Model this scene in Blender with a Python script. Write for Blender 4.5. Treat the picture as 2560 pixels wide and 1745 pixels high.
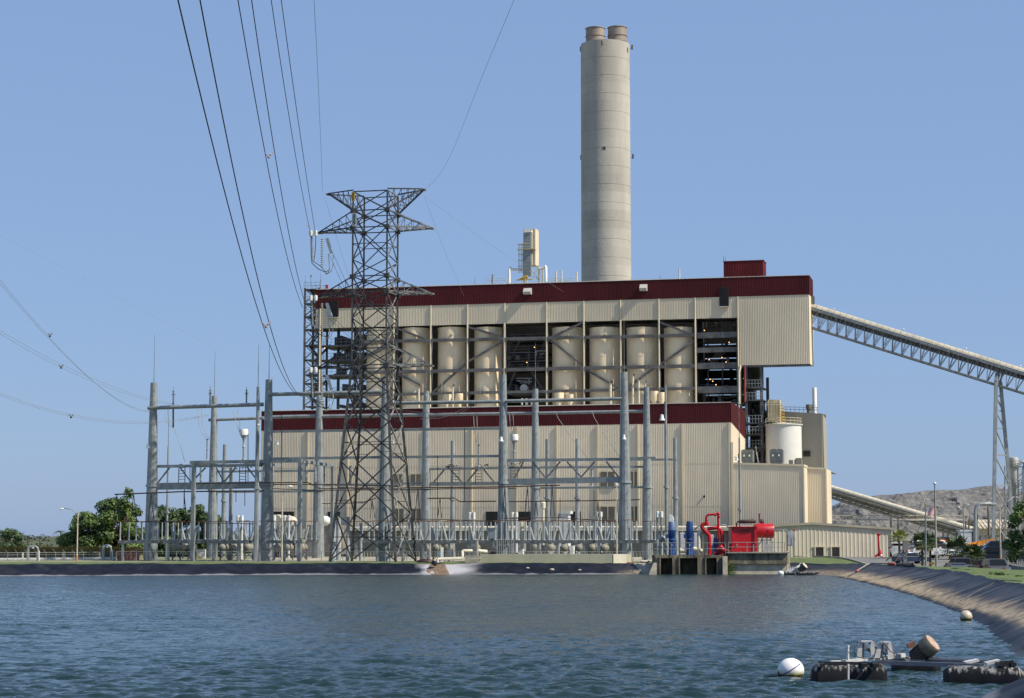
import bpy, bmesh, math, random
import numpy as np
from mathutils import Vector, Matrix, noise as mnoise
rad = math.radians
S = bpy.context.scene
COL = S.collection
for o in list(bpy.data.objects): bpy.data.objects.remove(o)
# ------------------------------------------------------------------ camera
CAM_H = 2.7; LENS = 70.0; F = LENS / 36.0 * 2560; HORIZ = 1372.0
PITCH = math.atan((HORIZ - 872.5) / F)
cd = bpy.data.cameras.new("Camera"); cam = bpy.data.objects.new("Camera", cd); COL.objects.link(cam)
cam.location = (0, 0, CAM_H); cam.rotation_euler = (math.pi / 2 + PITCH, 0, 0)
cd.lens = LENS; cd.sensor_width = 36; cd.clip_start = 0.5; cd.clip_end = 20000
S.camera = cam
# ------------------------------------------------------------------ sky and sun
SUN_AZ, SUN_EL = rad(66), rad(46)          # azimuth measured to the right of the direction back to the camera
w = bpy.data.worlds.new("World"); S.world = w; w.use_nodes = True
nt = w.node_tree; nt.nodes.clear()
sky = nt.nodes.new('ShaderNodeTexSky'); sky.sky_type = 'NISHITA'; sky.sun_disc = False
sky.sun_elevation = SUN_EL
sdir = Vector((math.sin(SUN_AZ) * math.cos(SUN_EL), -math.cos(SUN_AZ) * math.cos(SUN_EL), math.sin(SUN_EL)))
sky.sun_rotation = math.atan2(sdir.x, sdir.y)
sky.air_density = 1.0; sky.dust_density = 0.8; sky.ozone_density = 5.0; sky.altitude = 0
hsv = nt.nodes.new('ShaderNodeHueSaturation'); hsv.inputs['Saturation'].default_value = 1.0
hz = nt.nodes.new('ShaderNodeMix'); hz.data_type = 'RGBA'; hz.inputs[0].default_value = 0.76; hz.inputs[7].default_value = (1.63, 2.44, 4.13, 1)   # even summer haze
bg = nt.nodes.new('ShaderNodeBackground'); bg.inputs['Strength'].default_value = 0.126
wo = nt.nodes.new('ShaderNodeOutputWorld')
nt.links.new(sky.outputs[0], hsv.inputs['Color']); nt.links.new(hsv.outputs[0], hz.inputs[6]); nt.links.new(hz.outputs[2], bg.inputs[0]); nt.links.new(bg.outputs[0], wo.inputs[0])
sl = bpy.data.lights.new("sun", 'SUN'); sl.energy = 5.0; sl.angle = rad(0.5); sl.color = (1.0, 0.91, 0.76)
so = bpy.data.objects.new("sun", sl); COL.objects.link(so)
so.rotation_euler = sdir.to_track_quat('Z', 'Y').to_euler(); so.location = (150, -100, 200)
S.view_settings.view_transform = 'Standard'; S.view_settings.look = 'None'
S.view_settings.exposure = 0.3; S.view_settings.gamma = 1.0; S.view_settings.use_curve_mapping = False
S.cycles.max_bounces = 6; S.cycles.diffuse_bounces = 2; S.cycles.glossy_bounces = 3; S.cycles.transmission_bounces = 3
S.cycles.use_denoising = True
# ------------------------------------------------------------------ geometry from measurements in the photograph
COSP, SINP = math.cos(PITCH), math.sin(PITCH)
def ray(px, py):
    a = (px - 1280.0) / F; b = (872.5 - py) / F
    return Vector((a, COSP - b * SINP, SINP + b * COSP))
def P(px, py, Y):
    r = ray(px, py); t = Y / r.y
    return Vector((r.x * t, Y, CAM_H + r.z * t))
def zy(py, Y): return P(1280, py, Y).z
def PLN(px, py, q, nrm):
    r = ray(px, py); o = Vector((0, 0, CAM_H)); t = (q - o).dot(nrm) / r.dot(nrm)
    return o + r * t
ALPHA = rad(14)
E = Vector((math.cos(ALPHA), -math.sin(ALPHA), 0)); NF = Vector((-math.sin(ALPHA), -math.cos(ALPHA), 0)); B = -NF
UPV = Vector((0, 0, 1))
H0 = P(1832, 1394, 300); H0.z = 0
def L(u, d, z): 
    v = H0 + E * u + B * d; v.z = z; return v
def U(px, py, d):
    p = PLN(px, py, H0 + B * d, NF); return ((p - H0).dot(E), p.z)
def Q(px, py, d): return PLN(px, py, H0 + B * d, NF)
def sstep(a, b, x):
    t = min(1, max(0, (x - a) / (b - a))); return t * t * (3 - 2 * t)
def gz(x, y):
    z = 1.25 + 0.3 * sstep(232, 262, y)
    z -= 1.35 * sstep(36, 41, x) * (1 - sstep(206, 250, y)) * sstep(40, 120, y)
    return z
def mp(Y): return Y / F
# ------------------------------------------------------------------ mesh builder
def frame(d):
    d = d.normalized(); a = Vector((0, 0, 1)) if abs(d.z) < 0.98 else Vector((0, 1, 0))
    s = d.cross(a).normalized(); return s, s.cross(d).normalized()
class MB:
    def __init__(s): s.v = []; s.f = []; s.m = []; s.mi = 0
    def q(s, *pts):
        i = len(s.v); s.v += [Vector(p) for p in pts]; s.f.append(tuple(range(i, i + len(pts)))); s.m.append(s.mi); return s
    def box(s, c, sz, ax=None):
        c = Vector(c); x, y, z = ax if ax else (Vector((1, 0, 0)), Vector((0, 1, 0)), UPV)
        x = x * sz[0] / 2; y = y * sz[1] / 2; z = z * sz[2] / 2; i = len(s.v)
        for k in range(8): s.v.append(c + (x if k & 1 else -x) + (y if k & 2 else -y) + (z if k & 4 else -z))
        for f in ((0, 2, 3, 1), (4, 5, 7, 6), (0, 1, 5, 4), (2, 6, 7, 3), (0, 4, 6, 2), (1, 3, 7, 5)):
            s.f.append(tuple(i + k for k in f)); s.m.append(s.mi)
        return s
    def eb(s, u0, u1, d0, d1, z0, z1):      # box in the plant's own axes
        c = L((u0 + u1) / 2, (d0 + d1) / 2, (z0 + z1) / 2)
        return s.box(c, (abs(u1 - u0), abs(d1 - d0), abs(z1 - z0)), (E, B, UPV))
    def bar(s, p, q, w, h=None):
        p = Vector(p); q = Vector(q); d = q - p
        if d.length < 1e-6: return s
        a, b = frame(d); h = h or w
        return s.box((p + q) / 2, (d.length, w, h), (d.normalized(), a, b))
    def ang(s, p, q, w):                    # angle iron: two thin legs
        p = Vector(p); q = Vector(q); d = q - p
        if d.length < 1e-6: return s
        a, b = frame(d); t = w * 0.22
        s.box((p + q) / 2, (d.length, w, t), (d.normalized(), a, b))
        return s.box((p + q) / 2 + b * (w / 2 + t / 2) + a * (w / 2 - t / 2), (d.length, t, w), (d.normalized(), a, b))
    def tube(s, p, q, r0, r1=None, n=8, cap=True):
        p = Vector(p); q = Vector(q); r1 = r0 if r1 is None else r1
        a, b = frame(q - p); i = len(s.v)
        for k in range(n):
            t = 2 * math.pi * k / n; o = a * math.cos(t) + b * math.sin(t)
            s.v.append(p + o * r0); s.v.append(q + o * r1)
        for k in range(n):
            j = (k + 1) % n; s.f.append((i + 2 * k, i + 2 * k + 1, i + 2 * j + 1, i + 2 * j)); s.m.append(s.mi)
        if cap:
            s.f.append(tuple(i + 2 * k for k in range(n))); s.m.append(s.mi)
            s.f.append(tuple(i + 2 * k + 1 for k in reversed(range(n)))); s.m.append(s.mi)
        return s
    def path(s, pts, r, n=8):
        pts = [Vector(p) for p in pts]; i = len(s.v); N = len(pts); pa = None
        for k, p in enumerate(pts):
            d = (pts[min(k + 1, N - 1)] - pts[max(k - 1, 0)]).normalized()
            if pa is None: a, b = frame(d)
            else:
                a = (pa - d * pa.dot(d)).normalized(); b = a.cross(d).normalized()
            pa = a; rr = r[k] if isinstance(r, (list, tuple)) else r
            for j in range(n):
                t = 2 * math.pi * j / n; s.v.append(p + (a * math.cos(t) + b * math.sin(t)) * rr)
        for k in range(N - 1):
            for j in range(n):
                j2 = (j + 1) % n; s.f.append((i + k * n + j, i + (k + 1) * n + j, i + (k + 1) * n + j2, i + k * n + j2)); s.m.append(s.mi)
        s.f.append(tuple(i + j for j in range(n))); s.m.append(s.mi)
        s.f.append(tuple(i + (N - 1) * n + j for j in reversed(range(n)))); s.m.append(s.mi)
        return s
    def lathe(s, base, prof, n=16, axis=UPV):
        base = Vector(base); a, b = frame(axis); ax = Vector(axis).normalized(); i = len(s.v); N = len(prof)
        for r, h in prof:
            for j in range(n):
                t = 2 * math.pi * j / n; s.v.append(base + ax * h + (a * math.cos(t) + b * math.sin(t)) * max(r, 1e-4))
        for k in range(N - 1):
            for j in range(n):
                j2 = (j + 1) % n; s.f.append((i + k * n + j, i + (k + 1) * n + j, i + (k + 1) * n + j2, i + k * n + j2)); s.m.append(s.mi)
        s.f.append(tuple(i + j for j in range(n))); s.m.append(s.mi)
        s.f.append(tuple(i + (N - 1) * n + j for j in reversed(range(n)))); s.m.append(s.mi)
        return s
    def ball(s, c, r, n=16, m=10, sc=(1, 1, 1)):
        c = Vector(c); i = len(s.v)
        for k in range(m + 1):
            t = math.pi * k / m
            for j in range(n):
                p = 2 * math.pi * j / n
                s.v.append(c + Vector((sc[0] * r * max(math.sin(t), 1e-3) * math.cos(p), sc[1] * r * max(math.sin(t), 1e-3) * math.sin(p), sc[2] * r * math.cos(t))))
        for k in range(m):
            for j in range(n):
                j2 = (j + 1) % n; s.f.append((i + k * n + j, i + (k + 1) * n + j, i + (k + 1) * n + j2, i + k * n + j2)); s.m.append(s.mi)
        return s
    def prism(s, poly, z0, z1):
        i = len(s.v); N = len(poly)
        for x, y in poly: s.v.append(Vector((x, y, z0)))
        for x, y in poly: s.v.append(Vector((x, y, z1)))
        for k in range(N):
            j = (k + 1) % N; s.f.append((i + k, i + j, i + N + j, i + N + k)); s.m.append(s.mi)
        s.f.append(tuple(i + k for k in reversed(range(N)))); s.f.append(tuple(i + N + k for k in range(N))); s.m += [s.mi, s.mi]
        return s
    def corr(s, p0, p1, zb0, zb1, zt0, zt1, pitch=0.265, dep=0.045, nrm=None):
        # profiled metal sheet from p0 to p1 (ground plan), bottom and top heights at both ends
        p0 = Vector(p0); p1 = Vector(p1); d = p1 - p0; d.z = 0; ln = d.length; d.normalize()
        nrm = nrm or Vector((d.y, -d.x, 0)); n = max(1, int(round(ln / pitch))); pt = ln / n; pr = []
        for k in range(n):
            x = k * pt; pr += [(x, 0), (x + pt * .55, 0), (x + pt * .65, dep), (x + pt * .90, dep)]
        pr.append((ln, 0)); i = len(s.v)
        for x, o in pr:
            t = x / ln; a = p0 + d * x + nrm * o
            s.v.append(Vector((a.x, a.y, zb0 + (zb1 - zb0) * t))); s.v.append(Vector((a.x, a.y, zt0 + (zt1 - zt0) * t)))
        for k in range(len(pr) - 1):
            s.f.append((i + 2 * k, i + 2 * k + 2, i + 2 * k + 3, i + 2 * k + 1)); s.m.append(s.mi)
        return s
    def grid(s, fn, nu, nv):
        i = len(s.v)
        for a in range(nu + 1):
            for b in range(nv + 1): s.v.append(Vector(fn(a / nu, b / nv)))
        for a in range(nu):
            for b in range(nv):
                k = i + a * (nv + 1) + b; s.f.append((k, k + nv + 1, k + nv + 2, k + 1)); s.m.append(s.mi)
        return s
    def build(s, name, mat, parent=None, smooth=False, local=False):
        off = Vector((0, 0, 0))
        if parent is not None and not local:
            p = parent
            while p: off += p.location; p = p.parent
        elif parent is None and not local:
            mn = [min(v[k] for v in s.v) for k in range(3)]; mx = [max(v[k] for v in s.v) for k in range(3)]
            off = Vector(((mn[0] + mx[0]) / 2, (mn[1] + mx[1]) / 2, mn[2]))
        me = bpy.data.meshes.new(name); me.from_pydata([tuple(v - off) for v in s.v], [], s.f)
        mats = mat if isinstance(mat, (list, tuple)) else [mat]
        for m in mats: me.materials.append(m)
        if len(mats) > 1: me.polygons.foreach_set('material_index', s.m)
        bm = bmesh.new(); bm.from_mesh(me); bmesh.ops.recalc_face_normals(bm, faces=bm.faces) if not getattr(s, 'keepn', False) else None
        bm.to_mesh(me); bm.free()
        if smooth is True: me.shade_smooth()
        elif smooth: me.shade_smooth(); me.set_sharp_from_angle(angle=rad(smooth))
        o = bpy.data.objects.new(name, me); COL.objects.link(o)
        if parent is not None: o.parent = parent
        elif not local: o.location = off
        return o
def tag(o, label, cat, group=None):
    o['label'] = label; o['category'] = cat
    if group: o['group'] = group
    return o
def thing(name, label, cat, loc, group=None, rz=0):
    o = bpy.data.objects.new(name, None); o.empty_display_size = 0.5; COL.objects.link(o)
    o.location = loc; o.rotation_euler = (0, 0, rz); return tag(o, label, cat, group)
def struct(o, kind='structure'): o['kind'] = kind; return o
def dup(root, loc, rz, label, group=None):
    def cp(o, par):
        c = o.copy(); COL.objects.link(c)
        if par: c.parent = par
        for ch in o.children: cp(ch, c)
        return c
    r = cp(root, None); r.location = loc; r.rotation_euler = (0, 0, rz); r['label'] = label
    if group: r['group'] = group
    return r
ORD = ['first', 'second', 'third', 'fourth', 'fifth', 'sixth', 'seventh', 'eighth', 'ninth', 'tenth', 'eleventh', 'twelfth', 'thirteenth', 'fourteenth', 'fifteenth', 'sixteenth', 'seventeenth', 'eighteenth', 'nineteenth', 'twentieth']
# ------------------------------------------------------------------ materials
def mat(name, c, rough=0.6, metal=0.0, var=0.15, scale=1.0, c2=None, streak=0.0, spec=0.5, bump=0.0, bscale=20.0, coords='pos', emit=0):
    m = bpy.data.materials.new(name); m.use_nodes = True; n = m.node_tree.nodes; l = m.node_tree.links
    b = n['Principled BSDF']; b.inputs['Roughness'].default_value = rough; b.inputs['Metallic'].default_value = metal
    b.inputs['Specular IOR Level'].default_value = spec
    ge = n.new('ShaderNodeNewGeometry'); mpn = n.new('ShaderNodeMapping'); l.new(ge.outputs['Position'], mpn.inputs['Vector'])
    mpn.inputs['Scale'].default_value = (1, 1, 1 - 0.9 * min(1, streak))
    t = n.new('ShaderNodeTexNoise'); t.inputs['Scale'].default_value = scale; t.inputs['Detail'].default_value = 6; t.inputs['Roughness'].default_value = 0.65
    l.new(mpn.outputs[0], t.inputs['Vector'])
    r = n.new('ShaderNodeValToRGB'); l.new(t.outputs['Fac'], r.inputs['Fac'])
    c = tuple(c); d = c2 or tuple(max(0, x * (1 - 2 * var)) for x in c); e = c if c2 else tuple(min(1, x * (1 + var)) for x in c)
    r.color_ramp.elements[0].position = 0.36; r.color_ramp.elements[1].position = 0.64
    r.color_ramp.elements[0].color = (*d, 1); r.color_ramp.elements[1].color = (*e, 1)
    l.new(r.outputs['Color'], b.inputs['Base Color'])
    if bump:
        t2 = n.new('ShaderNodeTexNoise'); t2.inputs['Scale'].default_value = bscale; t2.inputs['Detail'].default_value = 5
        l.new(ge.outputs['Position'], t2.inputs['Vector']); bp = n.new('ShaderNodeBump'); bp.inputs['Strength'].default_value = bump
        bp.inputs['Distance'].default_value = 1.0 / bscale
        l.new(t2.outputs['Fac'], bp.inputs['Height']); l.new(bp.outputs[0], b.inputs['Normal'])
    if emit:
        b.inputs['Emission Color'].default_value = (*c, 1); b.inputs['Emission Strength'].default_value = emit
    return m
M = {}
M['cream'] = mat('cream_siding', (.71, .62, .475), .55, 0, .07, .12, streak=.6)
M['cream_hi'] = mat('cream_trim', (.60, .53, .38), .55, 0, .06, .3)
M['cream_up'] = mat('gallery_siding', (.68, .595, .445), .55, 0, .07, .1, streak=.7)
M['maroon'] = mat('maroon_siding', (.08, .0135, .0165), .65, 0, .12, .15, streak=.5, spec=.18)
M['maroon2'] = mat('penthouse_siding', (.12, .016, .018), .65, 0, .12, .4, spec=.2)
M['roofmetal'] = mat('roof_sheet', (.45, .44, .40), .5, 0, .1, .2)
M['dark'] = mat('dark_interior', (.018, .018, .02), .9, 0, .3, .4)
M['darksteel'] = mat('dark_steel', (.095, .097, .10), .7, 0.0, .25, .7)
M['greybeam'] = mat('grey_beam', (.11, .107, .104), .7, 0, .2, .6)
M['silo'] = mat('silo_cream', (.80, .66, .45), .6, 0, .08, .22, c2=(.68, .55, .37), streak=.5)
M['galv'] = mat('galvanised_steel', (.255, .28, .285), .5, 0.2, .12, 1.2, streak=.3)
M['galvdark'] = mat('weathered_galvanised', (.20, .21, .21), .55, .25, .25, 2)
M['lattice'] = mat('lattice_steel', (.06, .063, .065), .6, .2, .35, 1.5)
M['latticelit'] = mat('sunlit_lattice_steel', (.22, .225, .22), .5, .3, .35, 1.5)  # lattice_steel lightened for right-hand face and arms, sunlight painted in
M['insul'] = mat('grey_porcelain', (.31, .34, .35), .3, 0, .08, 3)
M['whiteins'] = mat('white_porcelain', (.62, .64, .63), .35, 0, .08, 3)
M['bus'] = mat('brown_bus', (.085, .05, .04), .6, .2, .25, 2)
M['wire'] = mat('black_cable', (.012, .012, .014), .6, 0, .1, 1)
M['wiregrey'] = mat('aluminium_cable', (.28, .28, .27), .5, .3, .1, 1)
M['conc'] = mat('concrete', (.36, .34, .28), .85, 0, .15, .8, c2=(.24, .23, .20), streak=.7, bump=.2, bscale=6)
M['concdirty'] = mat('stained_concrete', (.21, .185, .13), .9, 0, .3, .9, c2=(.03, .028, .023), streak=.75, bump=.3, bscale=5)
M['concpale'] = mat('pale_concrete', (.56, .50, .38), .85, 0, .2, 1.2, c2=(.36, .32, .25), bump=.2, bscale=5)
M['wallconc'] = mat('painted_wall', (.40, .385, .28), .8, 0, .05, .6, streak=.6)
M['red'] = mat('red_paint', (.44, .006, .013), .32, 0, .12, 1.5)
M['blue'] = mat('blue_paint', (.012, .05, .18), .35, 0, .15, 1.5)
M['bluefade'] = mat('faded_blue_paint', (.13, .20, .34), .5, 0, .15, 2.5)
M['white'] = mat('white_paint', (.72, .72, .68), .5, 0, .06, 1)
M['cream2'] = mat('cream_pipe', (.66, .61, .47), .5, 0, .06, 1.5)
M['black'] = mat('black_plastic', (.014, .015, .018), .45, 0, .2, 2)
M['yellow'] = mat('yellow_paint', (.55, .34, .03), .5, 0, .1, 1.5)
M['orange'] = mat('orange_paint', (.62, .22, .02), .5, 0, .1, 1)
M['rust'] = mat('rusty_brown', (.16, .07, .035), .8, 0, .35, 3)
M['redbrown'] = mat('red_brown_wall', (.34, .16, .13), .85, 0, .1, .8)
M['glass'] = mat('dark_glass', (.012, .015, .018), .06, 0, .1, 1)
M['louvre'] = mat('louvre_shade', (.20, .185, .145), .7, 0, .1, 1)
M['bark'] = mat('bark', (.12, .09, .065), .9, 0, .3, 4, bump=.4, bscale=8)
M['leaf'] = mat('leaf_green', (.10, .165, .026), .6, 0, .3, .35, c2=(.045, .085, .016))
M['leaf2'] = mat('leaf_dark', (.055, .10, .025), .6, 0, .3, .35, c2=(.03, .06, .017))
M['leafdry'] = mat('leaf_olive', (.10, .12, .05), .7, 0, .3, .25, c2=(.05, .065, .028))
M['palm'] = mat('palm_green', (.055, .085, .02), .5, 0, .3, .6, c2=(.03, .05, .014))
M['palmyellow'] = mat('palm_yellow', (.24, .26, .035), .55, 0, .3, .6, c2=(.12, .15, .03))
M['paleleaf'] = mat('dry_frond', (.28, .22, .09), .7, 0, .3, .6)
M['tyre'] = mat('tyre_rubber', (.02, .02, .02), .85)
M['tan'] = mat('sandy_soil', (.33, .25, .16), .95, 0, .2, 1, bump=.5, bscale=4)
M['lamp_on'] = mat('lit_lamp', (1.0, .45, .15), .5, emit=2.5)
# ================================================================== SETTING: pond, banks, ground, road
rng = random.Random(5)
def catmull(pts, n):
    out = []; N = len(pts)
    for i in range(N):
        p0, p1, p2, p3 = (Vector(pts[(i + k - 1) % N]) for k in range(4))
        for j in range(n):
            t = j / n; out.append(0.5 * ((2 * p1) + (p2 - p0) * t + (2 * p0 - 5 * p1 + 4 * p2 - p3) * t * t + (3 * p1 - p0 - 3 * p2 + p3) * t ** 3))
    return out
def W0(px, py):
    p = P(px, py, 100); o = Vector((0, 0, CAM_H)); r = p - o; t = -CAM_H / r.z; q = o + r * t; return (q.x, q.y)
wl = [W0(0, 1440.8), W0(330, 1439.0), W0(700, 1437.0), W0(1050, 1436.2), W0(1350, 1436), W0(1560, 1435.5), (16.5, 216), (22.5, 216), (28.5, 214.5),
      W0(2053, 1438.5), W0(2110, 1445.5), W0(2155, 1455), W0(2235, 1475), W0(2300, 1494), W0(2366, 1518), W0(2448, 1555), W0(2496, 1602), W0(2545, 1640),
      (12.5, 47.5), (11.7, 43.5), (10.1, 39.4), (8.5, 36.3), (8.3, 32), (9, 25), (8, 18), (3, 13), (-9, 11), (-30, 10), (-80, 20), (-120, 80), (-115, 160), (-80, 182)]
NSUB = 26
wlp = catmull([(x, y, 0) for x, y in wl], NSUB)
CX, CY = -20.0, 110.0
def resample(poly, step):
    out = []; n = len(poly); acc = 0
    for i in range(n):
        a, b = poly[i], poly[(i + 1) % n]; d = (b - a).length
        k = max(1, int(d / step(a)))
        for j in range(k): out.append(a + (b - a) * j / k)
    return out
wlp = resample(wlp, lambda p: 0.30 if (p.x > 5 and 30 < p.y < 225) else (0.5 if p.y > 150 and -60 < p.x < 30 else 2.0))
NW = len(wlp)
outn = []
for i in range(NW):
    t = (wlp[(i + 3) % NW] - wlp[i - 3]).normalized(); n_ = Vector((-t.y, t.x, 0))
    outn.append(n_)
# make sure normals point away from the water
if outn[NW // 3].dot(wlp[NW // 3] - Vector((CX, CY, 0))) < 0: outn = [-n for n in outn]
def slope_w(p):       # horizontal run of the lined slope
    right = sstep(20, 27, p.x) * (1 - sstep(205, 222, p.y)) 
    return 2.6 + 1.7 * right * sstep(60, 110, p.y) 
arc = [0.0]
for i in range(1, NW): arc.append(arc[-1] + (wlp[i] - wlp[i - 1]).length)
def fold(i, p, v):     # wrinkles of the loose liner, running up the slope at a slant
    s = arc[i]; right = sstep(14, 20, p.x) * sstep(30, 45, p.y) * (1 - sstep(190, 210, p.y))
    k = s * 1.0 - v * (1.2 + 2.2 * right)
    a = mnoise.noise(Vector((k * 0.9, v * .35, 3.1))) * .5 + mnoise.noise(Vector((k * 2.3, v * .5, 9.7))) * .26 + mnoise.noise(Vector((s * .25, v * .7, 1.3))) * .6
    rg_ = 1 - abs(mnoise.noise(Vector((k * .55, v * .25, 21)))) * 2
    return a * (0.17 - 0.03 * right) + max(0, rg_) ** 2 * .10 * right
VS = [-0.9, -0.45, -0.2, -0.08, 0.0, .06, .12, .2, .28, .36, .45, .54, .63, .72, .8, .87, .93, .98, 1.02, 1.08]
mb = MB(); top = []; tanv = []; hv = []; palev = []
for i, p in enumerate(wlp):
    wdt = slope_w(p); n_ = outn[i]; zt = 1.16 + 0.10 * mnoise.noise(Vector((arc[i] * .12, 0, 5))) + 0.05 * mnoise.noise(Vector((arc[i] * .6, 2, 5)))
    rb = sstep(24, 30, p.x) * sstep(70, 90, p.y)
    for v in VS:
        if v > 1.0: z = zt + .02 - (v - 1.0) * 0.6
        elif v > .85: z = zt * (1 - ((1 - v) / .15) ** 2 * .15 * (1 / .85) * .85) if False else zt * (v - max(0, (v - .85)) * .15)
        else: z = zt * v
        fo = fold(i, p, v) * (sstep(-.3, .15, v)) * (1 if v < .99 else .5)
        q = p + n_ * (wdt * v) + n_ * 0; q.z = z + fo
        mb.v.append(q); hv.append(v)
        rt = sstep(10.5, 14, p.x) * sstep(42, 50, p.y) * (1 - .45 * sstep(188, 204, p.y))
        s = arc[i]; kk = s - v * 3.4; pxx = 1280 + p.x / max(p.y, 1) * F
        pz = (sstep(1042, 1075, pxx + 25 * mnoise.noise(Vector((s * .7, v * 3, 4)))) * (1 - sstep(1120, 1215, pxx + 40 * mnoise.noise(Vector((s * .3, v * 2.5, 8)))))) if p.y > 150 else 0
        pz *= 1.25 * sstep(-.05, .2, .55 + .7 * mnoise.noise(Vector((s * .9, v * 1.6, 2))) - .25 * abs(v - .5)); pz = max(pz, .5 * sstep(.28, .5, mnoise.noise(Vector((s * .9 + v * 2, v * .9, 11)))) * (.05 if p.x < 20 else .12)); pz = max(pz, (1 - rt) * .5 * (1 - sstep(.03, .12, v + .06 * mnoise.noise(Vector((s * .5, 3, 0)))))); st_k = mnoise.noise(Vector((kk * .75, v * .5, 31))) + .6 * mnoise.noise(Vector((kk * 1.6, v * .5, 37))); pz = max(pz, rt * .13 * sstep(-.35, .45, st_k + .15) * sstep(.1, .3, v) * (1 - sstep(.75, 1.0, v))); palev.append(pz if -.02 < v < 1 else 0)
        tn = 1 - sstep(.16, .50, v - .25 * (1 - sstep(52, 100, p.y)) + .13 * mnoise.noise(Vector(((s - v * 3.4) * .3, v * .8, 0))) + .13 * mnoise.noise(Vector(((s - v * 3.4) * 1.1, v * .4, 0))) - .02)
        vlo = .30 * (1 - sstep(52, 100, p.y)) + .02
        tanv.append(tn * rt * sstep(vlo - .03, vlo + .06, v + .06 * mnoise.noise(Vector((s * .8, 7, 0)))) )
    top.append(mb.v[-1].copy())
NV = len(VS)
for i in range(NW):
    j = (i + 1) % NW
    for k in range(NV - 1): mb.f.append((i * NV + k, j * NV + k, j * NV + k + 1, i * NV + k + 1)); mb.m.append(0)
def liner_mat():
    m = bpy.data.materials.new('pond_liner'); m.use_nodes = True; n = m.node_tree.nodes; l = m.node_tree.links; b = n['Principled BSDF']
    at = n.new('ShaderNodeAttribute'); at.attribute_name = 'tan'; ge = n.new('ShaderNodeNewGeometry')
    t = n.new('ShaderNodeTexNoise'); t.inputs['Scale'].default_value = .9; t.inputs['Detail'].default_value = 8; l.new(ge.outputs['Position'], t.inputs['Vector'])
    r = n.new('ShaderNodeValToRGB'); l.new(t.outputs['Fac'], r.inputs['Fac']); r.color_ramp.elements[0].position = .4; r.color_ramp.elements[1].position = .75
    r.color_ramp.elements[0].color = (.003, .0035, .008, 1); r.color_ramp.elements[1].color = (.012, .014, .024, 1)
    mx = n.new('ShaderNodeMix'); mx.data_type = 'RGBA'; l.new(at.outputs['Fac'], mx.inputs[0]); l.new(r.outputs[0], mx.inputs[6])
    t2 = n.new('ShaderNodeTexNoise'); t2.inputs['Scale'].default_value = 2.5; t2.inputs['Detail'].default_value = 6; l.new(ge.outputs['Position'], t2.inputs['Vector'])
    r2 = n.new('ShaderNodeValToRGB'); l.new(t2.outputs['Fac'], r2.inputs['Fac']); r2.color_ramp.elements[0].color = (.20, .16, .11, 1); r2.color_ramp.elements[1].color = (.42, .335, .225, 1)
    r2.color_ramp.elements[0].position = .35; r2.color_ramp.elements[1].position = .6
    l.new(r2.outputs[0], mx.inputs[7]); l.new(mx.outputs[2], b.inputs['Base Color'])
    mr = n.new('ShaderNodeMapRange'); l.new(at.outputs['Fac'], mr.inputs[0]); mr.inputs[3].default_value = .5; mr.inputs[4].default_value = .9; l.new(mr.outputs[0], b.inputs['Roughness'])
    b.inputs['Specular IOR Level'].default_value = .2
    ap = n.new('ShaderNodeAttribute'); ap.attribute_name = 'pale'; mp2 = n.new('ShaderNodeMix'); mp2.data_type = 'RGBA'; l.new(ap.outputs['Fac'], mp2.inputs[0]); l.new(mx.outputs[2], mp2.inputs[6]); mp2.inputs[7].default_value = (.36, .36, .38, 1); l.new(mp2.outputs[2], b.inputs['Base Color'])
    return m
M['liner'] = liner_mat()
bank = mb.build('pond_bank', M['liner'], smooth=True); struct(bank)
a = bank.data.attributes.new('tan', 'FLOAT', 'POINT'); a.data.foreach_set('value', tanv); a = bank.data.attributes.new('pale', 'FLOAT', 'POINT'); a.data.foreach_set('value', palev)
# ------------------------------------------------------------------ ground: rings running out from the crest of the bank
RINGS = [0, .6, 1.5, 3, 5, 7.5, 10, 13, 16, 20, 25, 31, 38, 47, 60, 80, 110, 150, 220, 350, 600, 1200, 3000, 9000]
mb = MB(); gr = []
sub = top[::2]; onr = outn[::2]; NG = len(sub)
for i, p in enumerate(sub):
    dirv = (Vector((p.x - CX, p.y - CY, 0))).normalized()
    for k, r in enumerate(RINGS):
        q = p + dirv * r
        b_ = sstep(0, 6, r); z = p.z * (1 - b_) + gz(q.x, q.y) * b_ - (.04 if k == 0 else 0)
        if 0 < r < 40: z += .05 * mnoise.noise(Vector((q.x * .5, q.y * .5, 0)))
        q.z = z; mb.v.append(q)
        g = (1 - sstep(14, 22, r) * (1 if q.x > -32 else .35)) if q.x < 26 else 1 - sstep(45, 52, q.x) 
        if q.x > 20 and p.y > 205: g = 1 - sstep(46, 52, r)
        if r > 55: g = .55
        gr.append(g)
NR = len(RINGS)
for i in range(NG):
    j = (i + 1) % NG
    for k in range(NR - 1): mb.f.append((i * NR + k, j * NR + k, j * NR + k + 1, i * NR + k + 1)); mb.m.append(0)
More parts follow.
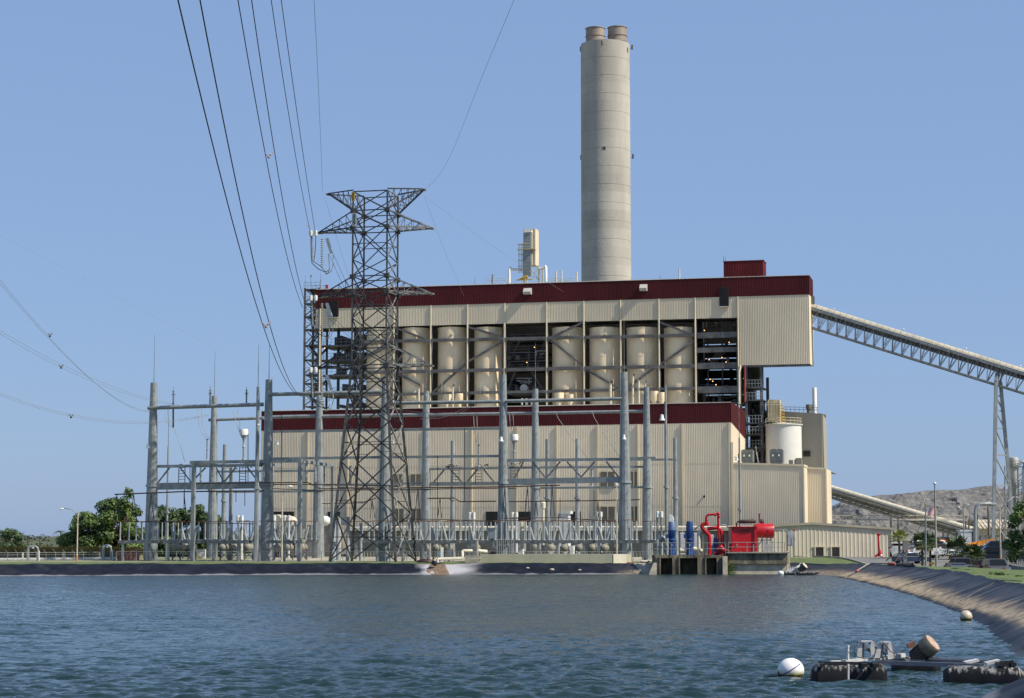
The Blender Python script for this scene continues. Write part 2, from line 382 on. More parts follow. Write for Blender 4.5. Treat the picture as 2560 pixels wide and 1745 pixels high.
def ground_mat():
    m = bpy.data.materials.new('ground_cover'); m.use_nodes = True; n = m.node_tree.nodes; l = m.node_tree.links; b = n['Principled BSDF']; b.inputs['Roughness'].default_value = .95
    at = n.new('ShaderNodeAttribute'); at.attribute_name = 'grass'; ge = n.new('ShaderNodeNewGeometry')
    def nz(sc, c0, c1, p0=.35, p1=.65):
        t = n.new('ShaderNodeTexNoise'); t.inputs['Scale'].default_value = sc; t.inputs['Detail'].default_value = 7; l.new(ge.outputs['Position'], t.inputs['Vector'])
        r = n.new('ShaderNodeValToRGB'); l.new(t.outputs['Fac'], r.inputs['Fac']); r.color_ramp.elements[0].color = (*c0, 1); r.color_ramp.elements[1].color = (*c1, 1)
        r.color_ramp.elements[0].position = p0; r.color_ramp.elements[1].position = p1; return r
    g = nz(.8, (.05, .085, .02), (.115, .15, .04)); d = nz(.5, (.30, .265, .20), (.46, .41, .32))
    mx = n.new('ShaderNodeMix'); mx.data_type = 'RGBA'; l.new(at.outputs['Fac'], mx.inputs[0]); l.new(d.outputs[0], mx.inputs[6]); l.new(g.outputs[0], mx.inputs[7]); l.new(mx.outputs[2], b.inputs['Base Color'])
    return m
M['ground'] = ground_mat()
gnd = mb.build('ground', M['ground'], smooth=True); struct(gnd)
a = gnd.data.attributes.new('grass', 'FLOAT', 'POINT'); a.data.foreach_set('value', gr)
# ------------------------------------------------------------------ grass on the verge (uncountable)
mb = MB(); mb.keepn = True
rg = random.Random(3)
for i, p in enumerate(top):
    if p.x < -60 or p.y < 60: continue
    dirv = Vector((p.x - CX, p.y - CY, 0)).normalized(); right = p.x > 26
    for k in range(26 if right else 7):
        r = rg.uniform(.0, 9.0 if right else 1.6) if rg.random() > .25 else rg.uniform(0, .5)
        q = p + dirv * r + Vector((rg.uniform(-.3, .3), rg.uniform(-.3, .3), 0)); b_ = sstep(0, 6, r)
        if q.x > 40: continue
        q.z = p.z * (1 - b_) + gz(q.x, q.y) * b_ - .05
        h = rg.uniform(.02, .05) * (1.4 if mnoise.noise(q * .35) > .25 else 1); t = rg.uniform(0, 6.28); wv = Vector((math.cos(t), math.sin(t), 0)) * .035
        mb.q(q - wv, q + wv, q + Vector((rg.uniform(-.06, .06), rg.uniform(-.06, .06), h)))
for (px, py, s) in ((2388, 1419, .16), (2420, 1422, .12), (2490, 1433, .34), (2500, 1434, .25), (2545, 1437, .12)):   # weed clumps
    c = PLN(px, py, Vector((0, 0, 1.3)), UPV)
    for k in range(110):
        d = Vector((rg.gauss(0, .5), rg.gauss(0, .5), 0)) * s * 1.3; h = rg.uniform(.1, .6) * s; q = c + d; q.z = gz(q.x, q.y) - .03
        wv = Vector((rg.uniform(-1, 1), rg.uniform(-1, 1), 0)).normalized() * .05
        mb.q(q - wv, q + wv, q + Vector((rg.uniform(-.2, .2), rg.uniform(-.2, .2), h)))
M['grass'] = mat('grass_blades', (.12, .165, .04), .8, 0, .3, 1.5, c2=(.055, .095, .02))
g = mb.build('grass', M['grass']); g['kind'] = 'stuff'
# ------------------------------------------------------------------ road and car park right of the pond
mb = MB(); mb.grid(lambda a, b: (lambda x, y: (x, y, gz(x, y) + .05))(40.5 + 45 * b + 3 * sstep(.5, 1, a), 120 + 170 * a), 60, 30)
road = mb.build('road', mat('asphalt', (.16, .155, .15), .9, 0, .2, .6), smooth=True); struct(road)
mb = MB()
for k in range(24): 
    y = 130 + k * 6
    mb.bar((41.2, y, gz(41.2, y) + .12), (41.2, y + 5.9, gz(41.2, y + 5.9) + .12), .2, .18)
struct(mb.build('kerb', M['conc']))
# ------------------------------------------------------------------ water
def make_water():
    rs = [9.0]
    while rs[-1] < 232: 
        y = rs[-1]; rs.append(y + max(.09, .0026 * y * max(1, y / 45)))
    rs = np.array(rs); NC = 720
    ang = np.concatenate([np.linspace(-.8, -.28, 60)[:-1], np.linspace(-.28, .28, NC - 80), np.linspace(.28, .42, 22)[1:]])
    Yg, A = np.meshgrid(rs, ang, indexing='ij'); X = Yg * A; r_ = np.random.RandomState(4); H = np.zeros_like(X)
    dY = np.gradient(rs)[:, None]
    for k in range(80):
        lam = .20 * (.72 / .20) ** r_.rand(); th = rad(76) + r_.randn() * .42
        kx, ky = 2 * math.pi / lam * math.cos(th), 2 * math.pi / lam * math.sin(th)
        amp = .0078 * lam
        ph = kx * X + ky * Yg + r_.rand() * 6.28 + 1.3 * np.sin(.11 * X + r_.rand() * 6) + 1.1 * np.sin(.09 * Yg + r_.rand() * 6)
        s = np.sin(ph); damp = np.clip(lam / (3.2 * dY), 0, 1)
        H += amp * (s - .26 * np.cos(2 * ph)) * damp
    for k in range(14):
        lam = 1.1 * (2.9 / 1.1) ** r_.rand(); th = rad(80) + r_.randn() * .35; kx, ky = 2 * math.pi / lam * math.cos(th), 2 * math.pi / lam * math.sin(th)
        ph = kx * X + ky * Yg + r_.rand() * 6.28 + 1.5 * np.sin(.08 * X + r_.rand() * 6); H += .0030 * lam * (np.sin(ph) - .2 * np.cos(2 * ph)) * np.clip(lam / (2.6 * dY), 0, 1)
    gust = .8 + .35 * np.sin(.06 * X + .9) * np.sin(.05 * Yg + .4) + .25 * np.sin(.17 * X - .11 * Yg)
    H *= gust
    nr = len(rs); v = np.stack([X, Yg, H], -1).reshape(-1, 3)
    idx = np.arange(nr * NC).reshape(nr, NC); f = np.stack([idx[:-1, :-1], idx[:-1, 1:], idx[1:, 1:], idx[1:, :-1]], -1).reshape(-1, 4)
    me = bpy.data.meshes.new('water'); me.vertices.add(len(v)); me.vertices.foreach_set('co', v.ravel()); me.loops.add(f.size); me.loops.foreach_set('vertex_index', f.ravel().astype(np.int32))
    me.polygons.add(len(f)); me.polygons.foreach_set('loop_start', np.arange(0, f.size, 4, dtype=np.int32)); me.polygons.foreach_set('loop_total', np.full(len(f), 4, dtype=np.int32))
    me.update(calc_edges=True); me.validate(); me.shade_smooth()
    m = bpy.data.materials.new('pond_water'); m.use_nodes = True; n = m.node_tree.nodes; l = m.node_tree.links; b = n['Principled BSDF']
    b.inputs['Base Color'].default_value = (.011, .030, .031, 1); b.inputs['Roughness'].default_value = .06; b.inputs['IOR'].default_value = 1.33
    ge = n.new('ShaderNodeNewGeometry'); acc = None
    for sc, am in ((2.2, .34), (6.5, .62), (18.0, .46)):
        mpn = n.new('ShaderNodeMapping'); l.new(ge.outputs['Position'], mpn.inputs['Vector']); mpn.inputs['Scale'].default_value = (.55, 1.2, 1); mpn.inputs['Rotation'].default_value = (0, 0, .3)
        t = n.new('ShaderNodeTexNoise'); t.inputs['Scale'].default_value = sc; t.inputs['Detail'].default_value = 3; t.inputs['Distortion'].default_value = .4; l.new(mpn.outputs[0], t.inputs['Vector'])
        s1 = n.new('ShaderNodeVectorMath'); s1.operation = 'SUBTRACT'; s1.inputs[1].default_value = (.5, .5, .5); l.new(t.outputs['Color'], s1.inputs[0])
        s2 = n.new('ShaderNodeVectorMath'); s2.operation = 'MULTIPLY'; s2.inputs[1].default_value = (am * 2, am * 2.6, 0); l.new(s1.outputs[0], s2.inputs[0])
        if acc: 
            ad = n.new('ShaderNodeVectorMath'); ad.operation = 'ADD'; l.new(acc.outputs[0], ad.inputs[0]); l.new(s2.outputs[0], ad.inputs[1]); acc = ad
        else: acc = s2
    sy = n.new('ShaderNodeSeparateXYZ'); l.new(ge.outputs['Position'], sy.inputs[0]); mrn = n.new('ShaderNodeMapRange'); l.new(sy.outputs['Y'], mrn.inputs[0])
    for k_, v_ in ((1, 45), (2, 140), (3, .75), (4, 1.7)): mrn.inputs[k_].default_value = v_      # far ripples too small for the mesh are carried by the normals
    sc_ = n.new('ShaderNodeVectorMath'); sc_.operation = 'SCALE'; l.new(acc.outputs[0], sc_.inputs[0]); l.new(mrn.outputs[0], sc_.inputs['Scale'])
    # normals leaned toward the near bank so the water reflects sky, not the plant
    sp = n.new('ShaderNodeSeparateXYZ'); l.new(sc_.outputs[0], sp.inputs[0]); ab = n.new('ShaderNodeMath'); ab.operation = 'ABSOLUTE'; l.new(sp.outputs['Y'], ab.inputs[0])
    m1 = n.new('ShaderNodeMath'); m1.operation = 'MULTIPLY'; m1.inputs[1].default_value = -.62; l.new(ab.outputs[0], m1.inputs[0])
    m2 = n.new('ShaderNodeMath'); m2.operation = 'MULTIPLY_ADD'; m2.inputs[1].default_value = .38; l.new(sp.outputs['Y'], m2.inputs[0]); l.new(m1.outputs[0], m2.inputs[2])
    acc = n.new('ShaderNodeCombineXYZ'); l.new(sp.outputs['X'], acc.inputs[0]); l.new(m2.outputs[0], acc.inputs[1])
    ad = n.new('ShaderNodeVectorMath'); ad.operation = 'ADD'; l.new(acc.outputs[0], ad.inputs[0]); l.new(ge.outputs['Normal'], ad.inputs[1])
    nn = n.new('ShaderNodeVectorMath'); nn.operation = 'NORMALIZE'; l.new(ad.outputs[0], nn.inputs[0]); l.new(nn.outputs[0], b.inputs['Normal'])
    me.materials.append(m); o = bpy.data.objects.new('water', me); COL.objects.link(o); struct(o)
make_water()
# ------------------------------------------------------------------ far hill on the left and the grey ash hill on the right
def hill(name, prof, Y0, Yd, m, rough, base_y=1398, seg=120, rows=34, sc=.12):
    xs = [p[0] for p in prof]; ys = [p[1] for p in prof]
    def fn(a, b):
        px = xs[0] + (xs[-1] - xs[0]) * a; py = np.interp(px, xs, ys)
        t = b; Y = Y0 + Yd * t; ztop = P(px, py, Y0 + Yd * .55).z; zb = gz(0, 300) - .3
        prof_ = math.sin(min(1, t / .55) * math.pi / 2) ** 1.15 if t < .55 else math.cos((t - .55) / .45 * math.pi / 2)
        X = P(px, py, Y0 + Yd * .55).x; z = zb + (ztop - zb) * prof_
        v = Vector((X, Y, z)); n1 = mnoise.fractal(v * sc, .9, 2.1, 6); n2 = mnoise.noise(Vector(((X + z * .9) * sc * 2.6, z * .06, 0))) + .6 * mnoise.noise(Vector(((X - z * .5) * sc * 6, z * .15, 5)))
        k = rough * (1 - .85 * sstep(.42, .55, t)) * min(1, prof_ * 3)
        return (X + n2 * k * .3, Y - abs(n1) * k * 1.2 + n2 * k * 1.5, z + n1 * k * .8 + n2 * k * .2)
    b = MB(); b.grid(fn, seg, rows); o = b.build(name, m, smooth=40); struct(o); return o
hill('hill', [(-500, 1362), (-100, 1357), (30, 1352), (110, 1352), (200, 1344), (300, 1338), (420, 1334), (560, 1338), (700, 1350), (900, 1360)], 560, 260, mat('scrub_hill', (.085, .10, .05), .95, 0, .3, .06, c2=(.05, .065, .035)), 1.6)
ash = hill('ash_hill', [(1985, 1345), (2040, 1292), (2069, 1277), (2090, 1261), (2121, 1247), (2194, 1238.5), (2243, 1236), (2312, 1228), (2364, 1225.7), (2416, 1223), (2462, 1215), (2486, 1218), (2560, 1235), (2640, 1258), (2760, 1320)],
     395, 95, mat('grey_ash', (.20, .194, .182), .95, 0, .3, .5, c2=(.095, .093, .09), bump=.9, bscale=.9), 1.1, seg=300, rows=110, sc=.16)
# ================================================================== TURBINE HALL
DU = 16.5                                # distance of the silo gallery behind the hall front
uL, zL = U(655, 1028, 0); _, zLb = U(655, 1077, 0); _, zR = U(1832, 1006, 0); _, zRb = U(1832, 1056, 0)
GZ = 1.3
hall = thing('turbine_hall', 'long low cream hall with maroon roof band behind the substation', 'building', L(uL / 2, 8, GZ))
def zt(u): return zL + (zR - zL) * (u - uL) / (0 - uL)
def zb(u): return zLb + (zRb - zLb) * (u - uL) / (0 - uL)
mb = MB(); laps = [GZ, GZ + .385 * (zRb - GZ), GZ + .70 * (zRb - GZ)]
for k in range(3):
    o_ = .022 * k; t0 = (lambda z: z if k < 2 else None)
    mb.corr(L(uL, -o_, 0), L(0, -o_, 0), laps[k] - .05, laps[k] - .05, laps[k + 1] if k < 2 else zLb, laps[k + 1] if k < 2 else zRb, nrm=NF)
mb.corr(L(0, 0, 0), L(0, 15.5, 0), GZ, GZ, zRb, zRb - 1.6, nrm=E); mb.corr(L(uL, 40, 0), L(uL, 0, 0), GZ, GZ, zLb, zLb, pitch=.8, nrm=-E)
mb.build('wall', M['cream'], hall)
mb = MB(); mb.corr(L(uL - .06, -.06, 0), L(.06, -.06, 0), zLb, zRb, zL, zR, nrm=NF)
mb.corr(L(.06, -.06, 0), L(.06, 15.5, 0), zRb - .02, zRb - 1.62, zR, zR - .25, nrm=E); mb.corr(L(uL - .06, 40, 0), L(uL - .06, -.06, 0), zLb, zLb, zL, zL, pitch=.8, nrm=-E)
mb.build('parapet_band', M['maroon'], hall)
mb = MB(); mb.q(L(uL, .3, zL - .6), L(0, .3, zR - .6), L(0, 15.5, zR - .9), L(uL, 15.5, zL - .9)); mb.q(L(uL, 15.5, zL - .9), L(0, 15.5, zR - .9), L(0, 15.5, GZ), L(uL, 15.5, GZ))
mb.build('roof', M['roofmetal'], hall)
mb = MB(); n = 420                       # fluted coping seen as a row of pale teeth
for k in range(n):
    u = uL + (-uL) * (k + .5) / n; mb.eb(u - .045, u + .045, -.16, .25, zt(u) - .05, zt(u) + .09)
mb.build('coping', M['roofmetal'], hall)
for px in (1707, 1825, 1596, 1495, 1393, 1293, 1180, 1065, 963, 870, 770):
    u, _ = U(px, 1200, 0); m = MB(); m.eb(u - .13, u + .13, -.28, -.08, GZ, zb(u) - .02); m.build('downspout', M['cream_hi'], hall)
for (a, b_, y0, y1) in ((1502, 1536, 1180, 1217), (1578, 1592, 1179, 1217), (1503, 1537, 1267, 1309), (1578, 1594, 1266, 1309), (985, 1008, 1186, 1215), (1028, 1052, 1186, 1215), (985, 1010, 1272, 1310), (1029, 1052, 1272, 1310)):
    u0, z1 = U(a, y0, 0); u1, z0 = U(b_, y1, 0); m = MB()
    m.eb(u0, u1, -.14, -.02, z0, z1); n = 14
    for k in range(n): z = z0 + (z1 - z0) * (k + .5) / n; m.eb(u0, u1, -.2, -.13, z - .05, z + .02)
    v = m.build('louvre', M['louvre'], hall)
    m = MB(); m.eb(u0 - .12, u1 + .12, -.22, -.1, z1, z1 + .12); m.eb(u0 - .12, u1 + .12, -.22, -.1, z0 - .12, z0); m.eb((u0 + u1) / 2 - .05, (u0 + u1) / 2 + .05, -.23, -.12, z0, z1); m.build('louvre_frame', M['cream_hi'], v)
for (a, b_) in ((1215, 1262), (1290, 1345), (1395, 1452), (820, 850), (680, 735)):      # dark openings low in the wall
    u0, z1 = U(a, 1279, 0); u1, _ = U(b_, 1279, 0); m = MB(); m.eb(u0, u1, -.13, -.03, GZ, z1); m.build('opening', M['dark'], hall)
u, z = U(1761, 1241, 0); m = MB(); m.ball(L(u, -.12, z), .17, 8, 6); m.build('vent_hole', M['dark'], hall)
u, z = U(1702, 1216, 0)
# ================================================================== SILO GALLERY (upper building)
d = DU
ug0, zg0 = U(790, 724, d); ug1, zg1 = U(2022, 688, d); _, zm0 = U(790, 772, d); _, zm1 = U(2022, 736, d)
_, zb0 = U(790, 821, d); ub, zb1 = U(1846.5, 794, d); _, zbox0 = U(1850, 913.5, d); _, zbox1 = U(2026, 909.5, d)
GD = 5.6                                # gallery depth
def gl(z0, z1, u): return z0 + (z1 - z0) * (u - ug0) / (ug1 - ug0)
gal = thing('boiler_house', 'tall open cream and maroon building housing a row of silos', 'building', L((ug0 + ug1) / 2, d + GD / 2, GZ))
zbm = lambda u: zb0 + (zb1 - zb0) * (u - ug0) / (ub - ug0)
mb = MB(); mb.corr(L(ug0, d, 0), L(ub, d, 0), zb0, zb1, zm0, gl(zm0, zm1, ub), nrm=NF); mb.corr(L(ub, d, 0), L(ug1, d, 0), zbox0, zbox1, gl(zm0, zm1, ub), zm1, nrm=NF)
mb.corr(L(ug1, d, 0), L(ug1, d + GD, 0), zbox1, zbox1, zm1, zm1, nrm=E); mb.corr(L(ug0, d + GD, 0), L(ug0, d, 0), zb0, zb0, zm0, zm0, nrm=-E); mb.corr(L(ug1, d + GD, 0), L(ug0, d + GD, 0), zb1, zb0, zm1, zm0, pitch=.8, nrm=B)
mb.corr(L(ub, d + GD, 0), L(ub, d, 0), zbox0, zbox0, zb1, zb1, pitch=.5, nrm=-E)
mb.build('wall', M['cream_up'], gal)
mb = MB(); mb.corr(L(ug0 - .07, d - .07, 0), L(ug1 + .07, d - .07, 0), zm0, zm1, zg0, zg1, nrm=NF); mb.corr(L(ug1 + .07, d - .07, 0), L(ug1 + .07, d + GD, 0), zm1, zm1, zg1, zg1 - .1, nrm=E)
mb.corr(L(ug0 - .07, d + GD, 0), L(ug0 - .07, d - .07, 0), zm0, zm0, zg0, zg0, nrm=-E); mb.corr(L(ug1, d + GD, 0), L(ug0, d + GD, 0), zm1, zm0, zg1, zg0, pitch=.8, nrm=B)
mb.build('parapet_band', M['maroon'], gal)
mb = MB(); mb.q(L(ug0, d + .2, zg0 - .3), L(ug1, d + .2, zg1 - .3), L(ug1, d + GD, zg1 - .3), L(ug0, d + GD, zg0 - .3))
n = 380
for k in range(n):
    u = ug0 + (ug1 - ug0) * (k + .5) / n; mb.eb(u - .05, u + .05, d - .18, d + .3, gl(zg0, zg1, u) - .04, gl(zg0, zg1, u) + .10)
mb.build('roof', M['roofmetal'], gal)
mb = MB(); mb.q(L(ug0, d + .05, zb0 + .05), L(ub, d + .05, zb1 + .05), L(ub, d + GD, zb1 + .05), L(ug0, d + GD, zb0 + .05)); mb.q(L(ub, d + .05, zbox0 + .1), L(ug1, d + .05, zbox1 + .1), L(ug1, d + GD, zbox1 + .1), L(ub, d + GD, zbox0 + .1))
mb.eb(ub, ug1, d + .02, d + .3, zbox0 - .32, zbox0 - .02)
mb.build('underside', M['darksteel'], gal)
# columns, girts and braces of the silo bays
colpx = [900, 985, 1077, 1169, 1262, 1367, 1460, 1552, 1648, 1739]
zroof = zR - 1
for px in [800] + colpx + [1846]:
    u, _ = U(px, 880, d); m = MB(); m.eb(u - .17, u + .17, d - .02, d + .45, zroof - 1, zbm(u) - .02); m.build('column', M['greybeam'], gal)
    if px not in (900,):
        m = MB(); m.tube(L(u, d - .18, zroof), L(u, d - .18, zbm(u) + .1), .13, n=8); m.tube(L(u, d - .13, zbm(u) + .1), L(u, d - .13, gl(zm0, zm1, u)), .09, n=6); m.build('downspout', M['cream_hi'], gal)
def gird(a, b_, ya, yb, h, name='girt', mt='greybeam', dd=-.2):
    u0, z0 = U(a, ya, d); u1, z1 = U(b_, yb, d); m = MB(); m.bar(L(u0, d + dd, z0), L(u1, d + dd, z1), .28, h); return m.build(name, M[mt], gal)
for i in range(len(colpx) - 1):
    a, b_ = colpx[i], colpx[i + 1]
    for (y0, s, h) in ((853, -.0203, .5), (930, -.0203, .55), (986, -.0203, .45)):
        gird(a + 2, b_ - 2, y0 + s * (a - 1000), y0 + s * (b_ - 1000), h)
for (a, y0, b_, y1) in ((1169, 905, 1077, 986), (1077, 853, 985, 818), (1367, 848, 1460, 805), (1375, 850, 1460, 916), (1468, 926, 1552, 974), (1648, 912, 1560, 974), (1648, 805, 1739, 840), (1739, 850, 1650, 912), (1169, 905, 1262, 851), (1262, 844, 1172, 818), (985, 930, 1050, 962), (985, 858, 905, 900)):
    gird(a, b_, y0, y1, .32, 'brace', dd=-.05)
# dark boiler steelwork behind the silos, with floors and gaps in the right bay
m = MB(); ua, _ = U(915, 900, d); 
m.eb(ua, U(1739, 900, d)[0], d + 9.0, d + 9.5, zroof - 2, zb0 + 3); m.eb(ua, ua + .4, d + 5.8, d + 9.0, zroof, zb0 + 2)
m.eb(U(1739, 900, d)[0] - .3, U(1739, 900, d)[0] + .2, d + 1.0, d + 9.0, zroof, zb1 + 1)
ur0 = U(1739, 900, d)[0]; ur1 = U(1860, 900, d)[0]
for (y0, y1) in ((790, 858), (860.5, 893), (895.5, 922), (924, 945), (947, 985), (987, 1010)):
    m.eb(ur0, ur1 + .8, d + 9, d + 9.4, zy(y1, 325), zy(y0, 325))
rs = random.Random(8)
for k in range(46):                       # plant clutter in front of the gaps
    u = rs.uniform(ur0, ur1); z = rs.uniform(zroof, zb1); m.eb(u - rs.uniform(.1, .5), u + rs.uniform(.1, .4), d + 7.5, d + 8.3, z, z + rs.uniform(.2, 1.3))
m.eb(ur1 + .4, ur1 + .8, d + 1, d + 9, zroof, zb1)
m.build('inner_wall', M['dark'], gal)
m = MB()
for k in range(60):
    u = rs.uniform(ur0 + .4, ur1 - .4); lv = rs.choice((843, 879, 920, 981, 1010)); z = zy(lv, 320) + .1; dd = d + rs.uniform(1, 4.5); h_ = rs.uniform(.3, 1.5)
    if rs.random() < .6: m.eb(u - rs.uniform(.05, .3), u + rs.uniform(.05, .3), dd, dd + .3, z, z + h_)
    else: m.eb(u - rs.uniform(.5, 1.5), u + rs.uniform(.5, 1.5), dd, dd + .12, z + h_, z + h_ + .1)
for lv in (843, 879, 920, 981, 1010): m.eb(ur0 + .3, ur1 - .2, d + 1, d + 4.8, zy(lv, 320) + .02, zy(lv, 320) + .12)
for f in (.2, .5, .8): m.eb(ur0 + (ur1 - ur0) * f - .1, ur0 + (ur1 - ur0) * f + .1, d + 3, d + 3.2, zroof, zb1)
m.build('boiler_steelwork', M['darksteel'], gal)
for (y0, y1) in ((833, 843), (871, 879), (909, 920), (968, 981)):
    u0, z1 = U(1741, y0, d); u1, z0 = U(1847, y1, d); m = MB(); m.eb(u0, u1, d + .1, d + .4, z0, z1 + .1); m.eb(u0, u1, d + .4, d + 6, z1 - .2, z1); m.build('floor_beam', M['darksteel'], gal)
u0, _ = U(1263, 900, d); u1, _ = U(1366, 900, d)
for y in (850, 880, 902, 924, 984):
    z = Q(1315, y, d + 2).z; m = MB(); m.eb(u0, u1, d + 2, d + 8, z - .15, z); m.eb(u0, u1, d + 1.9, d + 2, z + .9, z + .96); m.eb(u0, u1, d + 1.9, d + 2, z + .45, z + .5); m.build('floor_beam', M['darksteel'], gal)
m = MB()
for (a, ya, b_, yb) in ((1341, 877, 1366, 877), (1341, 877, 1341, 890), (1350, 885, 1362, 885), (1290, 946, 1330, 946), (1292, 952, 1330, 954), (1300, 957, 1326, 957), (1323, 945, 1323, 962), (1345, 915, 1345, 920)):
    m.tube(Q(a, ya, d + 1.6), Q(b_, yb, d + 1.6), .11, n=6)
m.build('process_pipe', M['galvdark'], gal)
u, z = U(1310, 970, d + 1.2); m = MB(); m.lathe(L(u, d + 1.0, z), [(.01, 0), (.6, 0), (.62, .05), (.62, 1.2), (.01, 1.25)], 20, B); m.build('round_duct', M['roofmetal'], gal)
m = MB(); rs = random.Random(14)
for k in range(55):
    px = rs.uniform(1266, 1364); lv = rs.choice((850, 880, 902, 924, 984)); a = Q(px, lv, d + rs.uniform(2.2, 5)); kind_ = rs.random()
    if kind_ < .4: m.bar(a, a + UPV * rs.uniform(.5, 2.0), rs.uniform(.1, .5))
    elif kind_ < .75: m.bar(a + UPV * rs.uniform(.3, 1.6), a + UPV * rs.uniform(.3, 1.6) + E * rs.uniform(-2, 2), rs.uniform(.08, .2))
    else: m.ball(a + UPV * .5, rs.uniform(.2, .6), 8, 6)
for (a, y0, b_, y1) in ((1266, 930, 1300, 850), (1364, 985, 1330, 930), (1266, 985, 1290, 925), (1340, 925, 1364, 850)): m.bar(Q(a, y0, d + 3), Q(b_, y1, d + 3), .35)
m.build('boiler_steelwork', M['darksteel'], gal)
for px in (1305, 1316):
    for dy in (0, 13):
        m = MB(); m.tube(Q(px + dy, 996, d + .5), Q(px + dy, 1012, d + .5), .15, n=8); m.build('vent_stub', M['white'], gal)
for (px, py) in ((1308, 845), (1336, 868), (1317, 906), (1761, 826), (1823, 856), (1773, 899), (1805, 894), (1847, 897), (1775, 948), (1782, 953), (1790, 962), (1853, 963), (812, 870), (1815, 905)):
    m = MB(); m.ball(Q(px, py, d + .8), .085, 8, 6); m.build('lamp', M['lamp_on'], gal)
# louvres and hoods
for (a, y0, b_, y1) in ((1798.5, 719, 1822, 766), (823, 752, 846, 793)):
    u0, z1 = U(a, y0, d); u1, z0 = U(b_, y1, d); m = MB(); m.eb(u0, u1, d - .2, d - .05, z0, z1)
    for k in range(16): z = z0 + (z1 - z0) * (k + .5) / 16; m.eb(u0, u1, d - .27, d - .19, z - .06, z + .03)
    v = m.build('louvre', M['dark'], gal); m = MB(); m.eb(u0 - .1, u1 + .2, d - .45, d - .1, z0 - .14, z0); m.build('sill', M['roofmetal'], v)
for (a, y0, b_, y1) in ((1311, 721.5, 1330, 736.5), (1601, 712, 1619, 728)):
    u0, z1 = U(a, y0, d); u1, z0 = U(b_, y1, d); m = MB(); zm = z0 + (z1 - z0) * .38
    A = [L(u0, d, z1), L(u1, d, z1), L(u1, d - .5, z1), L(u0, d - .5, z1), L(u0, d - 1.1, zm), L(u1, d - 1.1, zm), L(u0, d - 1.0, z0), L(u1, d - 1.0, z0), L(u0, d, z0), L(u1, d, z0)]
    m.q(A[0], A[1], A[2], A[3]); m.q(A[3], A[2], A[5], A[4]); m.q(A[4], A[5], A[7], A[6]); m.q(A[1], A[9], A[7], A[5], A[2]); m.q(A[0], A[3], A[4], A[6], A[8]); m.q(A[8], A[6], A[7], A[9])
    m.build('vent_hood', M['roofmetal'], gal)
# penthouse
u0, zp1 = U(1809.5, 655.5, d + 1.5); u1, _ = U(1908, 652, d + 1.5)
m = MB(); zp0 = zg1 - 1; m.corr(L(u0, d + 1.5, 0), L(u1, d + 1.5, 0), zp0, zp0, zp1, zp1, nrm=NF); m.corr(L(u1, d + 1.5, 0), L(u1, d + 5, 0), zp0, zp0, zp1, zp1, nrm=E); m.corr(L(u0, d + 5, 0), L(u0, d + 1.5, 0), zp0, zp0, zp1, zp1, nrm=-E)
m.corr(L(u1, d + 5, 0), L(u0, d + 5, 0), zp0, zp0, zp1, zp1, nrm=B)
pent = m.build('penthouse', M['maroon2'], gal); m = MB(); m.eb(u0 - .1, u1 + .1, d + 1.4, d + 5.1, zp1 + .02, zp1 + .16); m.build('roof', M['maroon2'], pent)
# ------------------------------------------------------------------ silos
spx = [(914, 990), (1003.5, 1077), (1093, 1168), (1184.5, 1257), (1379.5, 1459.5), (1473, 1552), (1566, 1647), (1659.5, 1741)]
for i, (a, b_) in enumerate(spx):
    r = (b_ - a) / 2 * 318 / F; dc = d + .05 + r; u, _ = U((a + b_) / 2, 900, dc); zt_ = zy(817, L(u, dc, 0).y - r) - .02 * (i - 4) * 0; z0 = zroof - 2
    zt_ = min(zt_, zbm(u) - .25)
    where = ['half hidden behind the lattice tower, first silo from the left', 'second silo from the left, just right of the lattice tower', 'third silo from the left', 'last silo left of the dark gap'][i] if i < 4 else ['first silo right of the dark gap', 'second silo right of the dark gap', 'third silo right of the dark gap', 'last silo on the right beside the open floors'][i - 4]
    t = thing('silo', 'cream round silo, ' + where, 'silo', L(u, dc, z0), 'round silos in the open bays of the tall building')
    m = MB(); h = zt_ - z0; c = L(u, dc, z0)
    m.lathe(c, [(r, 0), (r, h * .33), (r + .03, h * .33), (r + .03, h * .335), (r, h * .335), (r, h * .72), (r + .03, h * .72), (r + .03, h * .725), (r, h * .725), (r, h - .1), (r + .06, h - .1), (r + .06, h), (.01, h + .25)], 40)
    m.build('shell', M['silo'], t, 30)
    m = MB()
    for (fx, fy) in ((.25, .93), (-.1, .30)):
        an = -fx * 1.0; dd = (NF * math.cos(an) + E * math.sin(-an) * 1).normalized(); p = c + dd * (r - .05) + UPV * (h * fy); m.lathe(p, [(.01, 0), (.24, 0), (.24, .18), (.01, .18)], 12, dd); m.lathe(p, [(.01, .17), (.09, .17), (.09, .24), (.01, .24)], 8, dd)
    m.build('hatch', M['cream_hi'], t)
    m = MB(); m.tube(c + UPV * h, c + UPV * (h + .5), .1, n=6); m.build('top_pipe', M['galvdark'], t)
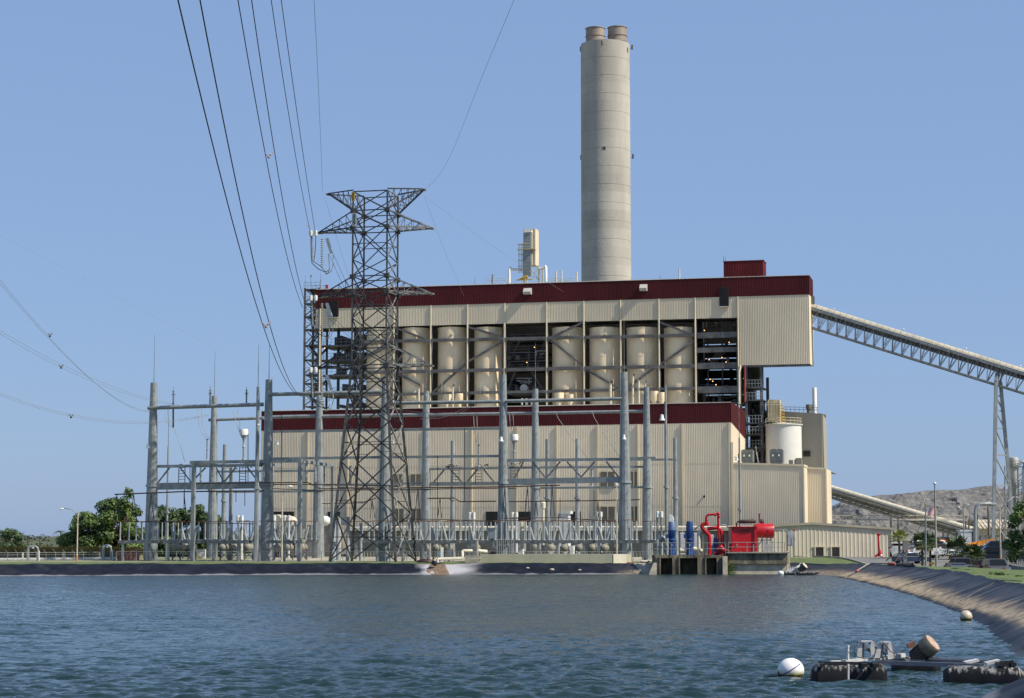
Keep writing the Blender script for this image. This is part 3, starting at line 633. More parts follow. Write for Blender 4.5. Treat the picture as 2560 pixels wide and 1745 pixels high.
# roof pipes and hoppers in front of the silos on the hall roof
for i, (a, y0, w_, kind) in enumerate(((1047, 965, 5, 0), (1132, 963, 5, 0), (1526, 955, 7, 1), (1582, 937, 5.5, 1), (1597, 947, 6, 1), (1613, 954, 5, 1))):
    p0 = Q(a, 1022, d - 2); p1 = Q(a, y0 + 3, d - 2); r = w_ / 2 * 314 / F; m = MB()
    m.path([p0, p1 - UPV * .5, p1 - UPV * .15, p1 + NF * .1 + E * .1 + UPV * .1, p1 + NF * .4 + E * .25 + UPV * .15], r, 10)
    t = thing('vent_pipe', ['cream vent pipe with dark mouth on hall roof, first from the left', 'cream vent pipe on hall roof, second from the left', 'thick cream vent pipe before second silo right of gap', 'tallest cream vent pipe of three left of last silo', 'middle cream vent pipe of three left of last silo', 'shortest cream vent pipe of three left of last silo'][i], 'vent pipe', p0, 'vent pipes standing on the hall roof')
    m.build('pipe', M['cream_hi'], t, 40); m = MB(); e = p1 + NF * .42 + E * .26 + UPV * .16; m.lathe(e, [(.01, 0), (r * .98, 0), (r * .98, .03), (.01, .03)], 10, NF * .8 + E * .5); m.build('mouth', M['dark'], t)
for i, (a, y0, w_) in enumerate(((1398, 982, 24), (1425, 986, 18), (1636, 978, 20), (1654, 981, 17), (1118, 986, 22), (1148, 984, 20))):
    p0 = Q(a, 1022, d - 1.2); h = Q(a, y0, d - 1.2).z - p0.z; r = w_ / 2 * 315 / F; m = MB(); m.lathe(p0, [(r * .55, 0), (r * .55, h * .35), (r, h * .5), (r, h), (.01, h)], 16)
    tag(m.build('dust_hopper', M['silo'], None, 40), 'small cream round hopper at the silo feet, ' + ORD[(2, 3, 4, 5, 0, 1)[i]] + ' from the left', 'hopper', 'small hoppers at the feet of the silos')
# ------------------------------------------------------------------ left open bay: floors and stair tower
us0, _ = U(758, 900, d); us1, _ = U(797, 900, d); uf1, _ = U(912, 900, d)
st_ = thing('stair_tower', 'dark open steel stair tower at the left end of the gallery', 'stair tower', L((us0 + us1) / 2, d + 2, GZ))
ztop = U(760, 720, d)[1]
for (u, dd) in ((us0, 0), (us1 - .25, 0), (us0, 4.2), (us1 - .25, 4.2)):
    m = MB(); m.eb(u, u + .3, d + dd, d + dd + .3, zroof, ztop); m.build('post', M['darksteel'], st_)
levels = [Q(778, y, d).z for y in (1015, 985, 957, 935, 898, 862, 822, 790, 757, 722)]
for k, z in enumerate(levels):
    m = MB(); m.eb(us0, us1, d, d + 4.5, z - .12, z); m.build('landing', M['darksteel'], st_)
    m = MB()
    for dd in (0, 4.4):
        for hh in (.55, 1.1): m.tube(L(us0, d + dd, z + hh), L(us1, d + dd, z + hh), .03, n=5)
        for f in range(5): u = us0 + (us1 - us0) * f / 4; m.tube(L(u, d + dd, z), L(u, d + dd, z + 1.1), .03, n=5)
    m.build('handrail', M['galvdark'], st_)
    if k < len(levels) - 1:
        z2 = levels[k + 1]; m = MB(); a, b_ = (us0 + .5, us1 - .3) if k % 2 else (us1 - .3, us0 + .5)
        for dd in (1.2, 2.2): m.bar(L(a, d + dd, z), L(b_, d + dd, z2), .06, .25)
        for f in range(10): m.eb(a + (b_ - a) * f / 10 - .12, a + (b_ - a) * f / 10 + .12, d + 1.2, d + 2.2, z + (z2 - z) * f / 10, z + (z2 - z) * f / 10 + .04)
        m.build('stair_flight', M['darksteel'], st_)
        m = MB(); m.bar(L(us0 + .15, d + .1, z), L(us1, d + .1, z2), .14); m.bar(L(us1, d + .2, z), L(us0 + .15, d + .2, z2), .14); m.build('brace', M['darksteel'], st_)
m = MB(); z = ztop
for px in (763, 777, 801): p = Q(px, 722, d + 1); m.tube(p, p + UPV * 1.6, .04, n=5)
m.box(Q(777.5, 690, d + 1), (.3, .3, .3)); m.tube(Q(777, 722, d + 1), Q(777, 692, d + 1), .04, n=5); m.tube(Q(763, 722, d + 1), Q(763, 688, d + 1), .03, n=5); m.tube(Q(802, 722, d + 1), Q(802, 684, d + 1), .03, n=5)
m.build('roof_mast', M['galvdark'], st_)
m = MB(); m.box(Q(817, 717, d + 1), (.45, .4, .65)); m.build('beacon_box', mat('beacon_red', (.30, .03, .03), .6), gal)
for y in (862, 898, 936, 985):
    z = Q(850, y, d + 1).z; m = MB(); m.eb(us1, uf1, d + 1.0, d + 7.5, z - .3, z); m.build('floor_beam', M['darksteel'], gal)
    m = MB()
    for hh in (.5, 1.05): m.tube(L(us1, d + 1.1, z + hh), L(uf1, d + 1.1, z + hh), .03, n=5)
    for f in range(10): u = us1 + (uf1 - us1) * f / 9; m.tube(L(u, d + 1.1, z), L(u, d + 1.1, z + 1.05), .03, n=5)
    m.build('handrail', M['galvdark'], gal)
m = MB(); rs = random.Random(2)
for f in (.25, .62):
    u = us1 + (uf1 - us1) * f
    m.eb(u - .2, u + .2, d + 4, d + 4.4, zroof, zb0)
for (a, y0, b_, y1) in ((912, 870, 826, 900), (826, 862, 790, 900), (912, 905, 830, 940), (826, 940, 785, 985)): m.bar(Q(a, y0, d + 4), Q(b_, y1, d + 4), .3)
for k in range(40):
    u = us1 + (uf1 - us1) * rs.uniform(.1, 1) ** .6; lv = rs.choice((862, 898, 936, 985, 1018)); z = Q(850, lv, d + 3).z; m.eb(u - rs.uniform(.1, .6), u + rs.uniform(.1, .6), d + 3, d + 6.5, z, z + rs.uniform(.3, 1.7))
m.build('boiler_steelwork', M['darksteel'], gal)
# ------------------------------------------------------------------ chimney
c = P(1519, 1394, 372); c.z = GZ; rb = 127 / 2 * 372 / F; rt = 124.5 / 2 * 372 / F; zc = zy(113, 372)
ch = thing('chimney', 'tall round grey concrete chimney with two flues on top', 'chimney', c)
m = MB(); prof = []; N = 28
for k in range(N + 1):
    z = (zc - GZ) * k / N; r = rb + (rt - rb) * k / N; prof += [(r, z)] + ([(r - .035, z + .02), (r - .035, z + .12), (r, z + .14)] if k < N else [])
prof += [(rt - 1.0, zc - GZ), (rt - 1.0, zc - GZ - 1.2), (.01, zc - GZ - 1.2)]
m.lathe(c, prof, 72)
mc = mat('chimney_concrete', (.445, .42, .37), .9, 0, .18, .2, c2=(.335, .32, .285), streak=.75, bump=.15, bscale=3)
# per-lift colour variation
n_ = mc.node_tree.nodes; l_ = mc.node_tree.links; ge = [x for x in n_ if x.type == 'NEW_GEOMETRY'][0]; sx = n_.new('ShaderNodeSeparateXYZ'); l_.new(ge.outputs['Position'], sx.inputs[0])
mt = n_.new('ShaderNodeMath'); mt.operation = 'MULTIPLY'; mt.inputs[1].default_value = N / (zc - GZ); l_.new(sx.outputs['Z'], mt.inputs[0]); fl = n_.new('ShaderNodeMath'); fl.operation = 'FLOOR'; l_.new(mt.outputs[0], fl.inputs[0])
wn = n_.new('ShaderNodeTexWhiteNoise'); wn.noise_dimensions = '1D'; l_.new(fl.outputs[0], wn.inputs['W']); mr = n_.new('ShaderNodeMapRange'); l_.new(wn.outputs['Value'], mr.inputs[0]); mr.inputs[3].default_value = .91; mr.inputs[4].default_value = 1.06
bs = n_['Principled BSDF']; src = bs.inputs['Base Color'].links[0].from_socket; mx = n_.new('ShaderNodeVectorMath'); mx.operation = 'SCALE'; l_.new(src, mx.inputs[0]); l_.new(mr.outputs[0], mx.inputs['Scale']); l_.new(mx.outputs[0], bs.inputs['Base Color'])
m.build('shaft', mc, ch, 25)
for (px, y0, w_, Y) in ((1488.5, 71, 48.5, 371.2), (1543.5, 69, 48, 372.5)):
    b0 = P(px, 118, Y); h = zy(y0, Y) - b0.z; r = w_ / 2 * Y / F; m = MB(); pr = [(r, -.5)]
    for f in (.25, .55, .97): pr += [(r, h * f - .05), (r + .12, h * f - .05), (r + .12, h * f + .05), (r, h * f + .05)]
    pr += [(r, h), (r - .12, h), (r - .12, h - 2.5), (.01, h - 2.5)]; m.lathe(b0, pr, 36); m.build('flue', mat('flue_metal', (.22, .165, .135), .7, 0, .25, .5, c2=(.30, .26, .22), streak=.8), ch, 25)
for (px, py, Y) in ((1452, 124, 372), (1505, 108, 366), (1580.5, 119, 372), (1453, 395, 372), (1582.5, 392, 372)):
    m = MB(); p = P(px, py, Y); m.tube(p - UPV * .35, p + UPV * .35, .17, n=8); m.tube(p - UPV * .1, P(1519, py, 372) - UPV * .1, .05, n=5); m.ball(p + UPV * .4, .2, 8, 6); m.build('aviation_light', M['darksteel'], ch)
for (px, py, w_, h_) in ((1567, 132, 6, 14), (1508, 382, 8.5, 8.5)):
    p = P(px, py, 372); ang = math.asin((p.x - c.x) / rt); nd = Vector((math.sin(ang), -math.cos(ang), 0)); p = Vector((c.x, c.y, p.z)) + nd * (rt - .02); t_ = Vector((-nd.y, nd.x, 0)); s = 372 / F
    m = MB(); m.box(p, (w_ * s, .16, h_ * s), (t_, nd, UPV)); f_ = m.build('hatch', M['conc'], ch); m = MB(); m.box(p + nd * .06, (w_ * s * .62, .1, h_ * s * .66), (t_, nd, UPV)); m.build('louvre', M['dark'], f_)
# ------------------------------------------------------------------ plant on the gallery roof
d2 = d + 3; yb = 706
t = thing('duct_tower', 'tall pale boxed duct tower with grey shutter on the roof', 'duct tower', Q(1330, yb, d2))
def zz(py): return Q(1325, py, d2).z
u0, _ = U(1308.5, 600, d2); u1, _ = U(1339, 600, d2)
m = MB(); m.corr(L(u0, d2, 0), L(u1, d2, 0), zz(663), zz(663), zz(573), zz(572), pitch=.5, nrm=NF); m.corr(L(u1, d2, 0), L(u1, d2 + 2.2, 0), zz(663), zz(663), zz(572), zz(572), pitch=.5, nrm=E); m.corr(L(u0, d2 + 2.2, 0), L(u0, d2, 0), zz(663), zz(663), zz(573), zz(573), pitch=.5, nrm=-E)
m.corr(L(u1, d2 + 2.2, 0), L(u0, d2 + 2.2, 0), zz(663), zz(663), zz(573), zz(573), nrm=B); m.eb(u0, u1, d2, d2 + 2.2, zz(574) - .1, zz(574)); m.eb(u0, u1, d2, d2 + 2.2, zz(663), zz(663) + .1)
m.build('casing', M['cream_hi'], t)
ua, _ = U(1312.5, 600, d2); ub_, _ = U(1329, 600, d2); m = MB(); n = 13
for k in range(n):
    z0 = zz(692) + (zz(581) - zz(692)) * k / n; z1 = zz(692) + (zz(581) - zz(692)) * (k + 1) / n; m.eb(ua if k > 6 else U(1309, 600, d2)[0], ub_, d2 - .55, d2 - .1, z0 + .03, z1)
m.build('shutter', mat('shutter_grey', (.24, .27, .28), .55, .1, .08, .5), t)
m = MB(); m.eb(ua - .05, ub_ + .1, d2 - .7, d2 - .05, zz(582), zz(577)); m.build('lintel', M['white'], t)
for (px, dd) in ((1310, 0), (1347, 0), (1310, 1.9), (1350, 1.9)):
    u, _ = U(px, 680, d2); m = MB(); m.eb(u - .12, u + .12, d2 + dd, d2 + dd + .24, zg0 - 2, zz(663)); m.build('leg', M['cream_hi'], t)
m = MB(); m.bar(Q(1346, 666, d2), Q(1331, 700, d2), .16); m.bar(Q(1328, 672, d2), Q(1346, 700, d2), .16); m.build('brace', M['cream_hi'], t)
m = MB()
for zf in (610, 635, 650, 665): z = zz(zf); m.path([L(U(1297, 640, d2)[0] + .9 * math.cos(a) * .5 + .3, d2 + .45 * math.sin(a), z) for a in np.linspace(0, 6.28, 11)], .035, 5)
for px in (1297, 1300, 1304, 1307): m.tube(Q(px, 683, d2), Q(px, 609, d2), .045, n=5)
m.eb(U(1296, 640, d2)[0], U(1340, 640, d2)[0], d2 - .9, d2, zz(625), zz(625) + .12)
for hh in (.5, 1.0): m.tube(L(U(1296, 640, d2)[0], d2 - .85, zz(625) + hh), L(U(1340, 640, d2)[0], d2 - .85, zz(625) + hh), .04, n=5)
m.build('caged_ladder', mat('ladder_yellow', (.50, .44, .27), .6), t)
for (a, yt, b_, ye) in ((1273, 668, 1305, 674), (1365, 665, 1344, 672)):
    m = MB(); m.path([Q(a, 708, d2 - .3), Q(a, yt + 5, d2 - .3), Q(a + (2 if b_ > a else -1), yt + 1, d2 - .2), Q(a + (8 if b_ > a else -6), ye, d2), Q(b_, ye, d2 + .2)], .22, 10); m.build('duct_pipe', M['white'], t, 50)
m = MB(); m.path([Q(1299, 699, d2 - 1.5), Q(1306, 695, d2 - 1.5), Q(1319, 691, d2 - 1.5)], .2, 8); m.eb(U(1296, 700, d2)[0], U(1336, 700, d2)[0], d2 - 1.6, d2 - 1.2, zz(703), zz(701)); m.build('fan_belt', M['yellow'], t)
for i, (px, y0, w_) in enumerate(((1232, 686, 6), (1390, 678, 4.5), (1404, 677, 4), (1442, 680, 4), (1698.5, 671, 4))):
    b0 = Q(px, 712 - (px - 1232) * .02, d + 2); m = MB(); m.lathe(b0, [(w_ / 2 * 318 / F, 0), (w_ / 2 * 318 / F, zy(y0, b0.y) - b0.z), (.02, zy(y0, b0.y) - b0.z)], 10); tag(m.build('roof_vent', M['cream_hi'] if i else M['galv'], None, 40), 'slim upright vent pipe on the maroon roof, ' + ORD[i] + ' from the left', 'vent pipe', 'slim vent pipes on the gallery roof')
m = MB()
for y in (697, 702):
    for (a, b_) in ((1215, 1272), (1372, 1440)): m.tube(Q(a, y, d + 2.5), Q(b_, y - 1.5, d + 2.5), .03, n=5)
for px in list(range(1215, 1273, 14)) + list(range(1372, 1441, 14)): m.tube(Q(px, 712, d + 2.5), Q(px, 696, d + 2.5), .03, n=5)
tag(m.build('roof_railing', mat('railing_yellow', (.45, .40, .22), .6)), 'thin yellowish railing along the edge of the maroon roof', 'railing')
for i, (px, y0, y1) in enumerate(((1187, 710, 692), (1809, 655, 638), (1813, 655, 642), (1650, 698, 686))):
    m = MB(); m.tube(Q(px, y0 + 1, d + 2), Q(px, y1, d + 2), .05, .02, n=5); tag(m.build('antenna', M['darksteel']), ['thin dark rod on the maroon roof above the third silo', 'taller thin rod at left corner of the red penthouse', 'shorter thin rod at left corner of the red penthouse', 'thin dark rod on the roof right of the chimney'][i], 'antenna')
# ------------------------------------------------------------------ annex, bag house, tank, elevator tower
an = thing('annex', 'lower cream corrugated annex right of the long hall', 'building', L(8, 6, GZ))
a1 = U(2010, 1250, 0)[0]; za0 = U(1833, 1158.5, 0)[1]; za1 = U(2010, 1163.5, 0)[1]
m = MB(); m.corr(L(.1, .02, 0), L(a1, .02, 0), GZ, GZ, za0, za1, nrm=NF); m.corr(L(a1, .02, 0), L(a1, 5.4, 0), GZ, GZ, za1, za1 - .1, nrm=E)
b1 = U(2066, 1250, 5.4)[0]; zc0 = U(2020, 1170, 5.4)[1]; zc1 = U(2066, 1172, 5.4)[1]
m.corr(L(a1, 5.4, 0), L(b1, 5.4, 0), GZ, GZ, zc0, zc1, nrm=NF); m.corr(L(b1, 5.4, 0), L(b1, 14, 0), GZ, GZ, zc1, zc1, nrm=E)
m.build('wall', M['cream'], an)
m = MB(); m.q(L(.1, .3, za0 - .1), L(a1, .3, za1 - .1), L(a1, 5.4, za1 - .1), L(.1, 5.4, za0 - .1)); m.q(L(.1, 5.4, za0 - .1), L(b1, 5.4, zc1 - .1), L(b1, 26, zc1 - .1), L(.1, 26, za0 - .1)); m.build('roof', M['roofmetal'], an)
m = MB(); m.bar(L(.1, -.08, za0), L(a1 + .1, -.08, za1), .12, .3); m.bar(L(a1, 5.3, zc0), L(b1 + .1, 5.3, zc1), .12, .3); m.bar(L(a1 + .06, -.1, za1), L(a1 + .06, 5.3, za1), .12, .3); m.build('coping', M['cream_hi'], an)
m = MB(); m.eb(a1 - .12, a1 + .1, -.12, .1, GZ, za1 - .2); m.eb(b1 - .1, b1 + .1, 5.25, 5.45, GZ, zc1 - .2); m.eb(-.1, .25, -.3, -.1, GZ, zRb - 3); m.build('corner_trim', M['cream_hi'], an)
d3 = 22; u0 = U(1990, 1100, d3)[0] - 5; u1 = U(2056, 1100, d3)[0]; z1 = U(2000, 1029, d3)[1]; z1r = U(2055, 1034, d3)[1]
t = thing('filter_building', 'tall narrow cream corrugated block behind the white tank', 'building', L((u0 + u1) / 2, d3 + 4, GZ))
m = MB(); m.corr(L(u0, d3, 0), L(u1, d3, 0), GZ, GZ, z1 + .3, z1r, nrm=NF); m.corr(L(u1, d3, 0), L(u1, d3 + 7, 0), GZ, GZ, z1r, z1r - .4, nrm=E); m.corr(L(u0, d3 + 7, 0), L(u0, d3, 0), GZ, GZ, z1, z1, nrm=-E); m.corr(L(u1, d3 + 7, 0), L(u0, d3 + 7, 0), GZ, GZ, z1, z1, nrm=B); m.build('wall', mat('filter_siding', (.40, .36, .28), .6, 0, .06, .2), t)
m = MB(); m.q(L(u0, d3, z1), L(u1, d3, z1r), L(u1, d3 + 7, z1r), L(u0, d3 + 7, z1)); m.build('roof', M['roofmetal'], t)
m = MB(); m.eb(u1 - .1, u1 + .06, d3 - .12, d3 + .05, GZ, z1r); m.build('corner_trim', M['cream_hi'], t)
m = MB(); ua, zt_ = U(2008, 1127, d3); ub_, z0 = U(2026, 1141, d3); m.eb(ua, ub_, d3 - .15, d3 - .02, z0, zt_)
v = m.build('louvre', M['dark'], t); m = MB()
for k in range(4): m.eb(ua, ub_, d3 - .22, d3 - .14, z0 + (zt_ - z0) * (k + .4) / 4, z0 + (zt_ - z0) * (k + .55) / 4)
m.build('slat', M['louvre'], v)
m = MB()
for y in (1019, 1025):
    m.tube(Q(1960, y - 2, d3 + .5), Q(2045, y, d3 + .5), .035, n=5)
for px in range(1965, 2046, 11): m.tube(Q(px, 1032, d3 + .5), Q(px, 1018, d3 + .5), .03, n=5)
m.build('handrail', M['galvdark'], t)
s = 330 / F
m = MB(); b0 = Q(2037, 1032, d3 + 2); m.lathe(b0, [(5.3 * s, -.3), (5.3 * s, zy(970, b0.y) - b0.z), (4.8 * s, zy(969, b0.y) - b0.z), (.01, zy(969.5, b0.y) - b0.z)], 18); tag(m.build('exhaust_stack', M['white'], None, 40), 'slim pale round stack on top of the narrow cream block', 'stack')
m = MB(); b0 = Q(2023, 1030, d3 + 2); m.lathe(b0, [(6 * s, -.3), (6 * s, 6 * s), (8 * s, 7 * s), (8 * s, 18 * s), (.01, 19 * s)], 14); tag(m.build('roof_fan', M['louvre'], None, 40), 'squat drum roof fan beside the slim pale stack', 'roof fan')
# white tank
dT = 14; r = 44 * 319 / F; c = Q(1960, 1165, dT + r); c.z = za0 - .2; zt_ = zy(1061, c.y - r)
t = thing('water_tank', 'plain white round tank standing on the annex roof', 'tank', c)
m = MB(); h = zt_ - c.z; m.lathe(c, [(r, 0), (r, h), (r + .2, h), (r + .2, h + .12), (r, h + .14), (.01, h + .5)], 44); m.build('shell', mat('tank_white', (.62, .62, .57), .5, 0, .05, .3), t, 30)
m = MB()
for hh in (.5, 1.0): m.path([c + Vector((math.cos(a) * r, math.sin(a) * r, h + .1 + hh)) for a in np.linspace(0, 6.2832, 33)], .04, 5)
for a in np.linspace(0, 6.2832, 25)[:-1]: p = c + Vector((math.cos(a) * r, math.sin(a) * r, h + .1)); m.tube(p, p + UPV * 1.0, .035, n=5)
m.build('railing', mat('ladder_cream', (.52, .47, .32), .6), t)
m = MB(); p = Q(1978, 1152, dT); m.eb(U(1989, 1150, dT)[0], U(2003, 1150, dT)[0], dT + .6, dT + 1.6, za0 - .1, zy(1147, 315)); m.eb(U(1971, 1150, dT)[0], U(1982, 1150, dT)[0], dT + .2, dT + .9, za0 - .1, zy(1152, 315)); m.build('valve_box', M['louvre'], t)
# yellowish dust filter on the tank
c2 = Q(1938, 1058, dT + 3); t = thing('dust_filter', 'small cream dust filter with caged ladder on top of the white tank', 'dust filter', c2)
m = MB(); zz0, zz1 = zy(1060, 325), zy(1010, 325); ua = U(1921, 1030, dT + 3)[0]; ub_ = U(1949, 1030, dT + 3)[0]; m.eb(ua, ub_, dT + 3, dT + 5, zz0 - .3, zz1)
for k in range(5): u = ua + (ub_ - ua) * k / 4; m.eb(u - .06, u + .06, dT + 2.85, dT + 3, zz0, zz1)
m.build('casing', mat('filter_cream', (.60, .52, .33), .55), t)
m = MB()
for px in (1950, 1953, 1957, 1960): m.tube(Q(px, 1058, dT + 2.4), Q(px, 1008 + (px - 1950), dT + 2.4), .04, n=5)
for y in range(1014, 1058, 7): m.path([Q(1955, y, dT + 2.6) + Vector((.42 * math.cos(a), .35 * math.sin(a), 0)) for a in np.linspace(0, 6.28, 10)], .035, 5)
m.build('caged_ladder', M['yellow'], t)
m = MB(); m.eb(U(1914, 1050, dT)[0], U(1938, 1050, dT)[0], dT + .8, dT + 3, zy(1062, 322), zy(1060, 322)); 
for y in (1046, 1053, 1012, 1006): m.tube(Q(1916, y, dT + 1), Q(1948, y + (4 if y > 1020 else 0), dT + 1), .04, n=5)
for px in (1917, 1925, 1933, 1941): m.tube(Q(px, 1060, dT + 1), Q(px, 1045, dT + 1), .035, n=5); m.tube(Q(px, 1016, dT + 3), Q(px, 1004, dT + 3), .035, n=5)
m.build('platform', mat('platform_cream', (.50, .45, .33), .6), t)
# elevator / bunker support tower
de = 16.8; t = thing('steel_tower', 'dark open steel tower carrying the overhanging end of the gallery', 'steel tower', Q(1888, 1165, de))
for (px, dd) in ((1852, 0), (1866, 0), (1904, 0), (1868, 5), (1911, 4.6)):
    u, _ = U(px, 1040, de); m = MB(); m.eb(u - .22, u + .22, de + dd, de + dd + .44, za0 - .3, zbox0 + (0 if px != 1911 else -1.6)); m.build('post', M['darksteel'], t)
ua = U(1866, 1040, de)[0]; ub_ = U(1904, 1040, de)[0]
m = MB(); m.eb(ua, ub_, de + 3.0, de + 3.3, zy(968, 320), zbox0); m.eb(ua, ub_, de + 4.9, de + 5.1, za0, zy(1000, 320)); m.build('panel', mat('tower_panel', (.075, .07, .058), .8, 0, .3, .6), t)
rs = random.Random(4)
for y in (970, 1001, 1058, 1086, 1120):
    z = zy(y, 318); m = MB(); m.eb(ua - .3, ub_ + .3, de - .1, de + 4.9, z - .2, z); m.build('floor_beam', M['darksteel'], t)
    m = MB()
    for hh in (.55, 1.1): m.tube(L(ua, de - .1, z + hh), L(ub_, de - .1, z + hh), .035, n=5)
    for f in range(6): u = ua + (ub_ - ua) * f / 5; m.tube(L(u, de - .1, z), L(u, de - .1, z + 1.1), .035, n=5)
    m.build('handrail', M['galv'], t)
m = MB()
for k in range(40):
    u = rs.uniform(ua + .1, ub_ - .2); z = rs.uniform(za0, zy(1005, 320)); m.eb(u, u + rs.uniform(.1, .7), de + rs.uniform(1, 4), de + 4.4, z, z + rs.uniform(.15, 1.0))
for (a, y0, b_, y1) in ((1866, 1160, 1904, 1120), (1866, 1086, 1904, 1058), (1904, 1160, 1866, 1120), (1904, 1045, 1911, 1010), (1904, 1160, 1911, 1110)): m.bar(Q(a, y0, de), Q(b_, y1, de), .18)
m.build('machinery', M['darksteel'], t)
m = MB(); m.tube(Q(1862, 915, de - .4), Q(1862, 1004, de - .4), .16, n=8); m.build('red_standpipe', mat('faded_red', (.28, .03, .025), .6), t)
m = MB(); m.path([Q(1851, 914, d - .2), Q(1850, 922, d - .3), Q(1848, 930, d - .3), Q(1848.5, 1010, d - .3)], .17, 8); m.build('downpipe', M['cream2'], t, 50)
m = MB(); m.bar(Q(1896, 1158, de - 1), Q(1892, 1130, de - 1), .16); m.bar(Q(1892, 1140, de - 1), Q(1889.5, 1115, de - 1), .1); m.build('stair_rail', M['white'], t)
# rooftop air handlers
for i, (a, b_) in enumerate(((1853, 1882), (1924, 1957))):
    dA = 6.5; u0 = U(a, 1140, dA)[0]; u1 = U(b_, 1140, dA)[0]; z0 = zy(1157, 307); z1 = zy(1126, 307)
    t = thing('air_conditioner', ['grey rooftop air conditioner beside the dark steel tower, the left one', 'grey rooftop air conditioner in front of the white tank, the right one'][i], 'air conditioner', L((u0 + u1) / 2, dA + 1, z0), 'two grey air conditioners on the annex roof')
    m = MB(); m.eb(u0, u1, dA, dA + 1.8, z0 + .1, z1); m.eb(u0 + .1, u1 - .1, dA + .1, dA + 1.7, za0 - .4, z0 + .1)
    for k in range(9): u = u0 + (u1 - u0) * (k + .5) / 9; m.eb(u - .03, u + .03, dA - .04, dA, z0 + .2, z1 - .3)
    m.build('casing', mat('hvac_grey', (.17, .19, .19), .6, .2, .1, 1.5), t)
    for f in (.27, .73):
        m = MB(); m.lathe(L(u0 + (u1 - u0) * f, dA + .9, z1), [(.42, 0), (.42, .12), (.3, .14), (.05, .1)], 16); m.build('fan', M['darksteel'], t)
        m = MB(); uu = u0 + (u1 - u0) * (f - .02); m.eb(uu - .12, uu + .12, dA - .07, dA - .03, z1 - 1.0, z1 - .7); m.build('data_plate', M['white'], t)
# flood light on mast at the hall corner is built with the masts
# ================================================================== COAL CONVEYOR (upper right)
def conveyor(root, A, Bp, hood_w, hood_h, truss_h, npan, segs, mats, name_extra=True, ext=0):
    A = Vector(A); Bp = Vector(Bp); ax = (Bp - A); ln = ax.length; ax.normalize(); side = ax.cross(UPV).normalized(); up = side.cross(ax).normalized()
    if up.z < 0: up = -up
    # hood: half round sheets
    for k in range(1):
        m = MB(); n = segs
        for s_ in range(n):
            p0 = A + ax * (ln * s_ / n); p1 = A + ax * (ln * (s_ + 1) / n - .04); rr = 1.0 if s_ % 2 else 1.012; i = len(m.v)
            for j in range(9):
                t = math.pi * j / 8; o = side * (math.cos(t) * hood_w / 2 * rr) + up * (math.sin(t) * hood_h * rr); m.v.append(p0 + o); m.v.append(p1 + o)
            for j in range(8): m.f.append((i + 2 * j, i + 2 * j + 1, i + 2 * j + 3, i + 2 * j + 2)); m.m.append(0)
        m.build('hood', mats[0], root, 40)
    m = MB(); m.box((A + Bp) / 2 - up * .35, (ln, hood_w * 1.15, .35), (ax, side, up)); m.box((A + Bp) / 2 - up * .8 , (ln, hood_w * .85, .55), (ax, side, up)); m.build('belt_deck', mats[1], root)
    for sgn in (-1, 1):
        m = MB(); o = side * (sgn * hood_w * .62)
        m.bar(A + o - up * .35, Bp + o - up * .35, .16, .3); m.bar(A + ax * (ln / npan * .0) + o * .85 - up * truss_h, Bp + o * .85 - up * truss_h, .28, .28)
        for k in range(npan):
            a0 = A + ax * (ln * k / npan); a1 = A + ax * (ln * (k + 1) / npan); am = (a0 + a1) / 2
            m.bar(a0 + o - up * .4, am + o * .85 - up * truss_h, .09); m.bar(am + o * .85 - up * truss_h, a1 + o - up * .4, .09); m.bar(am + o - up * .4, am + o * .85 - up * truss_h, .08)
        m.build('truss', mats[2], root)
    for k in range(npan + 1):
        m = MB(); a0 = A + ax * (ln * k / npan); m.bar(a0 + side * hood_w * .6 - up * .5, a0 - side * hood_w * .6 - up * .5, .14)
        am = A + ax * (ln * min(k + .5, npan) / npan); m.bar(am + side * hood_w * .52 - up * truss_h, am - side * hood_w * .52 - up * truss_h, .12)
        m.bar(a0 - side * hood_w * .6 - up * .5, am - side * hood_w * .52 - up * truss_h, .08); m.build('cross_frame', mats[1], root)
    return ax, side, up, ln
A = Q(2026, 768, DU + 3.4); Bp = Q(2640, 956.5, DU + 3.4)
cv = thing('coal_conveyor', 'long covered conveyor on steel trusses rising left into the tall building', 'conveyor', Vector((A.x, A.y, A.z - 5)))
ax, side, up, ln = conveyor(cv, A, Bp, 1.6, .68, 3.1, 26, 40, (mat('hood_sheet', (.40, .375, .30), .6, 0, .1, .5), M['darksteel'], M['galvdark']))
m = MB(); m.box(Q(2029, 752, DU + 3.4), (.8, 1.2, 1.3)); m.build('head_box', M['greybeam'], cv)
for i, (px, py) in enumerate(((2085, 772), (2259, 823), (2415, 871), (2551, 915))):
    p = Q(px, py + 8, DU + 3.4); m = MB(); m.tube(p - UPV * .3, p + UPV * .45, .035, n=5); v = m.build('lamp_post', M['galvdark'], cv); m = MB(); m.ball(p + UPV * .5, .14, 8, 6); m.build('lamp', M['white'], v)
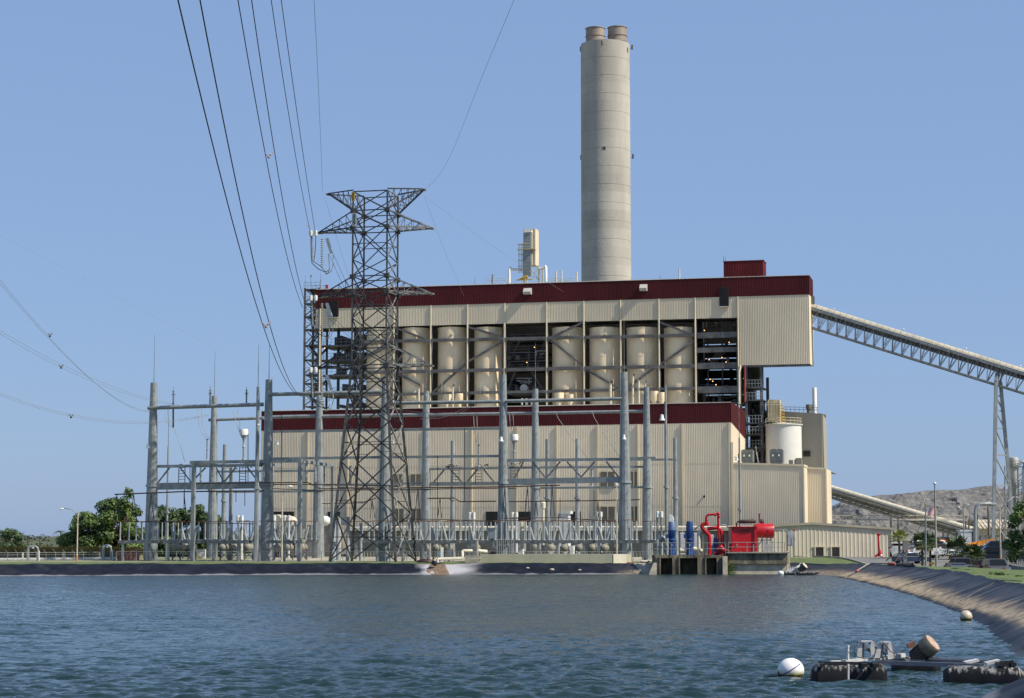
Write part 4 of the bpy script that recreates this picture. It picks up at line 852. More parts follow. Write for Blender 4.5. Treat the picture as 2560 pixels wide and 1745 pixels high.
# support bent
Yb = Q(2497, 955, DU + 3.4).y; t = thing('conveyor_support', 'tall grey A-shaped steel bent carrying the coal conveyor', 'support tower', P(2510, 1392, Yb))
tl = P(2490, 955, Yb - 1); tr = P(2501, 955, Yb); bl = P(2482, 1392, Yb - 1); br = P(2541, 1388, Yb + 1)
tl2, tr2, bl2, br2 = [v + Vector((.4, 2.6, 0)) for v in (tl, tr, bl, br)]
for (a, b_) in ((tl, bl), (tr, br)): m = MB(); m.bar(b_ - UPV * 1, a, .5, .45); m.build('leg', M['galv'], t)
m = MB()
def lp(a, b_, y): z = zy(y, a.y); f = (a.z - z) / (a.z - b_.z); return a + (b_ - a) * f
ys = [990, 1027, 1071, 1138, 1213, 1300, 1385]
for k, y in enumerate(ys):
    if k < 5: m.bar(lp(tl, bl, y), lp(tr, br, y), .2)
    if k < len(ys) - 1: m.bar(lp(tl, bl, y), lp(tr, br, ys[k + 1]), .17)
m.build('bracing', M['galv'], t); m = MB(); m.bar(P(2495, 925, Yb), tl, .5); m.bar(P(2508, 923, Yb), tr, .25); m.bar(tl, tr, .3)
m.build('bracing', M['galv'], t)
# ------------------------------------------------------------------ lower conveyor
A = P(2066, 1218, 352); Bp = P(2434, 1327, 330)
cv = thing('ash_conveyor', 'lower cream covered conveyor slanting down across the ash heap', 'conveyor', Vector((A.x, A.y, A.z - 4)))
conveyor(cv, A, Bp, 1.3, .62, 1.5, 22, 30, (M['cream2'], mat('deck_cream', (.26, .24, .19), .7), mat('truss_cream', (.36, .34, .28), .6)))
for i, (px, y0) in enumerate(((2358, 1312), (2370, 1308), (2396, 1302), (2362, 1300))):
    if i < 3:
        b0 = P(px, 1395, 340); m = MB(); m.bar(b0 - UPV, P(px, y0, 340), .28); m.build('leg', M['greybeam'], cv)
# ------------------------------------------------------------------ pipe bridge
Yp = 318; t = thing('pipe_bridge', 'pale level truss bridge crossing in front of the ash heap', 'pipe bridge', P(2250, 1392, Yp))
s = Yp / F
for dy in (0, 1.6):
    m = MB(); a = P(2068, 1288.5, Yp + dy); b_ = P(2421, 1288.5, Yp + dy); a2 = P(2068, 1300.5, Yp + dy); b2 = P(2419, 1300.5, Yp + dy)
    m.bar(a, b_, .13); m.bar(a2, b2, .13); n = 22
    for k in range(n):
        p0 = a + (b_ - a) * k / n; p1 = a + (b_ - a) * (k + 1) / n; q0 = a2 + (b2 - a2) * k / n; q1 = a2 + (b2 - a2) * (k + 1) / n
        m.bar(p0, q0, .075); m.bar(*((p0, q1) if k % 2 else (q0, p1)), .065)
    m.bar(b_, b2, .15); m.build('truss', mat('bridge_cream', (.46, .42, .34), .6), t)
m = MB(); m.tube(P(2068, 1299, Yp + .8), P(2421, 1299, Yp + .8), .11, n=8); m.build('pipe', M['roofmetal'], t)
for px in (2227, 2245, 2414, 2422):
    m = MB(); m.bar(P(px, 1398, Yp + .8), P(px, 1288, Yp + .8), .22); m.build('post', M['greybeam'], t)
m = MB(); m.bar(P(2312, 1300, Yp), P(2285, 1338, Yp), .1); m.build('brace', M['greybeam'], t)
# thin leaning jib against the ash
m = MB(); m.path([P(2302, 1279, 372), P(2308, 1256, 372), P(2315, 1236, 372), P(2322, 1229, 372)], .1, 6); tag(m.build('boom_pole', M['roofmetal'], None, 40), 'thin bent pole leaning in front of the ash heap', 'pole')
# ------------------------------------------------------------------ process tower at the right edge
Yt = 325; s = Yt / F; c = P(2540, 1394, Yt); t = thing('scrubber_tower', 'grey round process tower with platforms behind the conveyor support', 'process tower', c)
m = MB(); zz_ = lambda y: zy(y, Yt) - c.z
m.lathe(c, [(11 * s, 0), (11 * s, zz_(1240)), (12 * s, zz_(1235)), (12 * s, zz_(1180)), (12.5 * s, zz_(1172)), (12.5 * s, zz_(1150)), (11 * s, zz_(1144)), (.01, zz_(1142))], 24); m.build('shell', mat('tower_grey', (.42, .41, .38), .6, .1, .15, .4, streak=.6), t, 40)
for y in (1168, 1215, 1238, 1260, 1300, 1330):
    m = MB(); z = zy(y, Yt); m.lathe(Vector((c.x, c.y, z)), [(11 * s, 0), (18 * s, 0), (18 * s, .12), (11 * s, .12)], 18)
    for hh in (.5, 1.0): m.path([Vector((c.x + 18 * s * math.cos(a), c.y + 18 * s * math.sin(a), z + hh)) for a in np.linspace(0, 6.2832, 20)], .04, 5)
    for a in np.linspace(0, 6.2832, 13)[:-1]: m.tube((c.x + 18 * s * math.cos(a), c.y + 18 * s * math.sin(a), z), (c.x + 18 * s * math.cos(a), c.y + 18 * s * math.sin(a), z + 1), .035, n=5)
    m.build('platform', M['galvdark'], t)
m = MB(); m.path([P(2552, 1156, Yt - 1), P(2557, 1154, Yt - 1), P(2561, 1160, Yt - 1), P(2562, 1180, Yt - 1), P(2562, 1380, Yt - 1)], 3.5 * s, 10); m.path([P(2533, 1210, Yt - 2.4), P(2534, 1205, Yt - 2.4), P(2538, 1212, Yt - 2.4), P(2538, 1330, Yt - 2.4)], 3 * s, 10); m.build('duct_pipe', M['galv'], t, 50)
m = MB()
for px in (2512, 2522, 2556): m.bar(P(px, 1396, Yt - 3), P(px, 1165, Yt - 3), .16)
for (a, y0, b_, y1) in ((2505, 1240, 2522, 1165), (2512, 1330, 2522, 1260), (2548, 1190, 2560, 1178), (2500, 1330, 2515, 1290), (2500, 1290, 2512, 1330)): m.bar(P(a, y0, Yt - 3), P(b_, y1, Yt - 3), .14)
m.build('frame', M['galvdark'], t)
# dark round stack behind the bent and other steel
for i, (px, y0, w_, Y, lab) in enumerate(((2434, 1322, 8, 300, 'short dark bollard-like stack beside the bent pipe'), (2474, 1268, 6, 330, 'dark slim stack left of the conveyor support leg'), (2507, 1322, 7, 330, 'dark column between the two legs of the conveyor support'))):
    b0 = P(px, 1398, Y); m = MB(); r = w_ / 2 * Y / F; m.lathe(b0, [(r, 0), (r, zy(y0, Y) - b0.z), (r * .8, zy(y0, Y) - b0.z + .05), (.01, zy(y0, Y) - b0.z + .05)], 14); tag(m.build('dark_stack', M['darksteel'], None, 40), lab, 'stack')
Y = 285; m = MB(); m.path([P(2438, 1400, Y), P(2438, 1285, Y), P(2438.5, 1273, Y), P(2443, 1263, Y), P(2452, 1259.5, Y), P(2475, 1259.5, Y), P(2486, 1260, Y + 3)], .24, 10); m.path([P(2444, 1398, Y + 1), P(2443, 1285, Y + 1), P(2444, 1272, Y + 1), P(2450, 1264, Y + 1), P(2484, 1263, Y + 3)], .13, 8)
tag(m.build('bent_pipe', M['galv'], None, 50), 'tall grey pipe bent over at the top toward the conveyor support', 'pipe')
t = thing('transfer_house', 'small beige house with slanted ribbed roof under the conveyor end', 'building', P(2480, 1395, 335))
a, b_ = P(2448, 1320, 335), P(2530, 1320, 335); g0 = P(2450, 1396, 335).z
m = MB(); m.corr((a.x, 334, 0), (b_.x, 334, 0), g0, g0, a.z, a.z, .6, .08, Vector((0, -1, 0))); m.corr((a.x, 341, 0), (a.x, 334, 0), g0, g0, a.z, a.z, .6, .08, Vector((-1, 0, 0))); m.corr((b_.x, 334, 0), (b_.x, 341, 0), g0, g0, a.z, a.z, .6, .08, Vector((1, 0, 0))); m.build('wall', M['cream'], t)
m = MB(); zt_ = zy(1299, 338)
for k in range(9):
    x0 = a.x - .3 + (b_.x - a.x + .6) * k / 9; x1 = a.x - .3 + (b_.x - a.x + .6) * (k + 1) / 9 - .12; m.q((x0, 333.2, a.z - .1), (x1, 333.2, a.z - .1), (x1, 338, zt_), (x0, 338, zt_)); m.box(((x1 + .06), 335.6, (a.z + zt_) / 2), (.1, 5, .12), (Vector((1, 0, 0)), (Vector((0, 4.8, zt_ - a.z))).normalized(), UPV))
m.q((a.x - .3, 338, zt_), (b_.x + .3, 338, zt_), (b_.x + .3, 342, a.z), (a.x - .3, 342, a.z)); m.build('roof', mat('beige_roof', (.50, .43, .33), .6), t)
m = MB()
for px in range(2440, 2540, 12): m.bar(P(px, 1398, 322), P(px, 1338, 322), .18)
for y in (1340, 1352): m.bar(P(2438, y, 322), P(2540, y, 322), .2)
tag(m.build('pipe_rack', M['darksteel']), 'dark steel pipe rack with upright posts in front of the beige house', 'pipe rack')
# ------------------------------------------------------------------ warehouse and long shed
Yw = 272; gw = P(2100, 1394.5, Yw).z
t = thing('warehouse', 'low cream gabled warehouse with two dark doorways beside the pond', 'building', P(2090, 1394, Yw))
x0, x1, xp = P(1880, 1350, Yw).x, P(2229, 1350, Yw).x, P(2030, 1350, Yw).x; ze0, ze1, zp = zy(1318, Yw), zy(1322, Yw), zy(1308.5, Yw)
m = MB(); fr = Vector((0, -1, 0)); m.corr((x0, Yw, 0), (xp, Yw, 0), gw - .3, gw - .3, ze0, zp, .55, .04, fr); m.corr((xp, Yw, 0), (x1, Yw, 0), gw - .3, gw - .3, zp, ze1, .55, .04, fr); m.corr((x1, Yw, 0), (x1 + 1.5, Yw + 20, 0), gw - .3, gw - .3, ze1, ze1, .55, .06, Vector((1, 0, 0))); m.build('wall', mat('warehouse_siding', (.56, .50, .38), .6, 0, .06, .3, streak=.5), t)
m = MB(); m.q((x0, Yw - .3, ze0 + .12), (xp, Yw - .3, zp + .12), (xp + 1.5, Yw + 20, zp + .12), (x0 + 1.5, Yw + 20, ze0 + .12)); m.q((xp, Yw - .3, zp + .12), (x1 + .2, Yw - .3, ze1 + .12), (x1 + 1.7, Yw + 20, ze1 + .12), (xp + 1.5, Yw + 20, zp + .12)); m.bar((x0, Yw - .25, ze0), (xp, Yw - .25, zp), .1, .3); m.bar((xp, Yw - .25, zp), (x1 + .2, Yw - .25, ze1), .1, .3); m.build('roof', mat('warehouse_roof', (.36, .33, .25), .6, 0, .1, .4), t)
m = MB(); m.box((x1 + .02, Yw - .1, (gw + ze1) / 2), (.2, .2, ze1 - gw)); m.build('corner_trim', M['cream_hi'], t)
for (a, b_) in ((2040, 2058), (2080.5, 2098)):
    p0, p1 = P(a, 1391.5, Yw - .12), P(b_, 1368, Yw - .12); m = MB(); m.box(((p0.x + p1.x) / 2, Yw - .1, (p0.z + p1.z) / 2), (p1.x - p0.x, .12, p1.z - p0.z)); v = m.build('doorway', M['dark'], t)
    m = MB(); m.box(((p0.x + p1.x) / 2, Yw - .14, p1.z + .08), (p1.x - p0.x + .7, .16, .14)); m.box((p0.x - .1, Yw - .14, (p0.z + p1.z) / 2), (.14, .14, p1.z - p0.z)); m.box((p1.x + .1, Yw - .14, (p0.z + p1.z) / 2), (.14, .14, p1.z - p0.z)); m.build('frame', M['cream_hi'], v)
dS = -17
t = thing('control_shed', 'long low shed with pale eaves strip behind the switchgear', 'building', Q(1350, 1390, dS))
us_0 = U(872, 1350, dS)[0]; us_1 = U(1880, 1350, dS)[0]; z0 = U(1850, 1318, dS)[1]; z00 = U(872, 1318.5, dS)[1]
m = MB(); m.corr(L(us_0, dS, 0), L(us_1, dS, 0), GZ, GZ, z00 - .5, z0 - .5, .5, .06, NF); m.corr(L(us_0, dS + 10, 0), L(us_0, dS, 0), GZ, GZ, z00 - .5, z00 - .5, .5, .06, -E); m.build('wall', mat('shed_siding', (.21, .195, .165), .7, 0, .1, .4), t)
m = MB(); m.bar(L(us_0, dS - .5, z00 - .25), L(us_1, dS - .5, z0 - .25), .12, .5); m.q(L(us_0, dS - .5, z00), L(us_1, dS - .5, z0), L(us_1, dS + 10, z0 + .3), L(us_0, dS + 10, z00 + .3)); m.build('roof', mat('pale_eaves', (.58, .54, .43), .6), t)
m = MB(); u0 = U(640, 1350, -13)[0]; u1 = U(830, 1350, -13)[0]; zt_ = zy(1279, 300); m.eb(u0, u1, -12, -4, GZ, zy(1310, 290)); tag(m.build('block_wall', mat('block_grey', (.22, .20, .18), .9, 0, .25, .8)), 'grey block building behind the left switchgear', 'building')
# ================================================================== LATTICE TOWER
YT = 228.0
tc = P(933, 1403, YT); TG = gz(tc.x, YT) - .2
tw = thing('transmission_tower', 'tall dark steel lattice transmission tower beside the pond', 'pylon', Vector((tc.x, YT, TG)))
C0 = Vector((tc.x, YT, 0))
s = YT / F
zw = zy(917, YT); ztp = zy(486, YT)
def half(z): return (45 * s) if z >= zw else 45 * s + (84 - 45) * s * (zw - z) / (zw - zy(1400, YT))
def TP(a, b, z):     # a,b = -1/+1 corner signs (E, B)
    h = half(z); v = C0 + E * (a * h) + B * (b * h); v.z = z; return v
corners = [(-1, -1), (1, -1), (1, 1), (-1, 1)]
for (a, b_) in corners:
    m = MB(); m.ang(TP(a, b_, TG), TP(a, b_, zw), .30); m.ang(TP(a, b_, zw), TP(a, b_, ztp), .20); m.build('leg', M['lattice'], tw)
lev = [zy(y, YT) for y in (486, 533, 575, 655, 696, 735, 800, 866, 917, 985, 1060, 1157, 1285, 1402)]
for fi in range(4):
    (a0, b0), (a1, b1) = corners[fi], corners[(fi + 1) % 4]
    m = MB()
    for k in range(len(lev) - 1):
        zA, zB = lev[k], lev[k + 1]; p, q, r, t_ = TP(a0, b0, zA), TP(a1, b1, zA), TP(a0, b0, zB), TP(a1, b1, zB)
        wd = .10 if k < 8 else .125
        m.ang(p, t_, wd); m.ang(q, r, wd)
        if k in (0, 1, 2, 4, 5, 7, 8): m.ang(p, q, .10)
        if k >= 9:
            c = (p + q + r + t_) / 4
            for (x, y) in ((p, r), (q, t_)): m.ang((x + y) / 2, c, .06); m.ang(x + (y - x) * .75, (y + c) / 2, .05)
        elif zA - zB > 2.8: m.ang((p + r) / 2, (q + t_) / 2, .07)
    m.build('bracing', M['lattice'] if fi in (0, 3, 2) else M['latticelit'], tw)
def arm(zb, ztop, reach, sgn, tip_z, up=False):
    m = MB(); tip = C0 + E * (sgn * reach); tip.z = tip_z
    tps = [tip + B * -.35, tip + B * .35]
    for b_, tp in ((-1, tps[0]), (1, tps[1])):
        lo, hi = TP(sgn, b_, zb), TP(sgn, b_, ztop)
        m.ang(hi, tp, .12); m.ang(lo, tp, .14)
        n = 5
        for k in range(1, n):
            f = k / n; f2 = (k + 1) / n; m.ang(hi + (tp - hi) * f, lo + (tp - lo) * f, .06)
            m.ang(hi + (tp - hi) * f, lo + (tp - lo) * max(0, f - 1 / n), .06)
    l0, l1, h0, h1 = TP(sgn, -1, zb), TP(sgn, 1, zb), TP(sgn, -1, ztop), TP(sgn, 1, ztop)
    n = 5
    for k in range(n):
        f, f2 = k / n, (k + 1) / n; A_, B_ = l0 + (tps[0] - l0) * f, l1 + (tps[1] - l1) * f; A2, B2 = l0 + (tps[0] - l0) * f2, l1 + (tps[1] - l1) * f2
        m.ang(A_, B_, .07); m.ang(*((A_, B2) if k % 2 else (B_, A2)), .07)
    m.box(tip, (.5, .75, .16), (E, B, UPV)); m.build('cross_arm', M['latticelit'] if sgn > 0 and not up else M['lattice'], tw)
    return tip
tipsL = []; R = 148 * s
for (yb, yt, ytip) in ((575, 533, 577), (735, 696, 739), (917, 866, 918)):
    for sg in (-1, 1):
        tp = arm(zy(yb, YT), zy(yt, YT), R, sg, zy(ytip, YT))
        if sg < 0: tipsL.append(tp)
topL = arm(zy(533, YT), zy(482, YT), 125 * s, -1, zy(481, YT), True); topR = arm(zy(533, YT), zy(482, YT), 125 * s, 1, zy(480, YT), True)
m = MB()
for (yb) in (575, 696, 735, 533, 917):
    for (a, b_) in corners: m.box(TP(a, b_, zy(yb, YT)), (.55, .4, .5), (E, B, UPV))
m.build('gusset_plate', M['lattice'], tw)
# number plates
def text(body, size, loc, ax, up, m, name, parent, th=.02):
    cu = bpy.data.curves.new(name, 'FONT'); cu.body = body; cu.size = size; cu.align_x = 'CENTER'; cu.align_y = 'CENTER'; cu.extrude = th
    o = bpy.data.objects.new('tmp', cu); COL.objects.link(o); dg = bpy.context.evaluated_depsgraph_get(); me = bpy.data.meshes.new_from_object(o.evaluated_get(dg)); bpy.data.objects.remove(o)
    n_ = Vector(ax).cross(Vector(up)); mt_ = Matrix((ax, up, n_)).transposed().to_4x4(); mt_.translation = Vector(loc); me.transform(mt_)
    off = Vector((0, 0, 0)); p = parent
    while p: off += p.location; p = p.parent
    me.transform(Matrix.Translation(-off)); me.materials.clear(); me.materials.append(m); me.name = name
    t = bpy.data.objects.new(name, me); COL.objects.link(t); t.parent = parent; return t
pl = TP(-1, -1, zy(494, YT)) + NF * .25 + E * .1
m = MB(); m.box(pl + UPV * -.2, (.40, .05, 1.05), (E, B, UPV)); yp = m.build('yellow_plate', M['yellow'], tw)
m = MB(); m.box(TP(-1, -1, zy(555.5, YT)) + NF * .24 + E * .26, (.5, .03, 1.55), (E, B, UPV)); np_ = m.build('number_plate', mat('plate_pale', (.45, .47, .48), .5), tw)
for k, chh in enumerate('059'):
    text(chh, .62, TP(-1, -1, zy(546 + k * 9.5, YT)) + NF * .28 + E * .26, E, UPV, M['black'], 'number', np_)
    text(chh, .40, pl + UPV * (.13 - .33 * k) + NF * .04, E, UPV, M['black'], 'number', yp, .01)
# insulator strings
def string(p, q, r, nd=14):
    m = MB(); p = Vector(p); q = Vector(q); d_ = (q - p); ln = d_.length; ax = d_.normalized(); pr = [(.03, 0)]
    for k in range(nd):
        h = ln * (k + .5) / nd; w_ = ln / nd * .3; pr += [(.04, h - w_), (r, h - w_ * .3), (r * .9, h + w_ * .2), (.04, h + w_)]
    pr.append((.03, ln)); m.lathe(p, pr, 8, ax); return m
M['disc'] = mat('insulator_disc', (.45, .46, .46), .3, 0, .1, 3)
for k, tp in enumerate(tipsL):
    dy = (0, 162, 342)[k]
    for (xo, y0, xo2, y1) in ((-4, 585, -1, 654), (22, 596, 22, 670)):
        a = P(783 + xo, y0 + dy, YT - .5); b_ = P(783 + xo2, y1 + dy, YT - 1.2); string(a, b_, .17).build('insulator_string', M['disc'], tw, 40)
    for xo in (-6, 6):
        m = MB(); m.lathe(P(783 + xo, 583 + dy, YT - .8), [(.01, -.35), (.2, -.3), (.24, 0), (.2, .3), (.01, .35)], 10); m.build('corona_ring', M['whiteins'], tw, 40)
    m = MB(); m.tube(P(817, 596 + dy, YT), P(829, 633 + dy, YT), .2, n=10); m.build('strain_insulator', M['whiteins'], tw, 40)
    m = MB(); m.path([P(777, 585 + dy, YT - .8), P(778, 640 + dy, YT - 1), P(780, 658 + dy, YT - 1), P(795, 672 + dy, YT - 1), P(812, 680 + dy, YT - 1), P(822, 676 + dy, YT - 1)], .045, 6); m.path([P(784, 654 + dy, YT - 1), P(800, 664 + dy, YT - 1), P(818, 684 + dy, YT - 1)], .045, 6)
    m.path([P(790, 585 + dy, YT - .8), P(788, 630 + dy, YT - .8), P(784, 655 + dy, YT - .8)], .04, 6); m.build('jumper_cable', M['wire'], tw)
    m = MB(); m.path([P(821, 635 + dy, YT), P(824, 670 + dy, YT), P(820, 684 + dy, YT), P(812, 684 + dy, YT)], .05, 6); m.path([P(833, 635 + dy, YT), P(833, 660 + dy, YT), P(828, 678 + dy, YT), P(815, 686 + dy, YT)], .05, 6); m.build('jumper_loop', M['cream_hi'], tw)
# ------------------------------------------------------------------ line conductors running over the pond
def arc_through(pts3, n=40, ext=None):
    s_ = [p.y for p in pts3]; X = np.polyfit(s_, [p.x for p in pts3], min(2, len(pts3) - 1)); Z = np.polyfit(s_, [p.z for p in pts3], min(2, len(pts3) - 1))
    ys = np.linspace(s_[0], ext if ext is not None else s_[-1], n); return [Vector((np.polyval(X, y), y, np.polyval(Z, y))) for y in ys]
def conductor(pix, Y0, r, lab, group, slope=-.075, ext=-25, mtl='wire'):
    S0 = P(pix[0][0], pix[0][1], Y0); dr = Vector((-slope, -1, 0)).normalized(); nrm = Vector((dr.y, -dr.x, 0))
    pts = [S0] + [PLN(x, y, S0, nrm) for x, y in pix[1:]]
    c = arc_through(pts, 60, ext); m = MB(); m.path(c, r, 6); return tag(m.build('power_line', M[mtl], None, True), lab, 'cable', group), pts, c
gw_ = 'thick black line conductors overhead'
conductor([(752, 990), (650, 791), (445, 0)], YT - 2, .030, 'thick black overhead cable, leftmost of the six running over the pond', gw_)
conductor([(762, 990), (672, 804), (500, 0)], YT - 2, .030, 'thick black overhead cable, second from the left of the six over the pond', gw_)
conductor([(757, 770), (670, 420), (595, 0)], YT - 2, .030, 'black overhead cable, third from the left of the six over the pond', gw_)
conductor([(767, 772), (693, 420), (629, 0)], YT - 2, .030, 'black overhead cable, fourth from the left of the six over the pond', gw_)
conductor([(777, 585), (716, 250), (678, 0)], YT - 2, .028, 'black overhead cable, fifth from the left of the six over the pond', gw_)
conductor([(789, 585), (738, 250), (703, 0)], YT - 2, .028, 'black overhead cable, rightmost of the six running over the pond', gw_)
conductor([(806, 478), (797, 240), (785, 0)], YT - 1, .014, 'single thin earth wire rising from the left end of the tower top', 'thin earth wires', slope=-.09)
m = MB(); pts = [P(1056, 478, 226), P(1092, 445, 215), P(1130, 380, 190), P(1205, 192, 140), P(1285, 0, 110)]
cc = []
for k in range(50):
    f = k / 49 * 4; i = min(int(f), 3); t_ = f - i; p0, p1, p2, p3 = pts[max(i - 1, 0)], pts[i], pts[i + 1], pts[min(i + 2, 4)]
    cc.append(.5 * (2 * p1 + (p2 - p0) * t_ + (2 * p0 - 5 * p1 + 4 * p2 - p3) * t_ * t_ + (3 * p1 - p0 - 3 * p2 + p3) * t_ ** 3))
cc.append(P(1340, -150, 98)); m.path(cc, .012, 5); tag(m.build('power_line', M['wiregrey'], None, True), 'single thin earth wire curving up right from the tower top', 'cable', 'thin earth wires')
for i, (x0, y0, x1, y1, Yb_, sag) in enumerate(((1060, 490, 1260, 670, 312, 6), (1060, 490, 1150, 700, 316, 4))):
    a, b_ = P(x0, y0, 228), P(x1 + (150 if i == 0 else 10), y1 + (60 if i == 0 else 40), Yb_); m = MB(); m.path([a + (b_ - a) * (k / 20) - UPV * (.4 * math.sin(math.pi * k / 20)) for k in range(21)], .012, 5)
    tag(m.build('power_line', M['wiregrey'], None, True), ['thin wire from tower top down to the roof near the white vent hood', 'thin wire from tower top down to the roof above the third silo'][i], 'cable', 'thin earth wires')
m = MB(); a, b_ = P(808, 482, 228), P(1000, 1030, 262); m.path([a + (b_ - a) * (k / 20) - UPV * (1.5 * math.sin(math.pi * k / 20)) for k in range(21)], .012, 5); tag(m.build('power_line', M['wiregrey'], None, True), 'thin earth wire from tower top left down behind the tower to the switchgear', 'cable')
for i, (x, y, w_, Y) in enumerate(((672, 391, 19, 130), (665, 815, 21, 125), (771, 566, 9, 205))):
    r = w_ / 2 * Y / F; p = P(x, y, Y); m = MB(); m.tube(p - UPV * .02, p + Vector((-r * .9, 0, r * .75)), r * .16, n=6); m.tube(p - UPV * .02, p + Vector((r * .9, 0, r * .9)), r * .16, n=6); m.ball(p - UPV * r * .2, r * .36, 10, 7); m.ball(p + Vector((-r, 0, r * .8)), r * .17, 6, 5); m.ball(p + Vector((r, 0, r * .95)), r * .17, 6, 5)
    tag(m.build('cable_spacer', mat('spacer_tan', (.33, .25, .17), .7), None, True), ['tan spacer bird-shaped clamp between the third and fourth overhead cables', 'tan spacer clamp low between the two leftmost overhead cables', 'small tan spacer clamp just left of the top cross-arm'][i], 'spacer', 'cable spacers')
# conductors from the tower down to the substation gantry
for k, (y0, x1, y1) in enumerate(((634, 1010, 1003), (796, 1110, 1004), (975, 1140, 1035))):
    for o_ in (0, 11):
        a, b_ = P(822 + o_, y0, 228), P(x1 + o_, y1, 250); m = MB(); m.path([a + (b_ - a) * (j / 16) - UPV * (.8 * math.sin(math.pi * j / 16)) for j in range(17)], .02, 5)
        tag(m.build('power_line', M['wire'], None, True), 'thin paired cable dropping from the tower to the gantry, ' + ['upper', 'middle', 'lower'][k] + (' left' if o_ == 0 else ' right') + ' strand', 'cable', 'cables dropping from the tower to the gantry')
# lines leaving to the left
lw = [((0, 700), (118, 838), (410, 1016), 'upper'), ((0, 709), (120, 845), (412, 1018), 'upper'), ((0, 826), (155, 912), (455, 1014), 'middle'), ((0, 834), (155, 920), (457, 1016), 'middle'), ((0, 983), (178, 1036), (520, 1036), 'lower'), ((0, 988), (178, 1041), (522, 1038), 'lower')]
for i, (a, b_, c_, nm) in enumerate(lw):
    pa, pb, pc = P(*a, 190), P(*b_, 205), P(*c_, 243); xs = [pa.x, pb.x, pc.x]; Zf = np.polyfit(xs, [pa.z, pb.z, pc.z], 2); Yf = np.polyfit(xs, [pa.y, pb.y, pc.y], 2)
    m = MB(); m.path([Vector((x, np.polyval(Yf, x), np.polyval(Zf, x))) for x in np.linspace(pa.x - 25, pc.x, 50)], .017, 5)
    tag(m.build('power_line', M['wiregrey'], None, True), 'grey cable sagging in from the left to the gantry, %s pair, %s strand' % (nm, 'top' if i % 2 == 0 else 'bottom'), 'cable', 'cables coming in from the left')
for i, (x, y) in enumerate(((125, 837), (153, 916), (178, 1040))):
    p = P(x, y, 205); m = MB(); m.tube(p + Vector((-.22, 0, .15)), p - UPV * .1, .05, n=6); m.tube(p + Vector((.22, 0, .2)), p - UPV * .1, .05, n=6); m.ball(p - UPV * .12, .13, 8, 6); tag(m.build('cable_spacer', M['darksteel'], None, True), 'small dark spacer clamp on the ' + ['upper', 'middle', 'lower'][i] + ' pair of cables at far left', 'spacer', 'cable spacers at far left')
m = MB(); m.path([P(-60, 560 + 0, 330), P(0, 587, 330), P(200, 690, 330), P(400, 800, 330), P(560, 880, 330), P(690, 950, 330)], .011, 5); tag(m.build('power_line', M['wiregrey'], None, True), 'very faint thin wire far behind at upper left', 'cable')
# ================================================================== SUBSTATION
# two parallel rows of big tapered poles
GX0 = P(1563, 1397, 226); GX0.z = 0
def G(u, dd, z): v = GX0 + E * u + B * dd; v.z = z; return v
def GQ(px, py, dd): return PLN(px, py, GX0 + B * dd, NF)
def GU(px, py, dd): p = GQ(px, py, dd); return (p - GX0).dot(E)
poles = [(377, 957, 1405, 17, 35, 0, 836, 'leftmost big tapered grey pole of the front row, tall rod on top'), (667, 949, 1403, 17, 35, 0, 862, 'big grey front-row pole just left of the cream hall corner'), (960, 942, 1402, 16, 33, 0, None, 'big grey front-row pole standing behind the lattice tower'), (1258, 937, 1400, 16, 32, 0, 812, 'big grey front-row pole in the middle, right of the lattice tower'), (1563, 930, 1397, 17, 36, 0, 800, 'big grey front-row pole second from the right end'),
         (530, 990, 1400, 14, 28, 20, 877, 'big grey back-row pole second from left in the gantry'), (795, 990, 1400, 15, 32, 20, None, 'big grey back-row pole just left of the lattice tower'), (1064, 978, 1400, 15, 28, 20, 925, 'big grey back-row pole just right of the lattice tower'), (1339, 972, 1398, 14, 28, 20, 858, 'big grey back-row pole in front of the dark silo gap'), (1619, 967, 1397, 14, 28, 20, 845, 'rightmost big tapered grey pole of the gantry')]
def tpole(px, yt, yb, wt, wb, dd, lab, rod=None, group='big tapered gantry poles', n=12, steps=True, collar=.42):
    p = GQ(px, 1390, dd); Y = p.y; g = gz(p.x, Y) - .3; h = zy(yt, Y) - g; s_ = Y / F; b0 = Vector((p.x, Y, g)); hb = h
    t = thing('steel_pole', lab, 'pole', b0, group); m = MB(); r0 = wb / 2 * s_; r1 = wt / 2 * s_
    m.tube(b0, b0 + UPV * h, r0, r1, n)
    if steps:
        for k in range(26):
            z = h * (k + 1) / 27; r_ = r0 + (r1 - r0) * z / h; dv = (NF * .8 + E * (.62 if k % 2 else .35)).normalized(); m.tube(b0 + UPV * z + dv * r_ * .95, b0 + UPV * z + dv * (r_ + .16), .03, n=5)
    m.build('shaft', M['galv'], t)
    rr = r0 + (r1 - r0) * collar; m = MB(); m.tube(b0 + UPV * h * collar, b0 + UPV * (h * collar + .28), rr + .13, rr + .11, n); m.build('flange', M['galv'], t)
    if rod:
        m = MB(); m.tube(b0 + UPV * h, b0 + UPV * (zy(rod, Y) - g), .045, .02, 6); m.build('lightning_rod', M['galvdark'], t)
    return t
for (px, yt, yb, wt, wb, dd, rod, lab) in poles: tpole(px, yt, yb, wt, wb, dd, lab, rod)
for i, (px, yt) in enumerate(((558, 1111), (1131, 1102), (1369, 1098), (1444, 1097), (1690, 1095))):
    tpole(px, yt, 1395, 9, 14, 36, ['shorter weathered pole between the two left back poles', 'shorter grey pole right of the lattice tower before the hall', 'shorter grey pole just right of the middle back pole', 'shorter grey pole before the middle of the cream hall', 'shorter grey pole at right end beside the slim mast'][i], None, 'shorter grey poles of the back row', 10, False, .5)
